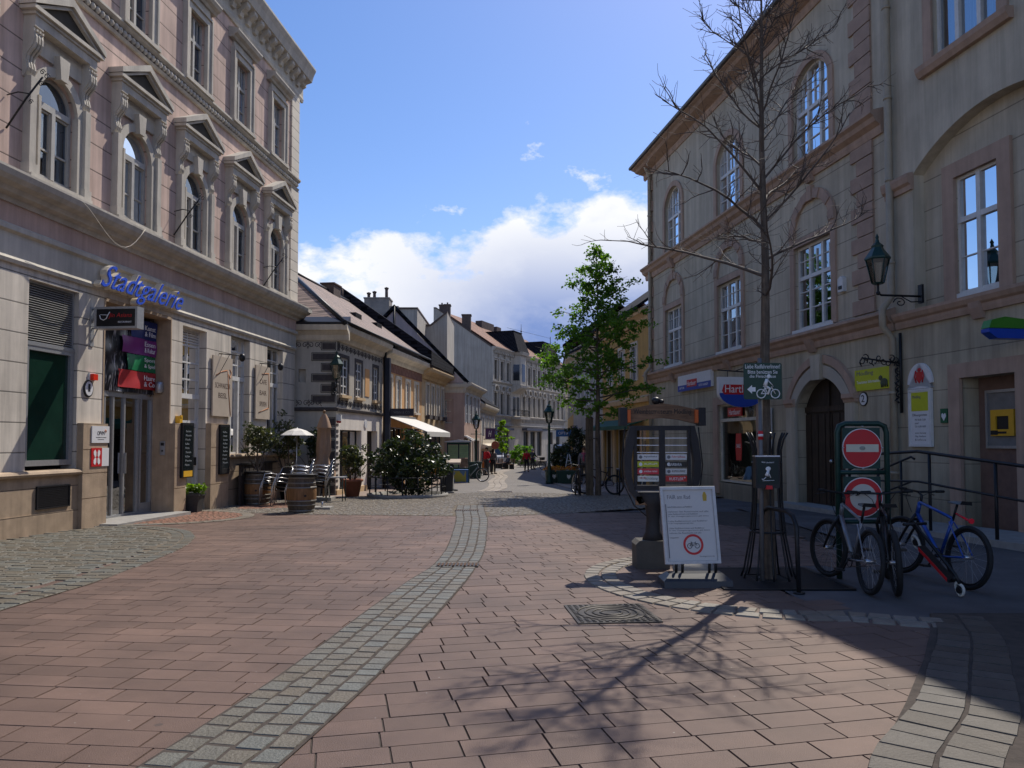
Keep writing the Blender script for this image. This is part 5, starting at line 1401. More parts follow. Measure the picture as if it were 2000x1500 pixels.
mb = MB(H1); mb.hexa([(17.3,.1,2.42),(18.4,.1,2.42),(18.4,1.5,1.62),(17.3,1.5,1.62)],[(17.3,.1,2.47),(18.4,.1,2.47),(18.4,1.5,1.67),(17.3,1.5,1.67)]); mb.build('canopy', mat('off white cloth', (.6,.57,.53), .8), t)
mb = MB(H1); mb.box(17.2,18.5,.0,.14,2.4,2.56); mb.tube([(17.35,.1,2.0),(17.35,1.45,1.64)],.02,6); mb.build('frame', M['black_metal'], t)

# --- salmon house with a big gable towards the square
D4 = uvec(.1); P4 = (-2.67,43.0); N4 = (D4[1],-D4[0])
H4 = frame(P4, D4, N4)
def F4(a,b,c): return (P4[0]-a, P4[1]-b, c)
t = thing('gabled_house', 'salmon house with a large mauve gable facing the square', 'building', (P4[0],P4[1],-.5))
mb = MB(F4); wall(mb, 0, 7.9, -1, 4.9, 0, [(.62,1.12,2.62,3.95,0),(.4,1.5,-1,1.7,0)], .2); mb.build('front_wall', M['salmon_wall'], t)
mb = MB(F4); mb.prism([(0,4.9),(7.9,4.9),(3.95,9.0)],-.25,.0); mb.build('gable', M['mauve'], t)
house_body(t, H4, 0, 6.4, -1.2, 4.9, 6, M['salmon_wall'], [(.35+1.5*k,1.25+1.5*k,2.65,4.25) for k in range(4)]+[(1.0,2.2,-1,1.6),(3.2,5.6,-1,1.7)])
for k in range(4): win(t, H4, .35+1.5*k, 1.25+1.5*k, 2.65, 4.25, 2, 3, -.06, surround='white_paint')
for a,b in ((1.0,2.2),(3.2,5.6)): win(t, H4, a, b, -1, 1.65, 2, 1, -.12, 'white_paint', name='shop_window', surround='cream')
win(t, F4, .62, 1.12, 2.62, 3.95, 1, 2, -.1, 'cream')
mb = MB(F4); mb.box(.4,1.5,-.2,-.12,-1,1.7); mb.build('door', M['dark_room'], t)
mb = MB(F4); mb.box(1.2,1.55,.0,.25,1.2,4.8); mb.build('dark_gutter_strip', M['dark_room'], t)  # dark upright strip at the gutter
mb = MB(H4); mb.mould([(b,c-.62) for b,c in cp], -.1, 6.5); mb.build('cornice', M['cream'], t)
mb = MB(F4); mb.mould([(b*.4,c-.7) for b,c in cp], -.1, 3.0); mb.build('cornice', M['cream'], t)
mb = MB(F4)
mb.hexa([(-.3,.12,4.72),(-.3,-6.6,4.72),(3.95,-6.6,9.1),(3.95,.12,9.1)],[(-.3,.12,4.92),(-.3,-6.6,4.92),(3.95,-6.6,9.3),(3.95,.12,9.3)])
mb.hexa([(8.2,.12,4.72),(8.2,-6.6,4.72),(3.95,-6.6,9.1),(3.95,.12,9.1)],[(8.2,.12,4.92),(8.2,-6.6,4.92),(3.95,-6.6,9.3),(3.95,.12,9.3)])
mb.build('roof', M['tile_dark'], t)
mb = MB(F4); mb.tube([(3.95,.1,9.2),(3.95,.1,5.4)],.06,6); mb.build('gable_pipe', M['black_metal'], t)
# --- small cream house
D5 = uvec(.085); H5 = frame((-2.02,49.6), D5, (D5[1],-D5[0]))
t = thing('small_cream_house', 'small cream shop house between the gabled house and the ornate house', 'building', H5(0,0,-.6))
house_body(t, H5, 0, 8.5, -1.4, 4.0, 6, M['cream'], [(.8+1.9*k,1.6+1.9*k,1.95,3.2) for k in range(4)]+[(.6,3.4,-1.2,.95),(4.4,7.6,-1.2,.95)])
for k in range(4): win(t, H5, .8+1.9*k, 1.6+1.9*k, 1.95, 3.2, 2, 2, -.06, surround='white_paint')
for a,b in ((.6,3.4),(4.4,7.6)): win(t, H5, a, b, -1.2, .95, 3, 1, -.12, 'black_metal', name='shop_window')
mb = MB(H5); mb.mould([(b*.8,c-1.5) for b,c in cp], -.1, 8.7); mb.mould([(0,1.15),(.35,1.15),(.4,1.3),(0,1.45)],.3,8.0); mb.build('cornice', M['cream'], t)
gable_roof(t, H5, -.1, 8.7, .3, 4.0, -3, 6.4, -6, 4, M['tile_dark'])
for u_,z0_,z1_,lab,col,cat_ in ((1.2,1.75,2.6,'purple hanging shop sign on the small cream house',(.07,.025,.10),'sign'),):
    t = thing('hanging_sign', lab, cat_, H5(u_,.1,z0_))
    fr = lambda a,b,c: (H5(1.2,.05,0)[0]+a, H5(1.2,.05,0)[1]+b, c)
    mb = MB(fr); mb.box(.1,.75,-.05,.05,z0_,z1_-.15); mb.build('board', flat('purple board', col), t)
    mb = MB(fr); mb.text('H', .3, z0_+.15, .22, .4, -.056, .004, .3); mb.build('lettering', M['white_ink'], t)
    mb = MB(fr); mb.tube([(0,0,z1_-.12),(.8,0,z1_-.12)],.02,6); mb.build('bracket', M['black_metal'], t)
t = thing('round_sign', 'round dull red shop sign with an ornate rim beyond the left lamp post', 'sign', H5(.6,.9,.9))
fr = lambda a,b,c: (H5(.6,.1,0)[0]+a, H5(.6,.1,0)[1]+b, c)
mb = MB(fr); mb.disc((.78,1.35),.24,-.04,.04); mb.build('disc', flat('dull red disc', (.30,.06,.045)), t)
mb = MB(fr); mb.torus((.78,0,1.35),.24,.03,(0,1,0),24,5); mb.torus((.78,-.045,1.35),.13,.02,(0,1,0),20,5); mb.build('rim', flat('brass rim', (.30,.16,.04)), t)
mb = MB(fr); mb.tube([(0,0,1.75),(.85,0,1.72)],.025,6); mb.build('bracket', M['black_metal'], t)

# --- ornate three storey house with a fire wall
D6 = uvec(.4); P6 = (-2.34,90.0); N6 = (D6[1],-D6[0])
H6 = frame(P6, D6, N6)
def F6(a,b,c): return (P6[0]-a, P6[1]-b, c)
t = thing('ornate_house', 'three storey grey stucco house with bay, balconies, roof turrets and a bare fire wall', 'building', (P6[0],P6[1],-1.2))
wu = [.95,2.95,4.9] + [10.4,12.3,14.2,16.1,18.0,20.6,22.5,24.4,26.3]
ops = [(u-.42,u+.42,9.0,11.25,0) for u in wu]+[(u-.42,u+.42,4.85,7.35,0) for u in wu]+[(u-.9,u+.9,-.4,2.9,0) for u in (1.6,4.4,11.2,13.8,16.4,21.2,24.4)]
house_body(t, H6, 0, 28, -2.5, 12.6, 9, M['ornate'], ops, .25)
for u in wu:
    for z0,z1,fl in ((9.0,11.25,2),(4.85,7.35,1)):
        o = win(t, H6, u-.42, u+.42, z0, z1, 2, 2, -.16, 'wood_door', .07, .03)
        s_ = MB(H6); s_.band([(u-.42,z0),(u-.42,z1),(u+.42,z1),(u+.42,z0)],[(u-.6,z0),(u-.6,z1+.18),(u+.6,z1+.18),(u+.6,z0)],-.02,.09)
        if fl == 1:
            ring(s_, u-.55, u+.55, 7.62, 7.66, .55, .14, 0, .28); s_.box(u-.72,u+.72,0,.2,7.52,7.66); s_.box(u-.12,u+.12,.0,.22,7.35,7.55)
        else: s_.box(u-.7,u+.7,0,.18,11.45,11.58)
        s_.build('surround', M['ornate'], o)
for u in (1.6,4.4,11.2,13.8,16.4,21.2,24.4): win(t, H6, u-.9, u+.9, -.6, 2.9, 2, 1, -.2, 'black_metal', name='shop_window')
mb = MB(H6)
for z0,z1,d in ((12.3,12.75,.55),(8.55,8.75,.25),(4.5,4.75,.28),(3.4,3.6,.2),(8.15,8.3,.12)): mb.mould([(-.02,z0),(d*.4,z0),(d*.7,(z0+z1)/2),(d,z1-.08),(d,z1),(-.02,z1+.06)], -.1, 28.1)
mb.build('cornices', M['ornate'], t)
mb = MB(H6)
for u in [.1,1.95,3.9,5.75,9.4,11.35,13.25,15.15,17.05,18.95,21.5,23.45,25.4,27.4]:
    mb.box(u-.16,u+.16,-.02,.16,8.8,12.3); mb.box(u-.2,u+.2,-.02,.2,11.75,11.95)
    mb.box(u-.12,u+.12,-.02,.10,4.8,8.1)
u = .2
while u < 27.8: mb.box(u,u+.16,.1,.42,12.05,12.3); u += .55
mb.build('pilasters', M['ornate'], t)
mb = MB(H6)          # canted bay with balconies
mb.prism([], 0, 0) if False else None
bay = [(6.1,0),(6.7,1.0),(8.7,1.0),(9.3,0)]
for z0,z1 in ((8.2,12.6),):
    n=4
    mb.add([(a,b,z0) for a,b in bay]+[(a,b,z1) for a,b in bay],[(0,1,5,4),(1,2,6,5),(2,3,7,6),(0,3,2,1),(4,5,6,7)])
mb.add([(5.9,0,7.6),(6.6,1.1,8.3),(8.8,1.1,8.3),(9.5,0,7.6),(5.9,0,8.6),(6.6,1.15,8.6),(8.8,1.15,8.6),(9.5,0,8.6)],[(0,1,5,4),(1,2,6,5),(2,3,7,6),(0,3,2,1),(4,5,6,7)])
mb.add([(5.9,0,12.4),(6.6,1.25,12.4),(8.8,1.25,12.4),(9.5,0,12.4),(5.8,0,12.8),(6.5,1.4,12.8),(8.9,1.4,12.8),(9.6,0,12.8)],[(0,1,5,4),(1,2,6,5),(2,3,7,6),(0,3,2,1),(4,5,6,7)])
mb.build('bay', M['ornate'], t)
mb = MB(H6); mb.box(7.2,8.2,1.0,1.03,9.1,11.3); mb.quad((6.2,.2,9.2),(6.62,.88,9.2),(6.62,.9,11.2),(6.2,.22,11.2)); mb.build('bay_window', M['pane'], t)
mb = MB(H6)
mb.box(6.0,9.4,0,1.3,4.35,4.6); mb.build('balcony', M['ornate'], t)
mb = MB(H6)
for k in range(18): u = 6.05+.195*k; mb.tube([(u,1.25,4.6),(u,1.25,5.5)],.02,4)
mb.tube([(6.05,0,5.5),(6.05,1.25,5.5),(9.37,1.25,5.5),(9.37,0,5.5)],.04,5); mb.tube([(6.05,1.25,5.05),(9.37,1.25,5.05)],.025,4); mb.build('balcony_railing', M['black_metal'], t)
mb = MB(H6); mb.box(6.6,7.5,-.04,.02,4.7,7.2); mb.box(7.9,8.8,-.04,.02,4.7,7.2); mb.build('balcony_door', M['pane'], t)
mb = MB(H6)
k = 0
while k < 52:
    u = .3+.52*k; k += 1
    if 5.8 < u < 9.6: continue
    mb.lathe([(.05,0),(.09,.15),(.04,.4),(.07,.55)], (u,.12,4.0-.02), 6)
mb.build('balusters', M['ornate'], t)
mb = MB(H6); mb.box(.2,5.8,.0,.5,2.95,3.2); mb.box(9.8,17.8,0,.7,3.0,3.3); mb.build('shop_canopy', mat('grey blue canopy', (.08,.09,.13), .6), t)
# fire wall with stepped gable line
mb = MB(F6); mb.prism([(-.02,-2),(-.02,12.5),(.15,12.85),(6.6,17.3),(6.9,17.3),(6.9,-2)],-.3,.02); mb.build('fire_wall', M['firewall'], t)
mb = MB(F6)
mb.prism([(.0,12.6),(.15,12.95),(6.6,17.4),(6.9,17.4),(6.9,17.25),(6.6,17.25),(.2,12.75)],-.35,.06); mb.build('coping', M['brick_ch'], t)
gable_roof(t, H6, .3, 28, .35, 12.7, -6.3, 17.1, -9.2, 12.6, M['tile_red'])
for a,b,z,zt in ((5.0,5.7,17.0,17.75),(5.7,6.3,17.0,17.7),(2.55,3.6,13.9,16.55)):
    mb = MB(F6); mb.box(a,b,-1.6,-.5,z-2,zt); mb.box(a-.07,b+.07,-1.67,-.43,zt,zt+.12)
    if zt > 17.6: mb.tube([((a+b)/2,-1,zt),((a+b)/2,-1,zt+.4)],.1,6)
    mb.build('chimney', M['brick_ch'], t)
mb = MB(H6); mb.box(8,12,-5.8,-4.9,15.5,17.3); mb.box(13,14.5,-5.8,-4.9,15.5,17.2); mb.build('chimney', M['brick_ch'], t)
for u0,u1,zt,wf in ((5.7,9.7,15.4,1.1),(18.5,24.5,15.6,.5)):
    mb = MB(H6); e = .55
    lo = [(u0,wf,12.75),(u1,wf,12.75),(u1,-4.5,12.75),(u0,-4.5,12.75)]; hi = [(u0+e,wf-.9,zt),(u1-e,wf-.9,zt),(u1-e,-4,zt),(u0+e,-4,zt)]
    mb.hexa(lo, hi); mb.box(u0+e-.06,u1-e+.06,-4.05,wf-.84,zt,zt+.10)
    mb.build('turret_roof', M['tile_dark'], t)
mb = MB(H6); mb.tube([(9.1,.15,15.4),(9.1,.15,16.7)],[.06,.015],6); mb.ball((9.1,.15,15.75),.11); mb.build('finial', M['black_metal'], t)
mb = MB(H6); mb.tube([(24,-1,15.6),(24,-1,17.0)],.05,5); mb.tube([(12,-3,16.8),(24,-1,16.75)],.02,4); mb.build('aerial', M['black_metal'], t)

# --- blocks behind the roofs on the left
t = thing('grey_block', 'grey rear block with a big chimney stack, showing above the mauve gable', 'building', (-9.5,60,-1))
fr = lambda a,b,c: (a, b, c)
mb = MB(fr); mb.box(-13.2,-7.45,60,70,-1,12.0); mb.build('wall', M['firewall'], t)
mb = MB(fr); mb.box(-11.55,-9.6,59.6,61.2,10,12.75); mb.box(-9.6,-8.9,59.8,61,10,12.2); mb.box(-11.6,-9.55,59.55,61.25,12.75,12.85); mb.build('chimney_stack', mat('weathered grey chimney', (.25,.23,.21), .9, 0, .25, 1.5), t)
mb = MB(fr)
for x,z in ((-11.3,13.2),(-10.85,13.3),(-9.9,13.6)): mb.tube([(x,60.2,12.8),(x,60.2,z)],.12,8); mb.lathe([(.16,0),(.18,.1),(0,.18)],(x,60.2,z),8)
mb.build('chimney_pot', M['brick_ch'], t)
mb = MB(fr); mb.box(-13.3,-7.4,59.92,70.1,12.0,12.12); mb.build('coping', M['brick_ch'], t)
t = thing('low_grey_block', 'lower grey rear wall with one dark window, left of the ornate house', 'building', (-6.6,66,-1))
mb = MB(fr); mb.prism([(-8.4,-1),(-5.6,-1),(-5.6,12.7),(-7.0,11.55),(-8.4,11.5)],66,74); mb.build('wall', M['firewall'], t)
win(t, lambda a,b,c: (a, 66-b, c), -7.05, -6.2, 8.0, 9.2, 2, 1, .03, 'grey_paint')
mb = MB(fr); mb.prism([(-8.4,11.5),(-7.0,11.55),(-5.6,12.7),(-5.6,12.85),(-7.05,11.7),(-8.4,11.65)],65.9,74.1); mb.build('coping', M['brick_ch'], t)

# --- right side beyond the long house: yellow house, pale house, ochre gable and one more
t = thing('yellow_house', 'yellow ochre house with a green shop blind, behind the green tree', 'building', RF(32.6,0,-.5))
house_body(t, RF, 32.56, 40.0, -1.2, 7.1, 7, M['yellow_wall'], [(34.3+1.9*k,35.1+1.9*k,4.3,5.9) for k in range(3)]+[(33.2,35.0,-.5,2.2),(35.6,37.6,-.5,2.2),(38,39.7,-.5,2.2)])
for k in range(3): win(t, RF, 34.3+1.9*k, 35.1+1.9*k, 4.3, 5.9, 2, 3, -.06, surround='cream')
for a,b in ((33.2,35.0),(35.6,37.6),(38,39.7)): win(t, RF, a, b, -.5, 2.2, 2, 1, -.14, 'cream', name='shop_window')
mb = MB(RF); mb.mould([(b,c+1.7) for b,c in cp], 32.56, 40.1); mb.mould([(-.02,3.3),(.1,3.3),(.16,3.5),(-.02,3.6)],32.56,40); mb.build('cornice', M['ochre'], t)
gable_roof(t, RF, 32.56, 40.1, .55, 7.2, -4, 10.4, -7.3, 7.2, M['tile_dark'])
for u in (35.3,37.8,39.85): mb = MB(RF); mb.box(u-.2,u+.2,.0,.08,-.6,2.3); mb.build('shop_pilaster', M['ochre'], t)
mb = MB(RF); mb.box(36.3,36.9,.03,.06,2.9,3.2); mb.build('wall_relief', M['white_sign'], t)
t = thing('green_awning', 'narrow dark green rolled awning over the yellow shop front', 'awning', RF(36,.3,2.3))
mb = MB(RF); mb.hexa([(33.4,.08,2.45),(39.6,.08,2.45),(39.6,.75,2.25),(33.4,.75,2.25)],[(33.4,.08,2.62),(39.6,.08,2.62),(39.6,.75,2.3),(33.4,.75,2.3)]); mb.build('canopy', mat('green cloth', (.02,.10,.06), .7), t)
mb = MB(RF); mb.box(33.4,39.6,.74,.76,2.12,2.28); mb.build('valance', mat('green cloth', (.015,.08,.05), .7), t)
t = thing('pale_house', 'pale grey shop house with a dark doorway, beyond the yellow house', 'building', RF(40,0,-.5))
house_body(t, RF, 40.0, 46.5, -1.4, 6.6, 7, M['ornate'], [(40.8+1.9*k,41.6+1.9*k,3.6,5.2) for k in range(3)]+[(40.5,41.6,-.7,2.0),(42.2,45.6,-.7,2.0)])
for k in range(3): win(t, RF, 40.8+1.9*k, 41.6+1.9*k, 3.6, 5.2, 2, 3, -.06, surround='white_paint')
for a,b in ((40.5,41.6),(42.2,45.6)): win(t, RF, a, b, -.7, 2.0, 2, 1, -.14, 'black_metal', name='shop_window')
mb = MB(RF); mb.mould([(b,c+1.2) for b,c in cp], 40.0, 46.6); mb.build('cornice', M['cream'], t)
gable_roof(t, RF, 40.0, 46.6, .5, 6.7, -4, 9.5, -7.3, 6.7, M['tile_dark'])
D9 = uvec(.045); H9 = frame((3.75,46.3), D9, (-D9[1],D9[0]))
t = thing('ochre_row_house', 'ochre house with a narrow window above blue hanging signs, far down the right side', 'building', H9(0,0,-.5))
house_body(t, H9, 0, 14, -1.6, 7.0, 7, M['yellow_wall'], [(.8+2.1*k,1.7+2.1*k,3.3,5.1) for k in range(6)]+[(.8,5.6,-1,1.9),(7,12.6,-1,1.9)])
for k in range(6): win(t, H9, .8+2.1*k, 1.7+2.1*k, 3.3, 5.1, 2, 3, -.06, surround='cream')
for a,b in ((.8,5.6),(7,12.6)): win(t, H9, a, b, -1, 1.9, 3, 1, -.14, 'black_metal', name='shop_window')
def F9(a,b,c): return (3.75+a, 46.3-b, c)
win(t, F9, .15, .7, 2.6, 4.0, 1, 2, .03, 'black_metal')
mb = MB(H9); mb.mould([(b,c+1.6) for b,c in cp], -.1, 14.1); mb.build('cornice', M['cream'], t)
gable_roof(t, H9, -.1, 14.1, .5, 7.1, -4, 10, -7.3, 7.1, M['tile_red'])
D10 = uvec(.12); H10 = frame((4.5,60.5), D10, (-D10[1],D10[0]))
t = thing('grey_row_house', 'plain grey house at the far end of the right side of the street', 'building', H10(0,0,-.8))
house_body(t, H10, 0, 36, -2.4, 9.0, 8, M['ornate'], [(1+2.4*k,2+2.4*k,4.8,6.8) for k in range(14)]+[(1+2.4*k,2+2.4*k,1.4,3.4) for k in range(14)])
for k in range(14):
    win(t, H10, 1+2.4*k, 2+2.4*k, 4.8, 6.8, 2, 2, -.06); win(t, H10, 1+2.4*k, 2+2.4*k, 1.4, 3.4, 2, 2, -.06)
gable_roof(t, H10, -.1, 36.1, .5, 9.1, -4, 12.3, -8.3, 9.1, M['tile_dark'])
for k,(x,z,w_,h_,tx,lab) in enumerate(((2.75,1.9,.95,.42,'OPTIK','blue hanging sign farther from the tree, left of a pair'),(3.55,1.95,1.05,.5,'Sparda','violet blue hanging sign nearer to the tree, right of a pair'))):
    t = thing('hanging_sign', lab, 'sign', (x,47+k*-2,z), 0, 'blue signs far down the right side')
    y = 48-k*3
    mb = MB(fr); mb.box(x,x+w_,y-.04,y+.04,z,z+h_); mb.build('board', flat('blue hanging board', (.03,.13,.36) if k == 0 else (.06,.09,.42)), t)
    mb = MB(fr); mb.text(tx, x+.14, z+.12, w_-.28, h_-.24, y-.046, .003); mb.build('lettering', M['white_ink'], t)
    mb = MB(fr); mb.tube([(x-.05,y,z+h_+.05),(4.2,y,z+h_+.05)],.025,5); mb.build('bracket', M['black_metal'], t)
# something to end the street where it bends
t = thing('end_house', 'cream house closing the street far away where it bends right', 'building', (22,128,-2))
H11 = frame((8.8,118), uvec(2.2), (uvec(2.2)[1],-uvec(2.2)[0]))
house_body(t, H11, 0, 30, -4, 9.5, 8, M['cream'], [(1+2.6*k,2+2.6*k,2.6,4.8) for k in range(11)]+[(1+2.6*k,2+2.6*k,6,8) for k in range(11)])
for k in range(11):
    win(t, H11, 1+2.6*k, 2+2.6*k, 2.6, 4.8); win(t, H11, 1+2.6*k, 2+2.6*k, 6, 8)
gable_roof(t, H11, -.1, 30.1, .5, 9.6, -4, 13, -8.3, 9.6, M['tile_red'])
# ------------------------------------------------------------------ trees and plants
def leaf(mb, p, s, R, up=.4, rv=None):
    """one folded leaf: two small triangles pairs round a midrib"""
    d = Vector((R.gauss(0,1),R.gauss(0,1),R.gauss(0,.7)-.15)).normalized()
    n = Vector((R.gauss(0,1),R.gauss(0,1),R.gauss(up,1))).normalized()
    sd = d.cross(n)
    if sd.length < .05: sd = d.orthogonal()
    sd.normalize(); n = sd.cross(d)
    p = Vector(p); l = s*R.uniform(.75,1.25); w = l*.42
    vs = [p, p+d*l*.45+sd*w+n*w*.3, p+d*l, p+d*l*.45-sd*w+n*w*.3]
    mb.add(vs, [(0,1,2),(0,2,3)], False, R.random() if rv is None else rv, raw=True)

def leaf_clump(mb, c, r, n, s, R, up=.4, shade=None, flat_=.7):
    for _ in range(n):
        v = Vector((R.gauss(0,1),R.gauss(0,1),R.gauss(0,1))).normalized()*(R.random()**.45)
        p = Vector(c)+Vector((v.x*r, v.y*r, v.z*r*flat_))
        leaf(mb, p, s, R, up, None if shade is None else min(1,max(0,shade+R.uniform(-.3,.3))))

def limb(mb, p0, d, ln, r0, R, lift=.3, wob=.12, n=6, sides=5, r1=None):
    pts = [Vector(p0)]; d = Vector(d).normalized()
    for i in range(n):
        d = (d+Vector((R.uniform(-wob,wob),R.uniform(-wob,wob),R.uniform(-wob,wob)+lift/n))).normalized()
        pts.append(pts[-1]+d*ln/n)
    r1 = r0*.3 if r1 is None else r1
    mb.tube([tuple(p) for p in pts], [r0+(r1-r0)*i/n for i in range(n+1)], sides, False)
    return pts

# bare street tree
R_ = random.Random(5)
BT = (2.99, 9.03)
t = thing('bare_tree', 'leafless young street tree with a straight trunk and fine spreading twigs, right of the middle', 'tree', (BT[0],BT[1],0))
mb = MB()
tp = [(BT[0]+.012*math.sin(i*1.3)+.0*i, BT[1]+.012*math.cos(i*1.7), z) for i,z in enumerate([-.1,.3,.9,1.6,2.3,3.0,3.7,4.4,5.1,5.8,6.4,7.0,7.4])]
tr = [.095,.078,.068,.062,.057,.051,.045,.038,.031,.024,.018,.011,.005]
mb.tube(tp, tr, 10, False); mb.build('trunk', M['bark'], t, fix=False)
M['twig'] = mat('dark twig bark', (.10,.08,.068), .8, 0, .3, 12)  # greyed bark colour, with backlit haze put into it
mb = MB()
def spine(z):
    for a,b in zip(tp,tp[1:]):
        if a[2] <= z <= b[2]:
            k = (z-a[2])/(b[2]-a[2]); return Vector(a)*(1-k)+Vector(b)*k
    return Vector(tp[-1])
# the lowest long limbs seen in the photograph, then the rest spiralling up
limbs = [(3.55,176,1.95,22),(3.75,8,1.55,28),(3.3,262,1.3,30),(3.95,95,1.5,30),(4.1,205,1.75,34),(4.2,330,1.45,38)]
for i in range(18): limbs.append((4.4+i*.155, 60+i*137.5, 1.62-.058*i+R_.uniform(-.15,.15), 36+R_.uniform(-6,12)+i*.6))
for z,az_,ln,elv in limbs:
    a, e = math.radians(az_), math.radians(elv)
    p0 = spine(z); r0 = .020*(1-.55*(z-3.2)/4)*(ln/1.5)**.5
    P = limb(mb, p0, (math.cos(a)*math.cos(e), math.sin(a)*math.cos(e), math.sin(e)), ln, r0, R_, .12 if z < 4.2 else .28, .16, 8, 6, .005)
    for j in range(1,len(P)):
        for _ in range(2 if j > 2 and R_.random() < .5 else 1):
            q = P[j-1]+(P[j]-P[j-1])*R_.random()
            d0 = (P[j]-P[j-1]).normalized()
            sd = d0.cross(Vector((0,0,1))).normalized()*R_.choice((-1,1))
            d1 = d0*.65+sd*R_.uniform(.5,1.1)+Vector((0,0,R_.uniform(-.3,.5)))
            l2 = ln*R_.uniform(.22,.42)*(1-.05*j)
            P2 = limb(mb, q, d1, l2, .0075, R_, .2, .25, 5, 4, .003)
            for m_ in range(1,len(P2)):
                for _ in range(1 if R_.random() < .85 else 2):
                    q2 = P2[m_-1]+(P2[m_]-P2[m_-1])*R_.random(); dd = (P2[m_]-P2[m_-1]).normalized()
                    d2 = dd*.7+Vector((R_.gauss(0,.6),R_.gauss(0,.6),R_.gauss(.1,.5)))
                    limb(mb, q2, d2, R_.uniform(.10,.26), .0036, R_, .15, .3, 3, 3, .0022)
mb.build('branches', M['twig'], t, fix=False)
# iron guard rods round the trunk
t = thing('tree_guard', 'ring of dark iron rods flaring outwards round the bare trunk', 'tree guard', (BT[0],BT[1],0))
mb = MB()
for k in range(10):
    a = 2*PI*k/10+.2; ca, sa = math.cos(a), math.sin(a)
    mb.tube([(BT[0]+ca*r, BT[1]+sa*r, z) for r,z in ((.31,.0),(.27,.12),(.20,.5),(.165,.9),(.16,1.5),(.19,1.62),(.235,1.70))], .011, 5)
mb.build('rods', M['black_metal'], t)
for z,r in ((.55,.198),(1.35,.166)):
    mb = MB(); mb.torus((BT[0],BT[1],z), r, .012, (0,0,1), 20, 5); mb.build('hoop', M['black_metal'], t)
t = thing('tree_grate', 'square slotted cast iron grate in the paving round the bare trunk', 'grate', (BT[0],BT[1],0))
mb = MB()
x0,x1,y0,y1 = 2.28,3.7,8.32,9.74
mb.rect_ring(0,0,0,0,0,0,0) if False else None
for k in range(24):
    y = y0+.06+k*(y1-y0-.12)/23
    for xa,xb in ((x0+.05,BT[0]-.2),(BT[0]+.2,x1-.05)) if abs(y-BT[1]) < .2 else ((x0+.05,x1-.05),): mb.box(xa,xb,y-.016,y+.016,-.02,.014)
mb.build('bars', M['black_metal'], t)
mb = MB()
for xa,xb,ya,yb in ((x0,x1,y0,y0+.05),(x0,x1,y1-.05,y1),(x0,x0+.05,y0+.05,y1-.05),(x1-.05,x1,y0+.05,y1-.05)): mb.box(xa,xb,ya,yb,-.03,.018)
mb.build('frame', M['black_metal'], t)
mb = MB(); mb.box(x0,x1,y0,y1,-.03,.004); mb.build('soil', mat('dark soil', (.02,.016,.012), .95, 0, .4, 20), t)

# leafy street tree
M['leaf_lime'] = leaf_mat('fresh lime leaves', (.035,.095,.014), (.15,.27,.030), .5)
M['leaf_dark'] = leaf_mat('dark laurel leaves', (.012,.026,.010), (.055,.075,.028), .18, .32, .45)  # lighter second tone puts leaf highlights into the colour
M['leaf_olive'] = leaf_mat('olive leaves', (.045,.06,.025), (.11,.115,.05), .2, .4)
M['leaf_bright'] = leaf_mat('bright young leaves', (.09,.17,.012), (.22,.32,.03), .5)
def leafy_tree(name, label, base, height, crown0, rad, nlimb, nleaf, ls, m, seed, group=None, trunk_r=.11, lean=0.0):
    R = random.Random(seed); bx,by,bz = base
    t = thing(name, label, 'tree', base, 0, group)
    mb = MB(); n = 10
    tp = [(bx+lean*i/n+.02*math.sin(i*1.9), by+.02*math.cos(i*1.3), bz-.1+(height+.1)*i/n) for i in range(n+1)]
    mb.tube(tp, [trunk_r*(1-.93*(i/n)**.9) for i in range(n+1)], 9, False)
    mb.build('trunk', M['bark'], t, fix=False)
    br = MB(); lv = MB()
    for i in range(nlimb):
        k = (i+.5)/nlimb
        z = crown0+(height-crown0)*(k**.9)*.97
        f = z/height*n; j = min(int(f), n-1)
        p0 = Vector(tp[j])*(1-(f-j))+Vector(tp[j+1])*(f-j)
        a = i*2.399+R.uniform(-.4,.4)
        prof = min(1,(1-k)**.75*1.08)*(.78+.22*min(1,k*8))
        ln = rad*prof*R.uniform(.78,1.15)+.12
        e = math.radians(12+30*k+R.uniform(-10,10))
        P = limb(br, p0, (math.cos(a)*math.cos(e),math.sin(a)*math.cos(e),math.sin(e)), ln, .012+.02*(1-k), R, -.05, .12, 6, 5, .004)
        cnt = max(2,int(nleaf*ln/ (nlimb*rad*.62)))
        for _ in range(max(1,int(cnt/26))):
            s = R.uniform(.25,1.0)
            q = P[min(int(s*6),6)]
            off = Vector((R.gauss(0,1),R.gauss(0,1),R.gauss(0,.5)))*.16*ln**.5
            c = q+off
            if R.random() < .8: limb(br, q, off if off.length > .02 else (0,0,1), off.length, .005, R, 0, .1, 2, 3, .003)
            # each clump takes its own random tone
            sh = .25+.5*R.random()
            leaf_clump(lv, c, R.uniform(.12,.28), 26, ls, R, .5, sh, .55)
    for _ in range(3): leaf_clump(lv, Vector(tp[-1])+Vector((R.gauss(0,.06),R.gauss(0,.06),-.1)), .14, 14, ls, R)
    br.build('branches', M['twig'], t, fix=False)
    lv.build('crown', m, t, fix=False)
    return t
leafy_tree('street_tree', 'green leafy street tree with a narrow pointed top, in the middle right', (2.9,25.96,-.23), 8.55, 2.7, 2.35, 60, 12500, .10, M['leaf_lime'], 3)
leafy_tree('young_tree', 'small bright green tree far down the street, left of the round bush', (-.95,74,-.95), 4.5, 1.5, .95, 22, 900, .22, M['leaf_bright'], 8, None, .06)
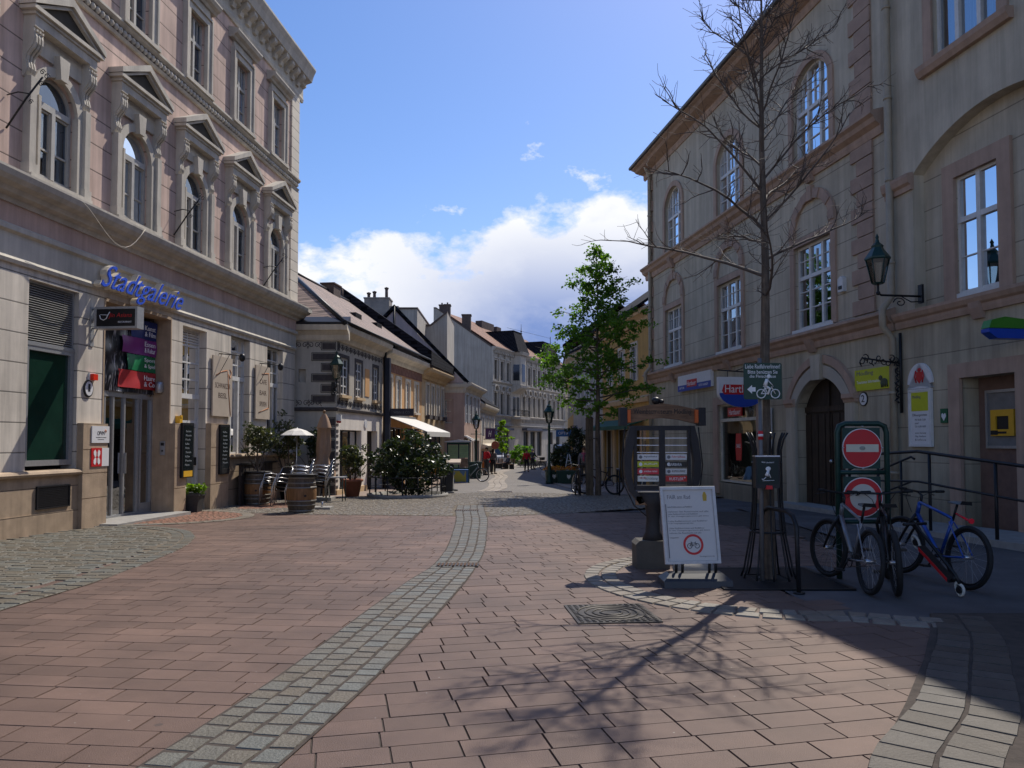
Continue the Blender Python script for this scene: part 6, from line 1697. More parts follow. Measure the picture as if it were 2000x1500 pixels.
# wooden stake of the street tree
t = thing('tree_stake', 'thick squared wooden stake beside the trunk of the green tree', 'stake', (2.62,26.0,-.23))
mb = MB(); mb.box(2.5,2.74,25.9,26.12,-.4,2.35); mb.build('post', mat('weathered stake wood', (.12,.09,.06), .9, 0, .3, 6, grain=(20,20,1.5)), t)
mb = MB(); mb.prism([(2.48,2.35),(2.76,2.35),(2.70,2.44),(2.54,2.44)],25.88,26.14); mb.torus((2.75,26.0,1.7),.2,.02,(0,0,1),16,5); mb.build('cap', M['bark'], t)

def bush(name, label, base, rx, ry, h, n, ls, m, seed, z0=.1, stems=6, group=None, clump=.22, cat='bush', parent=None, open_=.5):
    R = random.Random(seed); bx,by,bz = base
    t = parent or thing(name, label, cat, base, 0, group)
    lv = MB(); st = MB()
    for _ in range(n//24):
        v = Vector((R.gauss(0,1),R.gauss(0,1),R.gauss(0,1))).normalized()*(R.random()**(1/3 if open_ > .4 else .6))
        wb_ = 1+.22*math.sin(v.x*4.1+seed)*math.cos(v.z*3.7+v.y*2)+(R.random() < .12)*.14
        c = Vector((bx+v.x*rx*wb_, by+v.y*ry*wb_, bz+z0+(v.z*wb_*.5+.5)*(h-z0)))
        k = 1+R.uniform(-.12,.12)
        leaf_clump(lv, c, clump*k, 24, ls, R, .6, .25+.5*R.random())
    for i in range(stems):
        a = 2*PI*i/stems+R.random()
        limb(st, (bx+math.cos(a)*rx*.12, by+math.sin(a)*ry*.12, bz), (math.cos(a)*.45,math.sin(a)*.45,1), (h)*R.uniform(.6,.9), .018, R, .1, .15, 6, 5, .005)
    st.build('stems', M['twig'], t, fix=False); lv.build('foliage', m, t, fix=False)
    return t
# big shrub in its railing before the white awning
bush('shrub', 'large dark glossy shrub inside a low round railing before the white awning', (-3.45,25.5,-.2), 1.22, 1.0, 2.02, 5600, .115, M['leaf_dark'], 4, .15, 12, None, .2)
t = thing('round_railing', 'low round black railing with a ring base about the large dark shrub', 'railing', (-3.45,25.5,-.22))
mb = MB(); mb.lathe([(1.32,0),(1.34,.12),(1.2,.14),(1.2,.0)], (-3.45,25.5,-.24), 40); mb.build('base_ring', M['concrete'], t)
for k in range(16):
    a = 2*PI*k/16; mb = MB(); mb.tube([(-3.45+1.26*math.cos(a),25.5+1.26*math.sin(a),-.2),(-3.45+1.26*math.cos(a),25.5+1.26*math.sin(a),.45)],.02,5); mb.build('post', M['black_metal'], t)
mb = MB(); mb.torus((-3.45,25.5,.44),1.26,.018,(0,0,1),40,5); mb.torus((-3.45,25.5,.12),1.26,.012,(0,0,1),40,5); mb.build('rail', M['black_metal'], t)
bush('round_bush', 'round clipped green bush in a tub far down the street', (1.0,76,-.9), 1.35, 1.2, 2.1, 1700, .2, M['leaf_lime'], 14, .2, 4)
# potted plants
def pot(t, c, r0, r1, h, m, rim=True):
    mb = MB(); mb.lathe([(r0,0),(r0+(r1-r0)*.9,h*.86)]+([(r1+.03,h*.87),(r1+.035,h),(r1-.03,h),(r1-.05,h*.9),(0,h*.9)] if rim else [(r1,h),(r1-.03,h),(r1-.04,h*.9),(0,h*.9)]), c, 22)
    return mb.build('pot', m, t)
t = thing('potted_shrub', 'airy shrub in a tall terracotta pot before the white shop front', 'potted plant', (-5.25,25.3,-.22))
pot(t, (-5.25,25.3,-.22), .22, .33, .58, M['terracotta'])
bush('', '', (-5.25,25.3,.3), .48, .42, 1.25, 1150, .10, M['leaf_olive'], 21, .1, 9, None, .14, parent=t, open_=.3)
t = thing('potted_herb', 'bright green low plant in a dark square pot by the gallery portal', 'potted plant', (-7.75,18.75,-.12))
c = (-7.75,18.75,-.12); a,b = .15,.21
mb = MB(); mb.hexa([(c[0]-a,c[1]-a,c[2]),(c[0]+a,c[1]-a,c[2]),(c[0]+a,c[1]+a,c[2]),(c[0]-a,c[1]+a,c[2])],[(c[0]-b,c[1]-b,c[2]+.44),(c[0]+b,c[1]-b,c[2]+.44),(c[0]+b,c[1]+b,c[2]+.44),(c[0]-b,c[1]+b,c[2]+.44)])
mb.box(c[0]-b-.015,c[0]+b+.015,c[1]-b-.015,c[1]+b+.015,c[2]+.40,c[2]+.46); mb.build('pot', mat('dark grey pot', (.035,.035,.038), .6, 0, .2, 8), t)
mb = MB(); R = random.Random(2)
for _ in range(40): leaf_clump(mb, (c[0]+R.gauss(0,.11),c[1]+R.gauss(0,.11),c[2]+.52+R.random()*.12), .08, 16, .07, R, .9)
mb.build('foliage', M['leaf_bright'], t, fix=False)
for (x,y,h,s_,lab,m_) in ((-7.05,21.35,1.95,31,'loose olive tree in the barrel near the restaurant door','leaf_olive'),(-6.95,23.9,2.25,32,'dense olive tree behind the small white parasol','leaf_olive'),(-6.5,25.2,2.0,33,'thin dark cypress-like plant against the grey front wall','leaf_dark')):
    t = thing('potted_tree', lab, 'potted plant', (x,y,-.18), 0, 'terrace plants')
    z0 = .82 if s_ == 31 else .45
    if s_ != 31: pot(t, (x,y,-.2), .2, .28, .5, M['black_plastic'])
    else:
        mb = MB(); mb.lathe([(.22,0),(.22,.05),(0,.06)], (x,y,z0-.12), 14); mb.build('soil', M['bark'], t)
    mb = MB(); limb(mb, (x,y,z0-.1), (.05,0,1), h-z0, .03, random.Random(s_), 0, .06, 6, 6); mb.build('trunk', M['bark'], t, fix=False)
    bush('', '', (x,y,z0), .5 if s_ < 33 else .26, .45 if s_ < 33 else .24, h-z0+.15, 1300 if s_ < 33 else 700, .085, M[m_], s_, .42, 7, None, .13, parent=t, open_=.3)
# ------------------------------------------------------------------ wine barrels, chairs, parasols
M['oak'] = mat('oak barrel staves', (.24,.125,.05), .6, 0, .2, 3, .1, 40, grain=(26,26,2))
M['oak_dark'] = mat('stained barrel ends', (.11,.085,.06), .7, 0, .3, 4, grain=(26,26,2))
M['hoop'] = mat('galvanised hoops', (.22,.21,.19), .5, .6, .2, 10)
def barrel(x, y, label, rz):
    z = gz(y); t = thing('wine_barrel', label, 'barrel', (x,y,z), rz, 'wine barrels on the terrace')
    H, r0, r1 = .90, .285, .355
    rad = lambda h: r0+(r1-r0)*(1-((h/H-.5)*2)**2)
    mb = MB(); mb.lathe([(rad(H*i/16)+(.003 if i%2 else 0),H*i/16) for i in range(5,12)], (0,0,0), 32); mb.build('staves', M['oak'], t, local=True)
    for a,b in ((0,5),(11,16)):
        mb = MB(); mb.lathe([(rad(H*i/16),H*i/16) for i in range(a,b+1)], (0,0,0), 32); mb.build('stained_end', M['oak_dark'], t, local=True)
    for h0,h1 in ((.02,.075),(.17,.205),(.27,.31),(.59,.63),(.70,.735),(.82,.88)):
        mb = MB(); mb.lathe([(rad(h0)+.002,h0),(rad(h0)+.008,h0),(rad(h1)+.008,h1),(rad(h1)+.002,h1)], (0,0,0), 32); mb.build('hoop', M['hoop'], t, local=True)
    mb = MB(); mb.lathe([(r0+.10,H+.0),(r0+.10,H+.028),(r0+.085,H+.034),(0,H+.036)], (0,0,0), 32); mb.build('table_top', M['black_plastic'], t, local=True)
    mb = MB(); mb.tube([(.0,-.34,.42),(.0,-.372,.42)],.03,8); mb.build('bung', M['ink'], t, local=True)
    return t
barrel(-5.12,18.75,'oak wine barrel standing in front of the stacked chairs, nearer to the street',.5)
barrel(-7.05,21.35,'oak wine barrel holding an olive tree, next to the restaurant door',.2)

# aluminium armchairs stacked and tipped forward
M['mesh_seat'] = mat('dark woven seat', (.02,.02,.022), .7, 0, .3, 30)
def chair(label, group):
    t = thing('stacked_chair', label, 'chair', (0,0,0), 0, group)
    for s in (-1,1):
        mb = MB(); mb.tube([(s*.26,.22,0),(s*.26,.24,.45),(s*.265,.20,.64),(s*.265,.0,.67),(s*.265,-.22,.66),(s*.26,-.27,.60)], .0135, 6); mb.build('arm', M['steel'], t, local=True)
        mb = MB(); mb.tube([(s*.25,-.28,0),(s*.25,-.20,.42),(s*.24,-.26,.66),(s*.22,-.33,.86)], .0135, 6); mb.build('leg', M['steel'], t, local=True)
    mb = MB(); mb.tube([(-.22,-.33,.86),(-.12,-.345,.90),(.12,-.345,.90),(.22,-.33,.86)], .0135, 6); mb.tube([(-.26,.2,.42),(.26,.2,.42)],.012,6); mb.tube([(-.25,-.2,.42),(.25,-.2,.42)],.012,6); mb.build('cross_bar', M['steel'], t, local=True)
    mb = MB(); mb.hexa([(-.24,-.2,.425),(.24,-.2,.425),(.24,.23,.44),(-.24,.23,.44)],[(-.24,-.2,.437),(.24,-.2,.437),(.24,.23,.452),(-.24,.23,.452)]); mb.build('seat', M['mesh_seat'], t, local=True)
    mb = MB(); mb.hexa([(-.235,-.21,.47),(.235,-.21,.47),(.21,-.33,.86),(-.21,-.33,.86)],[(-.235,-.222,.47),(.235,-.222,.47),(.21,-.342,.86),(-.21,-.342,.86)]); mb.build('backrest', M['mesh_seat'], t, local=True)
    return t
grp = 'aluminium chairs stacked on the terrace'
first = None
k = 0
for (sx,sy,rz,n,lab) in ((-6.55,21.0,2.5,3,'front stack with its dark woven back to the square'),(-6.15,22.0,1.75,5,'middle stack behind the street-side barrel'),(-5.75,22.9,1.6,5,'rear stack beside the folded parasol')):
    for j in range(n):
        loc = (sx-.05*j*math.cos(rz), sy-.05*j*math.sin(rz)+.02*j, gz(sy)+.105*j)
        l_ = 'woven aluminium chair, '+(('bottom','middle','topmost') if n == 3 else ('bottom','second lowest','middle','second highest','topmost'))[j]+' of the '+lab
        if first is None:
            first = chair(l_, grp); first.location = loc; first.rotation_euler = (Matrix.Rotation(rz,4,'Z') @ Matrix.Rotation(.10,4,'X')).to_euler()
        else: dup(first, loc, rz+RND.uniform(-.06,.06), l_, grp, .10+.015*j)

t = thing('folded_parasol', 'tall beige parasol, folded and tied, beside the chair stacks', 'parasol', (-5.7,23.3,gz(23.3)))
mb = MB()
n = 28; prof = [(.06,2.42),(.13,2.28),(.21,2.02),(.215,2.0),(.17,1.97),(.19,1.6),(.20,1.3),(.16,1.12),(.20,.95),(.27,.68),(.30,.52)]
vs = []
for i,(r,z) in enumerate(prof):
    for k in range(n):
        a = 2*PI*k/n; rr = r*(1+(.20 if i > 3 else .06)*math.sin(a*7+i*.5))+(.10*max(0,math.cos(a-.1)) if i > 8 else 0)
        vs.append((-5.7+rr*math.cos(a)-.02*(i > 6)*(i-6), 23.3+rr*math.sin(a), z))
mb.add(vs, [(i*n+k,i*n+(k+1)%n,(i+1)*n+(k+1)%n,(i+1)*n+k) for i in range(len(prof)-1) for k in range(n)], True)
mb.build('canopy', mat('beige parasol cloth', (.36,.235,.155), .9, 0, .12, 4), t)
mb = MB(); mb.tube([(-5.7,23.3,-.3),(-5.7,23.3,2.5)],.028,8); mb.ball((-5.7,23.3,2.5),.05); mb.build('pole', mat('parasol wood', (.2,.11,.05), .6), t)
mb = MB(); mb.box(-6.0,-5.4,23.0,23.6,-.3,-.08); mb.build('foot', M['concrete'], t)
t = thing('small_parasol', 'small white open parasol on a thin pole among the terrace plants', 'parasol', (-6.55,23.4,gz(23.4)))
mb = MB(); mb.lathe([(.52,1.78),(.50,1.80),(.3,1.92),(.12,1.98),(0,2.0)], (-6.55,23.4,0), 8, smooth=False); mb.build('canopy', mat('white cloth', (.7,.68,.64), .8), t)
mb = MB(); mb.tube([(-6.55,23.4,-.2),(-6.55,23.4,2.03)],.018,6); mb.build('pole', M['steel'], t)
mb = MB()
for k in range(8): a = PI*k/4; mb.tube([(-6.55,23.4,1.94),(-6.55+.5*math.cos(a),23.4+.5*math.sin(a),1.785)],.008,4)
mb.build('ribs', M['steel'], t)
t = thing('terrace_table', 'small grey steel table beside the folded parasol', 'table', (-5.2,22.9,gz(22.9)))
mb = MB(); mb.box(-5.5,-4.95,22.65,23.15,.52,.55); mb.build('table_top', M['alu'], t)
for x in (-5.46,-4.99):
    for y in (22.7,23.1): mb = MB(); mb.tube([(x,y,gz(y)),(x,y,.52)],.015,5); mb.build('leg', M['green_metal'], t)
t = thing('terrace_fence', 'low dark board fence along the terrace behind the chairs', 'fence', (-7.0,22.5,gz(22.5)))
mb = MB(); 
for k in range(9): mb.box(-7.42,-7.36,20.9+.35*k,21.2+.35*k,-.2,.95)
mb.build('boards', mat('dark fence boards', (.04,.03,.025), .8), t)
mb = MB(); mb.box(-7.46,-7.32,20.8,24.1,.95,1.0); mb.build('cap_rail', M['black_metal'], t)
# base plate lying by the barrel
t = thing('parasol_weight', 'flat dark parasol weight on the ground by the street-side barrel', 'weight', (-4.85,19.7,gz(19.7)))
mb = MB(); mb.box(-5.1,-4.6,19.5,19.9,gz(19.7)+.01,gz(19.7)+.07); mb.build('plate', M['concrete'], t)
mb = MB(); mb.tube([(-4.85,19.7,-.1),(-4.85,19.7,.06)],.03,8); mb.build('socket', M['steel'], t)

# ------------------------------------------------------------------ poster stand, directory stand
t = thing('poster_stand', 'white framed poster stand with a red ringed bicycle, on a grey water base', 'sign', (2.0,8.6,0))
rl_ = math.radians(-2.0); bk = math.radians(7)
def PF(a,b,c):      # board frame: a across, b towards the viewer, c up; rolled and leaning back a little
    x, z = a*math.cos(rl_)-c*math.sin(rl_)*1.0, a*math.sin(rl_)*0+c
    return (1.985+a-.045*(c-.68)*1.0, 8.62-b+(c-.68)*math.sin(bk)+.05*a, c+.012*a)
mb = MB(PF); mb.rect_ring(-.28,.28,.28,1.06,.032,-.02,.025); mb.build('frame', M['alu'], t)
mb = MB(PF); mb.box(-.285,.285,-.015,.008,.275,1.065); mb.build('poster', mat('white poster paper', (.60,.585,.56), .5, 0, .05, 3), t)
mb = MB(PF); mb.text('FAIR am Rad', -.235, .955, .26, .045, .0085, .001)
y = .86
for k,w_ in enumerate((.28,0,.46,.34,.46,0,.44,.28,0,.40,.46,.36,0,.1)):
    if w_: mb.text(('Liebe Radfahrerinnen und Radfahrer','in der Fussgaengerzone gilt bitte','nehmen Sie Ruecksicht auf alle')[k%3], -.24, y, w_, .017, .0085, .001)
    y -= .026
mb.text('Stadtgemeinde', .08, .315, .17, .018, .0085, .001)
mb.box(-.262,-.252,.0082,.0095,.31,.90)
mb.build('lettering', M['grey_ink'], t)
mb = MB(PF); mb.prism([(.17,.93),(.21,.93),(.215,.99),(.2,1.03),(.18,1.03),(.165,.99)],.0082,.0095); mb.build('crest', flat('ochre crest', (.5,.33,.04)), t)
mb = MB(PF); n = 40; cc = (.02,.455)
mb.band([(cc[0]+.088*math.cos(2*PI*k/n),cc[1]+.088*math.sin(2*PI*k/n)) for k in range(n)],[(cc[0]+.113*math.cos(2*PI*k/n),cc[1]+.113*math.sin(2*PI*k/n)) for k in range(n)],.008,.010,True)
mb.build('red_ring', M['red_sign'], t)
def bike_icon(mb, cx_, cz_, s, b, th, rider=False):
    for dx in (-.5,.5): mb.torus((cx_+dx*s*.98, b, cz_), s*.30, th, (0,1,0), 22, 4)
    P = lambda *q: mb.tube([(cx_+a*s, b, cz_+c*s) for a,c in q], th, 4)
    P((-.49,0),(-.05,0),(.22,.38),(-.22,.38),(-.49,0)); P((-.05,0),(-.26,.5)); P((-.36,.5),(-.16,.5)); P((.49,0),(.22,.5),(.36,.52))
    if rider:
        mb.ball((cx_+.06*s,b,cz_+1.22*s),(.14*s,.006,.14*s))
        mb.tube([(cx_-.22*s,b,cz_+.55*s),(cx_-.08*s,b,cz_+1.02*s)],[.15*s,.11*s],6); P((-.05,.98),(.32,.58)); 
        mb.tube([(cx_-.2*s,b,cz_+.55*s),(cx_+.12*s,b,cz_+.38*s),(cx_-.02*s,b,cz_-.05*s)],.07*s,6)
mb = MB(PF); bike_icon(mb, .02, .44, .085, .009, .0032); mb.build('bicycle_emblem', M['ink'], t)
mb = MB(); mb.add([(1.66,8.42,0),(2.42,8.46,0),(2.42,8.86,0),(1.66,8.82,0),(1.66,8.44,.07),(2.42,8.48,.07),(2.42,8.84,.07),(1.66,8.80,.07),(1.74,8.54,.14),(2.34,8.57,.14),(2.34,8.75,.14),(1.74,8.72,.14)],
   [(3,2,1,0),(0,1,5,4),(1,2,6,5),(2,3,7,6),(3,0,4,7),(4,5,9,8),(5,6,10,9),(6,7,11,10),(7,4,8,11),(8,9,10,11)])
mb.build('water_base', mat('grey plastic base', (.035,.038,.045), .4, 0, .1, 6), t)
for x in (1.83,1.90,2.20,2.27): mb = MB(); mb.tube([(x,8.63,.12),(x,8.61,.27)],.016,6); mb.build('spring', M['black_metal'], t)

t = thing('directory_stand', 'wooden town directory stand shaped like a barrel, with coloured shop name strips', 'sign', (1.92,9.85,0))
DF = lambda a,b,c: (1.92+a, 9.85-b, c)
M['old_wood'] = mat('weathered brown wood', (.22,.125,.07), .75, 0, .3, 4, .1, 40, grain=(3,30,30))
M['wood_dark'] = mat('dark stained wood', (.028,.026,.028), .65, 0, .3, 4, .1, 40)
mb = MB(DF); mb.prism([(-.46,1.82),(-.47,2.0),(-.2,2.06),(0,2.085),(.2,2.06),(.47,2.0),(.46,1.82),(.2,1.88),(0,1.90),(-.2,1.88)],-.05,.05); mb.build('name_board', M['old_wood'], t)
mb = MB(DF); mb.text('Weinbaumuseum Mödling', -.37, 1.93, .74, .085, .05, .004); mb.build('lettering', M['ink'], t)
for s in (-1,1):
    mb = MB(DF); mb.box(s*.5-.045,s*.5+.045,-.09,.09,1.80,2.03); mb.build('roof_end', M['wood_dark'], t)
    mb = MB(DF); mb.box(s*.43-.02,s*.43+.02,.05,.09,1.84,2.0); mb.build('reflector', flat('orange marker', (.6,.12,.02)), t)
    mb = MB(DF); P = [(s*.41,1.80),(s*.46,1.6),(s*.49,1.35),(s*.48,1.15),(s*.43,.97),(s*.30,.80)]; Q = [(s*.355,1.80),(s*.36,1.6),(s*.40,1.35),(s*.395,1.15),(s*.36,.99),(s*.20,.84)]
    mb.band(Q, P, -.06, .06); mb.build('barrel_side', M['wood_dark'], t)
    mb = MB(DF); mb.tube([(s*.47,.0,1.78),(s*.50,.0,1.5),(s*.52,.0,1.3),(s*.49,.0,1.05),(s*.36,.0,.78),(s*.15,0,.6)],.008,5); mb.build('hoop_cable', M['black_metal'], t)
for x0,x1,z0,z1 in ((-.37,.37,1.74,1.80),(-.35,.35,.98,1.04),(-.36,-.325,1.04,1.74),(.325,.36,1.04,1.74),(-.035,.035,1.04,1.74)):
    mb = MB(DF); mb.box(x0,x1,-.035,.035,z0,z1); mb.build('panel_frame', M['wood_dark'], t)
ST = [((.62,.62,.62),'Apotheke','ink'),((.45,.48,.02),'AURUM','white_ink'),((.55,.03,.05),'amadeus reisen','white_ink'),((.62,.64,.60),'lichtklang','grey_ink')]
SU = [((.62,.62,.62),'Fahrradhaus','red_ink'),((.03,.025,.022),'BARBARA','white_ink'),((.58,.58,.58),'BLUMEN & KRANZ','ink'),((.5,.03,.03),'RUSTLER','white_ink')]
for s,lst in ((-1,ST),(1,SU)):
    for k in range(7):
        z = 1.655-.092*k; a0 = -.32 if s < 0 else .04
        if k < 3:
            mb = MB(DF); mb.box(a0,a0+.28,-.004,.010,z-.018,z-.008); mb.build('slat', M['steel'], t); continue
        col,tx,ik = lst[k-3]
        mb = MB(DF); mb.box(a0+.004,a0+.276,-.008,.012,z-.016,z+.055); o = mb.build('name_strip', flat('name strip '+tx, col, .4), t)
        mb = MB(DF)
        if tx in ('RUSTLER','lichtklang','BARBARA'): mb.text(tx, a0+(.10 if tx == 'lichtklang' else .05), z+.0, .16 if tx != 'RUSTLER' else .18, .036, .012, .002)
        else: mb.text(tx, a0+.085, z+.012, .17, .026, .012, .002)
        mb.build('lettering', M[ik], o)
        mb = MB(DF)
        if tx == 'lichtklang': mb.tube([(a0+.03,.014,z+.03),(a0+.12,.014,z+.03)],.004,4); mb.prism([(a0+.04,z+.03),(a0+.055,z+.042),(a0+.055,z+.018)],.012,.014); mb.prism([(a0+.08,z+.03),(a0+.095,z+.042),(a0+.095,z+.018)],.012,.014)
        elif tx == 'RUSTLER': mb.torus((a0+.245,.013,z+.035),.008,.003,(0,1,0),10,4)
        else: mb.disc((a0+.045,z+.02),.022,.012,.014,14)
        mb.build('emblem', M['red_ink'] if tx in ('lichtklang',) else M['grey_ink'] if ik != 'white_ink' else M['white_ink'], o)
mb = MB(DF); mb.box(-.34,.02,-.03,.06,.79,.90); mb.box(.0,.3,-.03,.06,.80,.91); mb.build('lower_board', M['old_wood'], t)
mb = MB(DF); mb.text('Stadtplan', -.28, .82, .26, .05, .06, .003); mb.build('lower_lettering', M['ink'], t)
mb = MB(DF); mb.lathe([(.15,.33),(.10,.45),(.085,.6),(.10,.78),(.2,.95)], (-.12,0,0), 12); mb.build('pedestal', M['wood_dark'], t)
mb = MB(DF); mb.box(-.36,.06,-.2,.16,-.02,.30); mb.prism([(-.37,.30),(.07,.30),(.02,.35),(-.32,.35)],-.2,.16); mb.build('plinth', mat('stone base block', (.095,.088,.078), .9, 0, .2, 4, .3, 40), t)
mb = MB(DF); mb.ball((-.07,0,2.12),(.06,.05,.05)); mb.ball((.0,0,2.11),(.035,.04,.03)); mb.build('iron_grapes', M['black_metal'], t)
t = thing('stone_ball', 'low round grey boulder behind the poster stand', 'stone', (2.2,9.35,0))
mb = MB(); mb.lathe([(.24,0),(.26,.06),(.22,.13),(.1,.17),(0,.175)], (2.2,9.35,0), 18); mb.build('boulder', M['concrete'], t)

# cyclist sign and dog bag dispenser on a post by the tree
t = thing('sign_post', 'slim grey steel post in front of the bare trunk', 'post', (2.86,8.84,0))
mb = MB(); mb.tube([(2.86,8.84,-.05),(2.86,8.84,2.56)],.024,10); mb.build('post', mat('dull grey post', (.16,.16,.165), .6, .3), t)
mb = MB(); mb.lathe([(.030,0),(.030,.1)],(2.86,8.84,1.62),12); mb.build('sticker_band', M['red_sign'], t)
mb = MB(); mb.lathe([(.0305,.036),(.0305,.064)],(2.86,8.84,1.62),12); mb.build('white_stripe', M['white_sign'], t)
t = thing('cyclist_sign', 'square green sign asking cyclists to turn left, with a white rider and arrow', 'sign', (2.86,8.8,2.1))
GF = lambda a,b,c: (2.88+a, 8.79-b, c)
n = 6
def rrect(x0,x1,z0,z1,r):
    P = []
    for cx_,cz_,a0 in ((x1-r,z0+r,-PI/2),(x1-r,z1-r,0),(x0+r,z1-r,PI/2),(x0+r,z0+r,PI)):
        P += [(cx_+r*math.cos(a0+PI/2*k/n), cz_+r*math.sin(a0+PI/2*k/n)) for k in range(n+1)]
    return P
M['sign_green'] = flat('green sign face', (.010,.045,.028), .4)
mb = MB(GF); mb.prism(rrect(-.225,.215,2.08,2.50,.025),0,.006); mb.build('panel', M['sign_green'], t)
mb = MB(GF); mb.text('Liebe RadfahrerInnen!', -.205, 2.435, .40, .048, .006, .002); mb.text('Bitte benützen Sie', -.175, 2.375, .34, .043, .006, .002); mb.text('die Fleischgasse', -.155, 2.318, .30, .045, .006, .002); mb.build('lettering', M['white_ink'], t)
mb = MB(GF); bike_icon(mb, .055, 2.145, .165, .009, .0065, True); mb.build('rider_emblem', M['white_ink'], t)
mb = MB(GF); mb.prism([(-.185,2.195),(-.13,2.145),(-.13,2.17),(-.09,2.17),(-.09,2.22),(-.13,2.22),(-.13,2.245)],.006,.009); mb.build('arrow', M['white_ink'], t)
for z in (2.16,2.46): mb = MB(); mb.box(2.8,2.92,8.79,8.88,z-.015,z+.015); mb.build('clamp', M['steel'], t)
t = thing('dog_bag_box', 'black dog bag dispenser box with a small dog print, fixed to the post', 'dispenser', (2.9,8.76,1.08))
BX = lambda a,b,c: (2.89+a, 8.80-b, c)
mb = MB(BX); mb.prism(rrect(-.135,.135,1.07,1.43,.015),0,.10); mb.build('case', M['black_plastic'], t)
mb = MB(BX); mb.box(-.14,.14,-.005,.105,1.425,1.44); mb.build('lid', M['steel'], t)
mb = MB(BX); mb.box(-.12,.12,.10,.104,1.12,1.41); mb.build('front_panel', flat('green black print', (.008,.018,.014), .3), t)
mb = MB(BX); mb.text('Wir putzen!', -.07, 1.35, .14, .022, .104, .001)
mb.ball((.005,.105,1.29),(.03,.003,.025)); mb.tube([(.005,.105,1.27),(-.015,.105,1.21)],[.014,.026],6); mb.tube([(-.02,.105,1.2),(-.05,.105,1.17),(-.07,.105,1.175)],.006,4); mb.tube([(.01,.105,1.24),(.03,.105,1.19)],.007,4); mb.tube([(-.06,.105,1.155),(.07,.105,1.16)],.004,4)
mb.build('print', M['white_ink'], t)
mb = MB(BX); mb.prism([(-.03,1.06),(.05,1.06),(.045,1.10),(-.02,1.105)],.104,.118); mb.build('outlet', M['red_sign'], t)
# bicycle hoop
t = thing('bicycle_hoop', 'black tubular bicycle hoop in the paving before the bare tree', 'bicycle stand', (3.0,8.6,0))
mb = MB(); mb.tube([(2.93,9.05,-.05),(2.93,9.05,.70),(2.935,8.98,.80),(2.95,8.86,.84),(2.985,8.36,.84),(3.0,8.24,.80),(3.01,8.17,.70),(3.02,8.15,-.05)],.024,10); mb.build('tube', M['black_metal'], t)
for y,x in ((9.05,2.93),(8.15,3.02)): mb = MB(); mb.lathe([(.06,0),(.06,.012),(.03,.016)],(x,y,0.0),12); mb.build('foot_plate', M['black_metal'], t)
t = thing('drain_cover', 'square cast iron cover with rings in the brick paving', 'manhole cover', (.9,7.2,0))
MF = lambda a,b,c: (.92+a*math.cos(.1)-b*math.sin(.1), 7.2+a*math.sin(.1)+b*math.cos(.1), c)
M['iron'] = mat('worn cast iron', (.05,.045,.04), .55, .5, .3, 20)
mb = MB(MF); mb.box(-.38,.38,-.38,.38,-.03,.010); mb.build('plate', M['iron'], t)
mb = MB(MF)
for r in (.10,.17,.24,.31): mb.torus((0,0,.010), r, .010, (0,0,1), 36, 4)
for k in range(-6,7):
    for j in range(-6,7):
        if math.hypot(k,j) > 5.6: mb.box(k*.056-.014,k*.056+.014,j*.056-.014,j*.056+.014,.01,.017)
mb.build('relief', M['iron'], t)
for (x,y,w_,d_,lab) in ((-.70,9.95,.27,.13,'rusty drain grating across the near end of the sett band'),(-1.12,19.2,.3,.16,'dark drain grating across the far end of the sett band'),(-.32,28.4,.32,.2,'drain grating at the start of the pale slab strip')):
    t = thing('drain_grating', lab, 'drain', (x,y,gz(y)), 0, 'drain gratings of the gutter')
    mb = MB(); mb.box(x-w_,x+w_,y-d_,y+d_,gz(y)-.02,gz(y)+.017); mb.build('frame', M['iron'], t)
    mb = MB()
    for k in range(11): xx = x-w_+.03+k*(2*w_-.06)/10; mb.box(xx-.012,xx+.012,y-d_+.02,y+d_-.02,gz(y)+.01,gz(y)+.026)
    mb.build('bars', mat('rusty iron', (.09,.05,.03), .8, .3, .3, 20), t)

# green sign frame with two round road signs
t = thing('road_sign_frame', 'green tubular frame with a no entry sign above a red ringed sign, before the gateway', 'road sign', (4.1,9.05,0))
RFm = lambda a,b,c: (4.115+a, 9.05-b, c)
mb = MB(RFm)
mb.tube([(-.285,0,-.05),(-.285,0,1.70),(-.26,0,1.78),(-.19,0,1.81),(.20,0,1.81),(.27,0,1.78),(.295,0,1.70),(.295,0,-.05)],.032,10)
for z in (1.235,.66): mb.tube([(-.285,0,z),(.295,0,z)],.026,8)
mb.build('frame', M['green_metal'], t)
for z in (1.52,.945):
    mb = MB(RFm); mb.box(-.22,.22,-.02,-.006,z-.24,z+.24); mb.build('backing_panel', M['green_metal'], t)
    mb = MB(RFm); mb.disc((0,z),.232,.0,.012,40); o = mb.build('sign_rim', M['white_sign'], t)
    mb = MB(RFm); mb.disc((0,z),.222,.01,.017,40); mb.build('red_disc', M['red_sign'], o)
    if z > 1.2:
        mb = MB(RFm); mb.box(-.19,.19,.015,.022,z-.045,z+.045); mb.build('white_bar', flat('cream bar', (.62,.58,.46)), o)
        mb = MB(RFm); mb.ball((0,.022,z),(.035,.003,.025)); mb.build('smudge', flat('grey smudge', (.3,.3,.26)), o)
    else:
        mb = MB(RFm); mb.disc((0,z),.155,.016,.022,36); mb.build('white_disc', flat('cream disc', (.55,.52,.46)), o)
mb = MB(RFm)
for x,z in ((0,1.77),(0,1.275),(-.23,1.52),(.23,1.52),(0,.70)): mb.lathe([(.014,0),(.014,.012)],(x,.03,z),8)
mb.build('bolts', M['steel'], t)
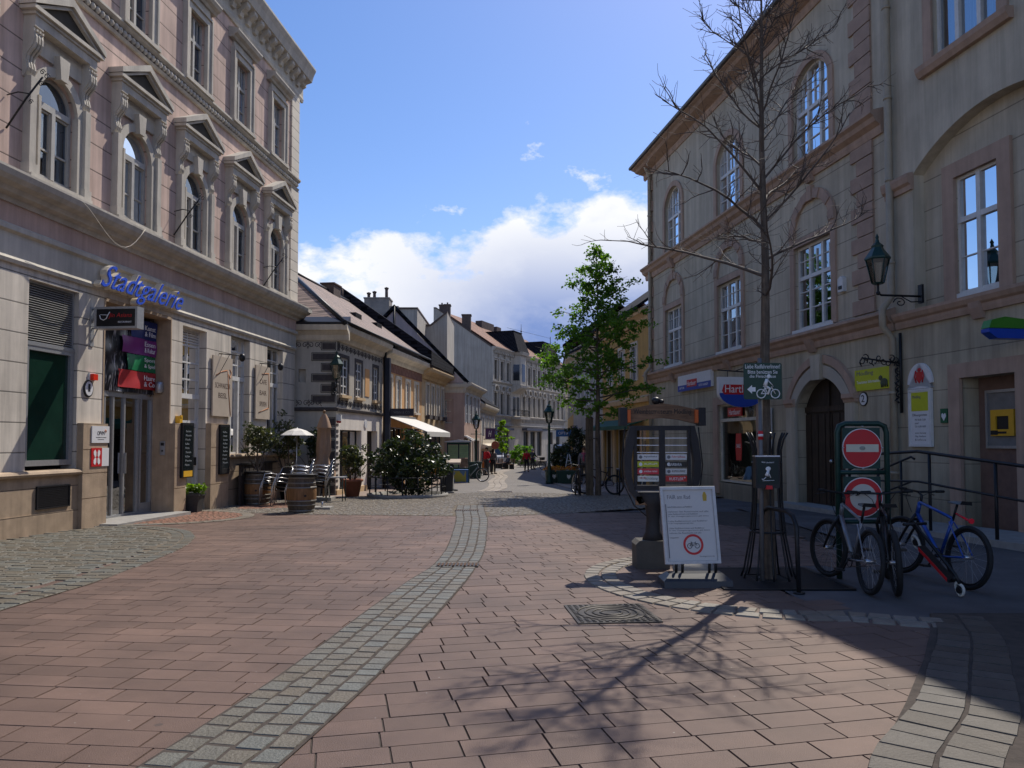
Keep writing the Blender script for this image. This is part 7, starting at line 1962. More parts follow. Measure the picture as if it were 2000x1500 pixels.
# ------------------------------------------------------------------ bicycles, scooter
def bicycle(label, loc, rz, col, group=None, lean=0.0, steer=0.0, tyre=.026, dark=True, light=False, basket=False, step=False):
    """local x runs forward, y to the side, z up"""
    t = thing('bicycle', label, 'bicycle', loc, rz, group)
    t.rotation_euler = (Matrix.Rotation(rz,4,'Z') @ Matrix.Rotation(lean,4,'X')).to_euler()
    fm = mat('bicycle paint', col, .35, .3, .1, 10, coat=.3)
    Rw = .345; wb = 1.08
    def rot(p):       # steered parts turn about the head tube
        x,y,z = p; dx = x-.88
        return (.88+dx*math.cos(steer)-y*math.sin(steer), dx*math.sin(steer)+y*math.cos(steer), z)
    for hx,st in ((0,0),(wb,1)):
        f = rot if st else (lambda p: p)
        fr = (lambda a,b,c,f=f: f((a,b,c)))
        mb = MB(fr); mb.torus((hx,0,Rw), Rw-tyre, tyre, (0,1,0), 36, 8); w = mb.build('wheel', M['rubber'], t, local=True)
        mb = MB(fr); mb.torus((hx,0,Rw), Rw-2*tyre-.008, .011, (0,1,0), 32, 6); mb.build('rim', M['black_metal'] if dark else M['steel'], w, local=True)
        mb = MB(fr)
        for k in range(20):
            a = 2*PI*k/20; b_ = a+.35*(1 if k%2 else -1)
            mb.tube([(hx+.022*math.cos(b_),.025*(1 if k%2 else -1),Rw+.022*math.sin(b_)),(hx+(Rw-.06)*math.cos(a),0,Rw+(Rw-.06)*math.sin(a))],.0014,3,False)
        mb.tube([(hx,-.05,Rw),(hx,.05,Rw)],.022,8)
        mb.build('spokes', M['steel'], w, local=True)
    mb = MB()
    bb, st_, ht, hb = (.44,0,.30),(.27,0,.74),(.835,0,.88),(.87,0,.74)
    if step: st_, ht, hb = (.27,0,.72),(.83,0,.92),(.87,0,.76)
    mb.tube([bb,hb],[.024,.027],8); mb.tube([bb,st_],.018,8); mb.tube([st_,ht] if not step else [(.36,0,.5),(.80,0,.72)],.018,8); mb.tube([ht,hb],.024,8)
    for s in (-1,1):
        mb.tube([(.44,s*.04,.30),(.2,s*.055,.32),(0,s*.06,.345)],.011,6); mb.tube([(.29,s*.03,.70),(.1,s*.055,.48),(0,s*.06,.345)],.009,6)
    mb.build('frame', fm, t, local=True)
    fr = lambda a,b,c: rot((a,b,c))
    mb = MB(fr)
    for s in (-1,1): mb.tube([(.875,s*.02,.74),(.90,s*.058,.66),(1.0,s*.06,.50),(wb,s*.06,Rw)],[.02,.018,.016,.012],7)
    mb.tube([(.90,-.06,.67),(.90,.06,.67)],.018,7); mb.build('fork', M['black_metal'], t, local=True)
    mb = MB(fr); mb.tube([(.835,0,.86),(.825,0,.96),(.875,0,1.0)],.016,7); mb.tube([(.83,-.33,1.03),(.86,-.12,1.01),(.875,0,1.0),(.86,.12,1.01),(.83,.33,1.03)],.013,7)
    for s in (-1,1): mb.tube([(.86,s*.2,1.01),(.92,s*.24,.985),(.93,s*.31,.975)],.006,5); mb.tube([(.87,s*.16,1.0),(.96,s*.1,.93),(.93,s*.03,.75)],.004,4)
    hbr = mb.build('handlebar', M['black_metal'], t, local=True)
    for s in (-1,1): mb = MB(fr); mb.tube([(.842,s*.23,1.022),(.828,s*.345,1.031)],.017,8); mb.build('grip', M['rubber'], hbr, local=True)
    mb = MB(); mb.tube([(.27,0,.72),(.215,0,.90)],.014,7); sp_ = mb.build('seat_post', M['black_metal'], t, local=True)
    mb = MB(); mb.add([(.08,-.075,.905),(.08,.075,.905),(.2,.055,.91),(.35,.014,.905),(.35,-.014,.905),(.2,-.055,.91),(.07,-.06,.945),(.07,.06,.945),(.2,.035,.938),(.355,.008,.925),(.355,-.008,.925),(.2,-.035,.938)],[(0,1,2,3,4,5),(11,10,9,8,7,6),(0,6,7,1),(1,7,8,2),(2,8,9,3),(3,9,10,4),(4,10,11,5),(5,11,6,0)]); mb.build('saddle', M['black_plastic'], sp_, local=True)
    mb = MB(); mb.torus((.44,.045,.30),.085,.006,(0,1,0),22,4); mb.tube([(.44,.06,.30),(.53,.075,.17)],.011,6); mb.tube([(.44,-.06,.30),(.35,-.075,.43)],.011,6); mb.tube([(.44,-.06,.3),(.44,.06,.3)],.02,8)
    mb.tube([(.44,.045,.385),(0,.045,.385)],.004,4); mb.tube([(.44,.045,.215),(0,.045,.30)],.004,4); cr = mb.build('crank', M['black_metal'], t, local=True)
    for s,p in ((1,(.53,.115,.17)),(-1,(.35,-.115,.43))): mb = MB(); mb.box(p[0]-.045,p[0]+.045,p[1]-.045,p[1]+.045,p[2]-.012,p[2]+.012); mb.build('pedal', M['black_plastic'], cr, local=True)
    if light:
        mb = MB(); mb.tube([(.22,0,.80),(.02,0,.74)],.012,6); mb.tube([(-.02,0,.74),(.0,0,.74)],.03,10); mb.build('tail_light', flat('red tail lamp', (.8,.02,.04), .25), t, local=True)
    if basket:
        mb = MB(); 
        mb.add([(.95,-.15,.82),(1.2,-.15,.82),(1.2,.15,.82),(.95,.15,.82),(.92,-.19,1.05),(1.25,-.19,1.05),(1.25,.19,1.05),(.92,.19,1.05)],[(3,2,1,0),(0,1,5,4),(1,2,6,5),(2,3,7,6),(3,0,4,7)])
        mb.build('basket', M['black_plastic'], t, local=True)
    return t
def hd(p, q): return math.atan2(q[1]-p[1], q[0]-p[0])
bicycle('silver mountain bicycle parked left of the road sign frame, front wheel away', (3.72,8.08,0), hd((3.72,8.08),(3.78,9.15)), (.22,.22,.235), None, .06, .28)
bicycle('black mountain bicycle close behind the silver one, leaning on the road sign frame', (3.98,8.0,0), hd((3.98,8.0),(4.33,9.0)), (.02,.022,.026), None, -.05, -.25, .032)
bicycle('blue mountain bicycle with a red tail light beside the ramp railing', (4.90,8.35,0), hd((4.90,8.35),(4.76,9.35)), (.012,.07,.34), None, .09, .2, .026, True, True)
t = thing('kick_scooter', 'folded kick scooter with pale wheels and a red deck edge, propped before the blue bicycle', 'scooter', (4.55,8.15,0))
def sc(a,b,c): return (4.44+.26*a+.93*b, 8.38-.58*a+.30*b, c*.8+max(0,.68-a)*.55+.0*b)
mb = MB(sc); mb.hexa([(0,-.055,.09),(.55,-.055,.075),(.55,.055,.075),(0,.055,.09)],[(0,-.055,.12),(.55,-.055,.105),(.55,.055,.105),(0,.055,.12)]); dk = mb.build('deck', M['black_metal'], t)
mb = MB(sc); mb.box(.02,.53,-.062,-.055,.075,.12); mb.build('deck_edge', M['red_sign'], dk)
for a,nm in ((-.10,'rear'),(.68,'front')):
    mb = MB(sc); mb.torus((a,0,.085),.07,.018,(0,1,0),24,8); w = mb.build('wheel', mat('pale wheel', (.5,.48,.43), .5), t)
    mb = MB(sc); mb.tube([(a,-.02,.085),(a,.02,.085)],.035,12); mb.build('hub', M['black_plastic'], w)
mb = MB(sc); mb.tube([(.68,0,.16),(.60,0,.22),(.2,0,.28),(-.12,0,.31)],.018,8); mb.tube([(.68,-.03,.085),(.66,0,.17),(.68,.03,.085)],.01,6); mb.tube([(.55,0,.10),(.62,0,.2)],.02,8); mb.build('stem', M['black_metal'], t)
mb = MB(sc); mb.tube([(-.12,-.16,.32),(-.12,.16,.32)],.016,8); mb.build('handlebar', M['black_metal'], t)
bk_ = 'bicycles parked about the green tree'
bicycle('dark bicycle left of the tree stake, seen end on', (2.15,26.1,gz(26)), hd((2.15,26.1),(2.25,27.2)), (.03,.03,.035), bk_, .05, .3, .024, False)
bicycle('dark bicycle right of the green tree, half hidden by the trunk', (3.5,26.3,gz(26)), hd((3.5,26.3),(2.6,26.7)), (.05,.02,.02), bk_, .04, .1, .024)
for x,lab in ((2.3,'left of the green tree'),(3.62,'right of the green tree')):
    t = thing('bicycle_hoop', 'dark bicycle hoop '+lab, 'bicycle stand', (x,26.2,gz(26.2)), 0, 'hoops by the green tree')
    mb = MB(); z = gz(26.2); mb.tube([(x-.02,25.8,z),(x-.02,25.8,z+.75),(x,25.95,z+.88),(x,26.5,z+.88),(x+.02,26.65,z+.75),(x+.02,26.65,z)],.03,8); mb.build('tube', M['black_metal'], t)
    mb = MB(); mb.box(x-.06,x+.06,25.74,25.86,z,z+.014); mb.box(x-.05,x+.07,26.59,26.71,z,z+.014); mb.build('foot_plates', M['black_metal'], t)
# ------------------------------------------------------------------ lamp posts, planters, notice case and other street furniture
def lamp_post(x, y, label, h=3.35):
    z = gz(y); t = thing('street_lamp', label, 'street lamp', (x,y,z), 0, 'old fashioned lamp posts')
    mb = MB(); mb.lathe([(.17,0),(.17,.12),(.13,.16),(.12,.5),(.14,.55),(.10,.62),(.075,.9),(.06,1.0),(.055,h-.75),(.075,h-.72),(.05,h-.66),(.04,h-.55)], (x,y,z), 12); mb.build('post', M['green_metal'], t)
    f = MB(); g = MB(); lantern(f, g, ident, (x,y,z+h-.55), 1.0); f.build('lantern_frame', M['green_metal'], t); g.build('lamp_glass', M['lamp_glass'], t)
    mb = MB(); mb.tube([(x-.28,y,z+h-.85),(x+.28,y,z+h-.85)],.018,6); mb.ball((x-.28,y,z+h-.85),.03); mb.ball((x+.28,y,z+h-.85),.03); mb.build('cross_arm', M['green_metal'], t)
lamp_post(1.72, 35.6, 'green lamp post with a glass lantern left of the green tree, at the planters')
lamp_post(-2.05, 44.0, 'green lamp post with a glass lantern before the small cream house')
# lantern on the corner of the graffito house
t = thing('wall_lantern', 'green lantern on a scrolled bracket at the corner of the graffito house', 'lamp', (-5.75,25.7,3.3))
f = MB(); g = MB(); lantern(f, g, ident, (-5.83,25.45,3.66), .92); f.build('lantern_frame', M['green_metal'], t); g.build('lamp_glass', M['lamp_glass'], t)
mb = MB(); mb.tube([(-5.83,25.45,3.68),(-5.83,25.45,3.42),(-5.9,25.55,3.38),(-6.05,25.98,3.38)],.022,6); mb.box(-6.12,-6.0,25.95,26.0,3.15,3.6)
mb.tube([(-5.98+.1*(1-k/14)*math.cos(k*.7),25.75,3.25+.1*(1-k/14)*math.sin(k*.7)) for k in range(12)],.012,4); mb.build('arm', M['black_metal'], t)
t = thing('alarm_siren', 'small white and red alarm siren on the corner of the graffito house', 'alarm', (-5.85,26.0,2.3))
mb = MB(); mb.box(-5.92,-5.76,25.85,26.0,2.3,2.5); mb.build('case', M['white_paint'], t)
mb = MB(); mb.lathe([(.07,0),(.07,.07)],(-5.84,25.92,2.22),10); mb.build('lens', M['red_sign'], t)

M['flower'] = leaf_mat('orange and yellow flowers', (.45,.10,.015), (.55,.32,.04), .3)
def planter(x, y, label, w=.62, d=.5, h=.62):
    z = gz(y); t = thing('planter_box', label, 'planter', (x,y,z), 0, 'green planter boxes')
    mb = MB(); mb.hexa([(x-w*.9,y-d*.9,z),(x+w*.9,y-d*.9,z),(x+w*.9,y+d*.9,z),(x-w*.9,y+d*.9,z)],[(x-w,y-d,z+h),(x+w,y-d,z+h),(x+w,y+d,z+h),(x-w,y+d,z+h)]); mb.box(x-w-.03,x+w+.03,y-d-.03,y+d+.03,z+h-.06,z+h+.01); mb.build('box', M['green_metal'], t)
    mb = MB(); mb.disc((x,0),.0,0,0) if False else None
    mb = MB(lambda a,b,c: (x+a, y-d*.97-b, z+c)); mb.prism([(.0,.22),(.08,.32),(.08,.44),(0,.40),(-.08,.44),(-.08,.32)],.0,.012); mb.build('emblem', M['alu'], t)
    R = random.Random(int(x*100)); mb = MB()
    for _ in range(26): leaf_clump(mb, (x+R.uniform(-w,w)*.9, y+R.uniform(-d,d)*.9, z+h+R.random()*.12), .13, 14, .1, R, .8)
    mb.build('flowers', M['flower'], t, fix=False)
planter(1.98, 36.6, 'green planter box with flowers behind the right lamp post', .4)
planter(2.62, 36.0, 'green planter box with orange flowers and a pale emblem, nearer the tree', .55)
t = thing('hedge_row', 'dark clipped conifers standing in tubs on the right pavement', 'plant', (3.1,41,gz(41)))
for (x,y,h,rr) in ((2.75,40.5,1.75,.45),(3.35,43,2.9,.62)):
    pass
COL.objects.unlink(t); bpy.data.objects.remove(t)
bush('dark_conifer', 'tall dark conifer in a tub on the right pavement before the pale house', (3.55,43.2,gz(43)), .62, .55, 3.1, 1700, .13, M['leaf_dark'], 51, .25, 3, 'dark conifers on the pavement', .2, 'plant')
bush('dark_conifer', 'lower dark bushy conifer left of the ladder board', (2.62,42.0,gz(42)), .62, .5, 1.9, 1300, .13, M['leaf_dark'], 52, .2, 3, 'dark conifers on the pavement', .2, 'plant')
t = thing('ladder_board', 'white wooden step ladder shaped board standing among the planters', 'ladder', (2.95,40,gz(40)))
z = gz(40)
for s in (-1,1): mb = MB(); mb.tube([(2.95+s*.28,40,z),(2.95+s*.04,40.05,z+1.35)],.025,5); mb.build('leg', M['white_paint'], t)
for k in range(3): mb = MB(); q = .25+.25*k; mb.tube([(2.95-.28*(1-q),40,z+1.35*q),(2.95+.28*(1-q),40,z+1.35*q)],.02,5); mb.build('rung', M['white_paint'], t)
# white delivery van far down on the right
def van(x, y, rz, label, col):
    t = thing('parked_van', label, 'van', (x,y,gz(y)), rz, 'vans far down the street')
    mb = MB(); mb.prism([(-2.4,.35),(2.3,.35),(2.45,.7),(2.4,1.05),(1.9,1.2),(1.3,1.95),(1.0,2.05),(-2.35,2.05),(-2.45,1.9)],-.9,.9); mb.build('body', mat('van paint', col, .35, 0, .05, 3, coat=.4), t, local=True)
    mb = MB(); mb.prism([(1.35,1.25),(1.82,1.25),(1.35,1.85),(.5,1.85),(.5,1.25)],-.91,.91); mb.quad((1.93,-.8,1.24),(1.93,.8,1.24),(1.36,.72,1.92),(1.36,-.72,1.92)); mb.build('windows', M['pane'], t, local=True)
    for a in (-1.5,1.5):
        for s in (-1,1):
            mb = MB(); mb.torus((a,s*.82,.34),.24,.10,(0,1,0),20,8); w = mb.build('wheel', M['rubber'], t, local=True)
            mb = MB(); mb.disc((a,.34),.18,s*.82-.05,s*.82+.05,14); mb.build('hub', M['alu'], w, local=True)
    for s in (-1,1): mb = MB(); mb.box(2.38,2.46,s*.65-.15,s*.65+.15,.75,.95); mb.build('headlight', M['white_sign'], t, local=True)
van(3.9, 58, -1.45, 'white van standing beyond the dark conifers on the right', (.6,.6,.6))
van(-1.9, 82, -1.5, 'pale van parked left of the small bright tree', (.5,.5,.52))

# lit notice case with bicycle stand and painted box on the left pavement
t = thing('notice_case', 'green framed notice case with pale green posters under a flat roof', 'notice board', (-2.5,36.5,gz(36.5)))
NF = lambda a,b,c: (-2.55+a, 36.5-b+.25*a, gz(36.5)+c)
for x in (-.5,.02,.5): mb = MB(NF); mb.box(x-.03,x+.03,-.04,.04,0 if x != .02 else .7,1.95); mb.build('post', M['green_metal'], t)
mb = MB(NF); mb.prism([(-.62,1.93),(.62,1.93),(.62,1.98),(.0,2.06),(-.62,1.98)],-.45,.3); mb.build('roof', M['alu'], t)
mb = MB(NF); mb.box(-.5,.5,-.03,.03,1.82,1.93); mb.box(-.5,.5,-.03,.03,.66,.74); mb.build('frame', M['green_metal'], t)
for x0,x1,z0 in ((-.46,-.02,.76),(.06,.46,1.2)):
    mb = MB(NF); mb.box(x0,x1,.0,.02,z0,1.8); o = mb.build('poster', mat('pale green poster', (.22,.33,.17), .5), t)
    mb = MB(NF)
    for k in range(5): mb.text('Veranstaltung Programm', x0+.05, 1.68-.1*k, x1-x0-.1, .035, .021, .002)
    mb.build('lettering', M['grey_ink'], o)
mb = MB(NF); mb.box(.06,.46,.0,.02,.76,1.16); mb.build('photo', mat('brown photo poster', (.18,.12,.08), .5, 0, .5, 6), t)
t = thing('painted_box', 'box painted blue and yellow standing below the notice case', 'box', (-2.75,37.3,gz(37)))
mb = MB(); z = gz(37); mb.box(-3.15,-2.1,36.9,37.5,z,z+.62); mb.build('box', mat('blue box paint', (.05,.14,.38), .5, 0, .3, 3), t)
m_, nt_, b_ = new_mat('blue and yellow painted front'); tc_ = nt_.nodes.new('ShaderNodeTexCoord'); n_ = nd(nt_, 'ShaderNodeTexNoise', Scale=2.6, Detail=2.0); nt_.links.new(tc_.outputs['Object'], n_.inputs['Vector'])
nt_.links.new(mixc(nt_, ramp(nt_, n_.outputs[0], .47, .53), (.10,.22,.45), (.45,.40,.06)), b_.inputs['Base Color'])
mb = MB(); mb.box(-3.08,-2.2,36.885,36.898,z+.05,z+.57); mb.build('painting', m_, t)
bicycle('pale bicycle in front of the notice case', (-2.5,38.4,gz(38.4)), -.3, (.25,.3,.3), None, .05, .2, .022, False)
bicycle('dark bicycle left of the painted box', (-3.9,38.2,gz(38.2)), -.15, (.03,.04,.08), None, .05, .2, .024)
bush('flower_tub', 'low shrub with yellowing leaves left of the painted box', (-3.2,34.5,gz(34.5)), .45, .4, 1.0, 500, .1, M['flower'], 61, .2, 3, None, .15, 'plant')
t = thing('tree_tub', 'square dark green tub on the left pavement beyond the notice case', 'tub', (-2.0,43,gz(43)))
mb = MB(); z = gz(43); mb.hexa([(-2.35,42.7,z),(-1.75,42.7,z),(-1.75,43.3,z),(-2.35,43.3,z)],[(-2.4,42.65,z+.9),(-1.7,42.65,z+.9),(-1.7,43.35,z+.9),(-2.4,43.35,z+.9)]); mb.build('box', M['green_metal'], t)
mb = MB(); mb.box(-2.43,-1.67,42.62,43.38,z+.84,z+.93); mb.build('rim', M['green_metal'], t)
t = thing('menu_stand', 'black menu stand with chalk writing beside the large shrub', 'menu board', (-2.3,27.4,gz(27.4)))
z = gz(27.4); mb = MB(); mb.box(-2.55,-2.1,27.3,27.36,z+.08,z+1.05); mb.build('board', M['black_plastic'], t)
mb = MB(); mb.text('Mittag', -2.5, z+.82, .3, .1, 27.294, .003); mb.text('Menu', -2.48, z+.66, .28, .09, 27.294, .003); mb.build('lettering', M['grey_ink'], t)
mb = MB(); mb.box(-2.6,-2.05,27.2,27.5,z,z+.08); mb.build('foot', M['concrete'], t)
t = thing('menu_tray', 'pale tilted menu tray on a dark column behind the large shrub', 'menu stand', (-2.2,29.2,gz(29.2)))
z = gz(29.2); mb = MB(); mb.hexa([(-2.55,29.0,z+1.0),(-1.95,29.0,z+1.0),(-1.95,29.4,z+1.12),(-2.55,29.4,z+1.12)],[(-2.55,29.0,z+1.08),(-1.95,29.0,z+1.08),(-1.95,29.4,z+1.2),(-2.55,29.4,z+1.2)]); mb.build('tray', mat('pale wood tray', (.5,.4,.3), .6), t)
mb = MB(); mb.lathe([(.2,0),(.2,.04),(.05,.08),(.05,1.04)],(-2.25,29.2,z),10); mb.build('column', M['black_metal'], t)
# benches with people far down, waste bin
def bench(x, y, rz, label):
    t = thing('street_bench', label, 'bench', (x,y,gz(y)), rz, 'benches far down the street')
    mb = MB()
    for k in range(4): mb.box(-.8,.8,-.2+.11*k,-.11+.11*k,.42,.46)
    mb.build('seat', M['old_wood'], t, local=True)
    mb = MB()
    for k in range(3): mb.box(-.8,.8,.24+.02*k,.28+.02*k,.55+.12*k,.64+.12*k)
    mb.build('backrest', M['old_wood'], t, local=True)
    for s in (-.65,.65): mb = MB(); mb.box(s-.03,s+.03,-.18,.25,0,.42); mb.box(s-.025,s+.025,.2,.25,.4,.9); mb.build('leg', M['black_metal'], t, local=True)
bench(-.3, 66.5, -1.2, 'dark bench with a sitting person left of the round bush')
bench(-1.3, 70, -1.3, 'dark bench below the small bright tree')
t = thing('round_kerb_planter', 'low pale kerbed bed behind the round bush', 'planter', (2.2,84,gz(84)))
mb = MB(); z = gz(84); mb.box(.6,4.2,83,85.5,z,z+.5); mb.build('wall', M['slab'], t)
mb = MB(); mb.box(.7,4.1,83.1,85.4,z+.5,z+.53); mb.build('soil', M['bark'], t)
for x,lab,y in ((-1.3,'orange shop sign board by the left lamp post',50.5),):
    t = thing('shop_sign', lab, 'sign', (x,y,.3)); mb = MB(); mb.disc((-1.95,.0),.3,-y-.05,-y+.05,20); mb.v = [(a,-b,c) for a,b,c in mb.v]; mb.build('disc', flat('orange sign', (.5,.16,.02)), t)
    mb = MB(); mb.tube([(-1.95,y,.3),(-1.95,y+.2,.5),(-2.1,y+.5,.5)],.02,5); mb.build('bracket', M['black_metal'], t)
t = thing('red_lamp_sign', 'small bright red cross sign by the left lamp post', 'sign', (-1.55,50.4,.3))
mb = MB(); mb.box(-1.66,-1.54,50.3,50.36,.1,.46); mb.box(-1.78,-1.42,50.29,50.35,.22,.34); mb.build('cross', flat('bright red', (.75,.02,.02)), t)
mb = MB(); mb.tube([(-1.6,50.35,.46),(-1.9,50.6,.5)],.02,5); mb.build('bracket', M['black_metal'], t)

# ------------------------------------------------------------------ people
def skin_mesh(name, joints, edges, m, parent, sub=1, extra=None):
    me = bpy.data.meshes.new('tmp_skin'); me.from_pydata([j[0] for j in joints], edges, [])
    o = bpy.data.objects.new('tmp_skin', me); COL.objects.link(o)
    o.modifiers.new('s','SKIN'); 
    for k,j in enumerate(joints):
        r = j[1]; me.skin_vertices[0].data[k].radius = r if isinstance(r, tuple) else (r,r)
    me.skin_vertices[0].data[0].use_root = True
    sb = o.modifiers.new('u','SUBSURF'); sb.levels = sub; sb.render_levels = sub
    dg = bpy.context.evaluated_depsgraph_get()
    ev = bpy.data.meshes.new_from_object(o.evaluated_get(dg))
    mb = MB(); mb.v = [tuple(v.co) for v in ev.vertices]; mb.f = [tuple(p.vertices) for p in ev.polygons]; mb.sm = [True]*len(mb.f); mb.rv = [.5]*len(mb.v)
    bpy.data.objects.remove(o); bpy.data.meshes.remove(me); bpy.data.meshes.remove(ev)
    if extra: extra(mb)
    return mb.build(name, m, parent, local=True)

def person(label, loc, rz, top, legs, hair, shoe=(.03,.025,.02), pose='stand', h=1.72, group=None, bare_arms=False, long_hair=False, bag=None, helmet=None, coat=False):
    """faces local -y; joints in metres for 1.72 m, scaled to h"""
    t = thing('person', label, 'person', loc, rz, group); k = h/1.72
    S = lambda x,y,z: (x*k,y*k,z*k)
    if pose == 'sit':
        pel=(0,.0,.50); L=[((s*.09,-.02,.50),(s*.12,-.42,.50),(s*.12,-.44,.09),(s*.12,-.58,.04)) for s in (-1,1)]; dz=-.45; lean=-.04
    elif pose == 'walk':
        pel=(0,0,.95); L=[((s*.09,0,.92),(s*.10,-.10*s-.04,.50),(s*.10,-.22*s+.06,.10),(s*.11,-.22*s-.08,.04)) for s in (-1,1)]; dz=0; lean=-.03
    else:
        pel=(0,0,.95); L=[((s*.09,0,.92),(s*.11,-.02,.50),(s*.125,.02,.09),(s*.15,-.13,.04)) for s in (-1,1)]; dz=0; lean=0
    P = lambda x,y,z: S(x, y+lean*(z-.9)*2, z+dz)
    arms = []
    for s in (-1,1):
        if pose in ('push','sit'): A=[P(s*.19,0,1.40),P(s*.25,-.10,1.15),P(s*.20,-.36,1.05),P(s*.18,-.44,1.04)]
        elif pose == 'hips' and s == 1: A=[P(s*.19,0,1.40),P(s*.34,.03,1.18),P(s*.19,-.06,1.02),P(s*.15,-.09,.99)]
        elif pose == 'phone' and s == -1: A=[P(s*.19,0,1.40),P(s*.25,-.02,1.14),P(s*.12,-.26,1.25),P(s*.09,-.31,1.29)]
        else: A=[P(s*.19,0,1.40),P(s*.245,.02,1.13),P(s*.25,-.05 if pose != 'walk' else -.14*s-.05,.88),P(s*.25,-.08 if pose != 'walk' else -.17*s-.06,.80)]
        arms.append(A)
    J=[]; E=[]
    def add(p,r,frm=None):
        J.append((p, r*k if not isinstance(r,tuple) else (r[0]*k,r[1]*k)));
        if frm is not None: E.append((frm,len(J)-1))
        return len(J)-1
    i0=add(S(*pel) if pose=='sit' else P(*pel),(.135,.105)); i1=add(P(0,0,1.12),(.125,.095),i0); i2=add(P(0,.0,1.33),(.15,.11),i1); i3=add(P(0,.01,1.46),.058,i2); i4=add(P(0,-.01,1.555),.066,i3); i5=add(P(0,-.012,1.64),(.075,.092),i4); add(P(0,-.005,1.69),(.05,.06),i5)
    for l in L:
        a=add(S(*l[0]),.095,i0); b=add(S(*l[1]),.062,a); c=add(S(*l[2]),.042,b); add(S(*l[3]),.032,c)
    hands=[]
    for A in arms:
        a=add(A[0],.058,i2); b=add(A[1],.044,a); c=add(A[2],.03,b); add(A[3],(.036,.02),c); hands.append((Vector(A[2]),Vector(A[3])))
    def face(mb):
        c = Vector(P(0,-.012,1.62)); q=.1*k
        mb.add([tuple(c+Vector((-.014*k,-.085*k,.0))),tuple(c+Vector((.014*k,-.085*k,.0))),tuple(c+Vector((0,-.115*k,-.01*k))),tuple(c+Vector((0,-.088*k,.04*k)))],[(0,2,3),(2,1,3),(0,1,2)],True)
        for s in (-1,1): mb.ball(tuple(c+Vector((s*.078*k,.005*k,.0))),(.012*k,.02*k,.032*k),6,5)
        for w,hd_ in hands:
            d=(hd_-w).normalized(); sd=d.cross(Vector((0,1,.3))).normalized()
            for f,l in ((-1.5,.06),(-.5,.075),(.5,.07),(1.5,.055)):
                p=hd_+sd*f*.014*k; mb.tube([tuple(p),tuple(p+d*l*.55*k),tuple(p+d*l*k+Vector((0,-.012*k,0)))],[.008*k,.007*k,.006*k],5)
            mb.tube([tuple(w+d*.03*k),tuple(w+d*.05*k+sd*.03*k),tuple(w+d*.085*k+sd*.04*k)],[.010*k,.009*k,.007*k],5)
    skin_mesh('body', J, E, M['skin'], t, 1, face)
    # jacket or shirt
    J=[]; E=[]
    lo = .80 if coat else .90
    i0=add(P(0,0,lo) if pose!='sit' else P(0,0,.95),(.155,.125)); i1=add(P(0,0,1.12),(.15,.118),i0); i2=add(P(0,0,1.33),(.172,.13),i1); add(P(0,.005,1.44),(.09,.085),i2)
    for A in arms:
        a=add(A[0],.076,i2); b=add(A[1],.06,a)
        if not bare_arms: add(tuple(Vector(A[1]).lerp(Vector(A[2]),.92)),.046,b)
    cloth = lambda c: mat('clothing cloth', c, .9, 0, .15, 9)
    skin_mesh('jacket' if not bare_arms else 'shirt', J, E, cloth(top), t)
    J=[]; E=[]
    i0=add(S(*pel) if pose=='sit' else P(0,0,.96),(.145,.115))
    for l in L:
        a=add(S(*l[0]),.108,i0); b=add(S(*l[1]),.076,a); add(S(l[2][0],l[2][1],l[2][2]+.02),.06,b)
    skin_mesh('trousers', J, E, cloth(legs), t)
    for l in L:
        mb = MB(); a=Vector(S(*l[2])); b=Vector(S(*l[3])); 
        mb.tube([tuple(a+Vector((0,.045*k,-.03*k))),tuple(a+Vector((0,.0,-.03*k))),tuple(b+Vector((0,-.02*k,.0))),tuple(b+Vector((0,-.09*k,-.005*k)))],[.042*k,.056*k,.045*k,.03*k],8); mb.build('shoe', cloth(shoe), t, local=True)
    mb = MB(); c = P(0,.012,1.655)
    mb.lathe([(.088*k*math.cos(a)*1.02+.004,.10*k*math.sin(a)) for a in (-.35,-.1,.15,.4,.7,1.0,1.3,1.57)], c, 14, sq=1.18)
    if long_hair: mb.ball(P(0,.06,1.55),(.09*k,.06*k,.16*k),12,8)
    else: mb.ball(P(0,.055,1.61),(.08*k,.055*k,.08*k),10,6)
    mb.build('hair' if not helmet else 'helmet', cloth(hair if not helmet else helmet), t, local=True)
    for s in (-1,1):
        mb = MB(); mb.ball(P(s*.03,-.098,1.632),.011*k,6,5); mb.build('eye', M['ink'], t, local=True)
    mb = MB(); mb.ball(P(0,-.096,1.572),(.024*k,.008*k,.008*k),8,5); mb.build('mouth', flat('lips', (.25,.07,.06)), t, local=True)
    if bag:
        mb = MB(); mb.ball(P(.27,.0,.92),(.06*k,.14*k,.16*k),10,8); mb.tube([P(.27,-.08,1.04),P(.1,-.14,1.3),P(-.12,0,1.46),P(.05,.15,1.25),P(.27,.08,1.04)],.012,5); mb.build('shoulder_bag', cloth(bag), t, local=True)
    return t
red = (.42,.012,.03)
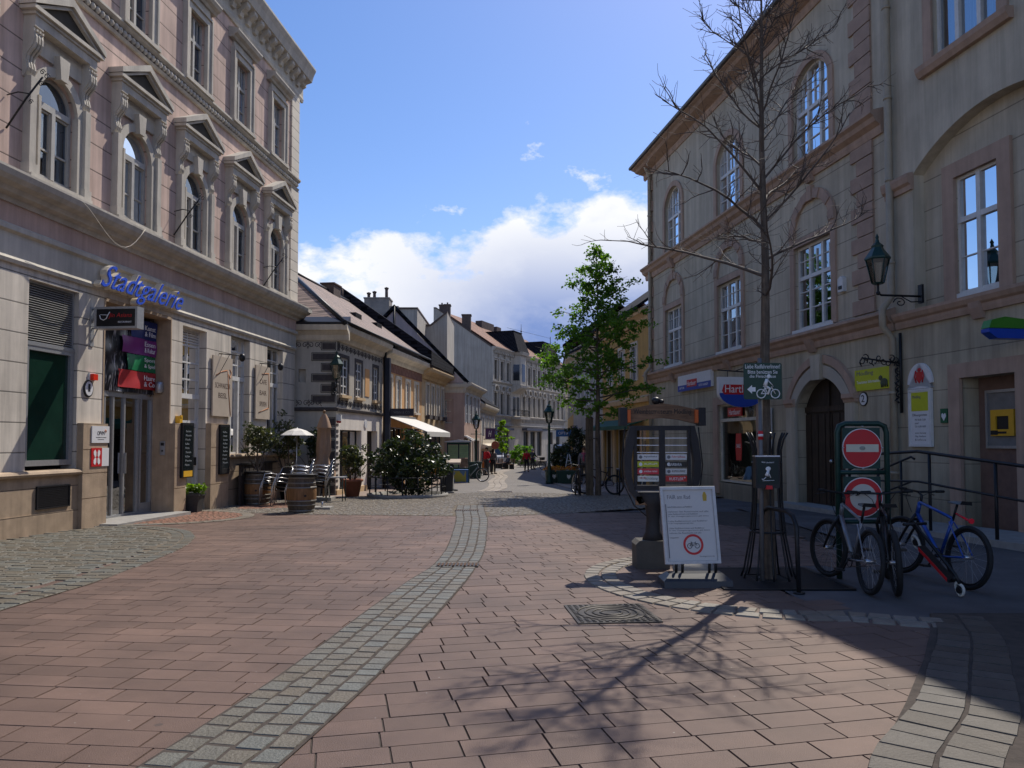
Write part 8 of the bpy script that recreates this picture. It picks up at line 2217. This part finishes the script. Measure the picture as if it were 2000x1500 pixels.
person('person in a red jacket and grey trousers standing on the road, left of a pair', (-1.62,49.0,gz(49)), -.9, red, (.06,.06,.065), (.02,.015,.012), (.015,.012,.012), 'hips', 1.76)
person('person in a grey top and dark trousers standing right of the person in red', (-1.25,51.5,gz(51.5)), 2.6, (.12,.13,.14), (.02,.022,.03), (.03,.02,.015), pose='stand', h=1.68, long_hair=True)
person('person in a red coat and dark leggings walking alone in the road', (1.08,56.8,gz(56.8)), .1, red, (.015,.017,.025), (.02,.015,.012), pose='walk', h=1.66, coat=True)
person('person in dark clothes with a helmet pushing a bicycle on the sunny road', (1.75,65.3,gz(65.3)), 2.4, (.03,.035,.05), (.02,.022,.03), (.02,.02,.02), pose='push', h=1.74, helmet=(.25,.26,.28))
bicycle('black bicycle pushed by the person with the helmet', (1.75,65.0,gz(65)), -.75, (.02,.02,.022), None, .03, .1, .024, True, False, True)
person('person with a pink scarf and grey jacket standing behind the green tree', (3.3,35.2,gz(35)), -.1, (.16,.15,.16), (.06,.055,.05), (.12,.05,.02), pose='stand', h=1.66, long_hair=True, bag=(.02,.02,.025))
for (x,y,rz,c1,c2,lab) in ((-2.25,58.0,.3,(.35,.03,.05),(.03,.03,.04),'person in a dull red top in the shadow of the shops on the left'),(-1.95,54.5,2.9,(.03,.03,.035),(.03,.035,.06),'person in black close to the small cream house')):
    person(lab, (x,y,gz(y)), rz, c1, c2, (.03,.02,.012), pose='walk', h=1.7)
person('person in a dark jacket with a pale cap sitting on the far bench', (-.3,66.5,gz(66.5)), -1.2, (.05,.06,.09), (.02,.02,.025), (.5,.5,.5), pose='sit', h=1.72)
# scarf of the person behind the tree
t = thing('scarf', 'pink scarf about the neck of the person behind the green tree', 'scarf', (3.3,35.2,gz(35)+1.38))
mb = MB(); mb.torus((3.3,35.2,gz(35)+1.40),.095,.045,(0,0,1),18,8); mb.tube([(3.27,35.08,gz(35)+1.38),(3.26,35.05,gz(35)+1.2),(3.27,35.05,gz(35)+1.05)],[.04,.045,.05],7); mb.build('cloth', mat('pink wool', (.35,.08,.13), .9), t)
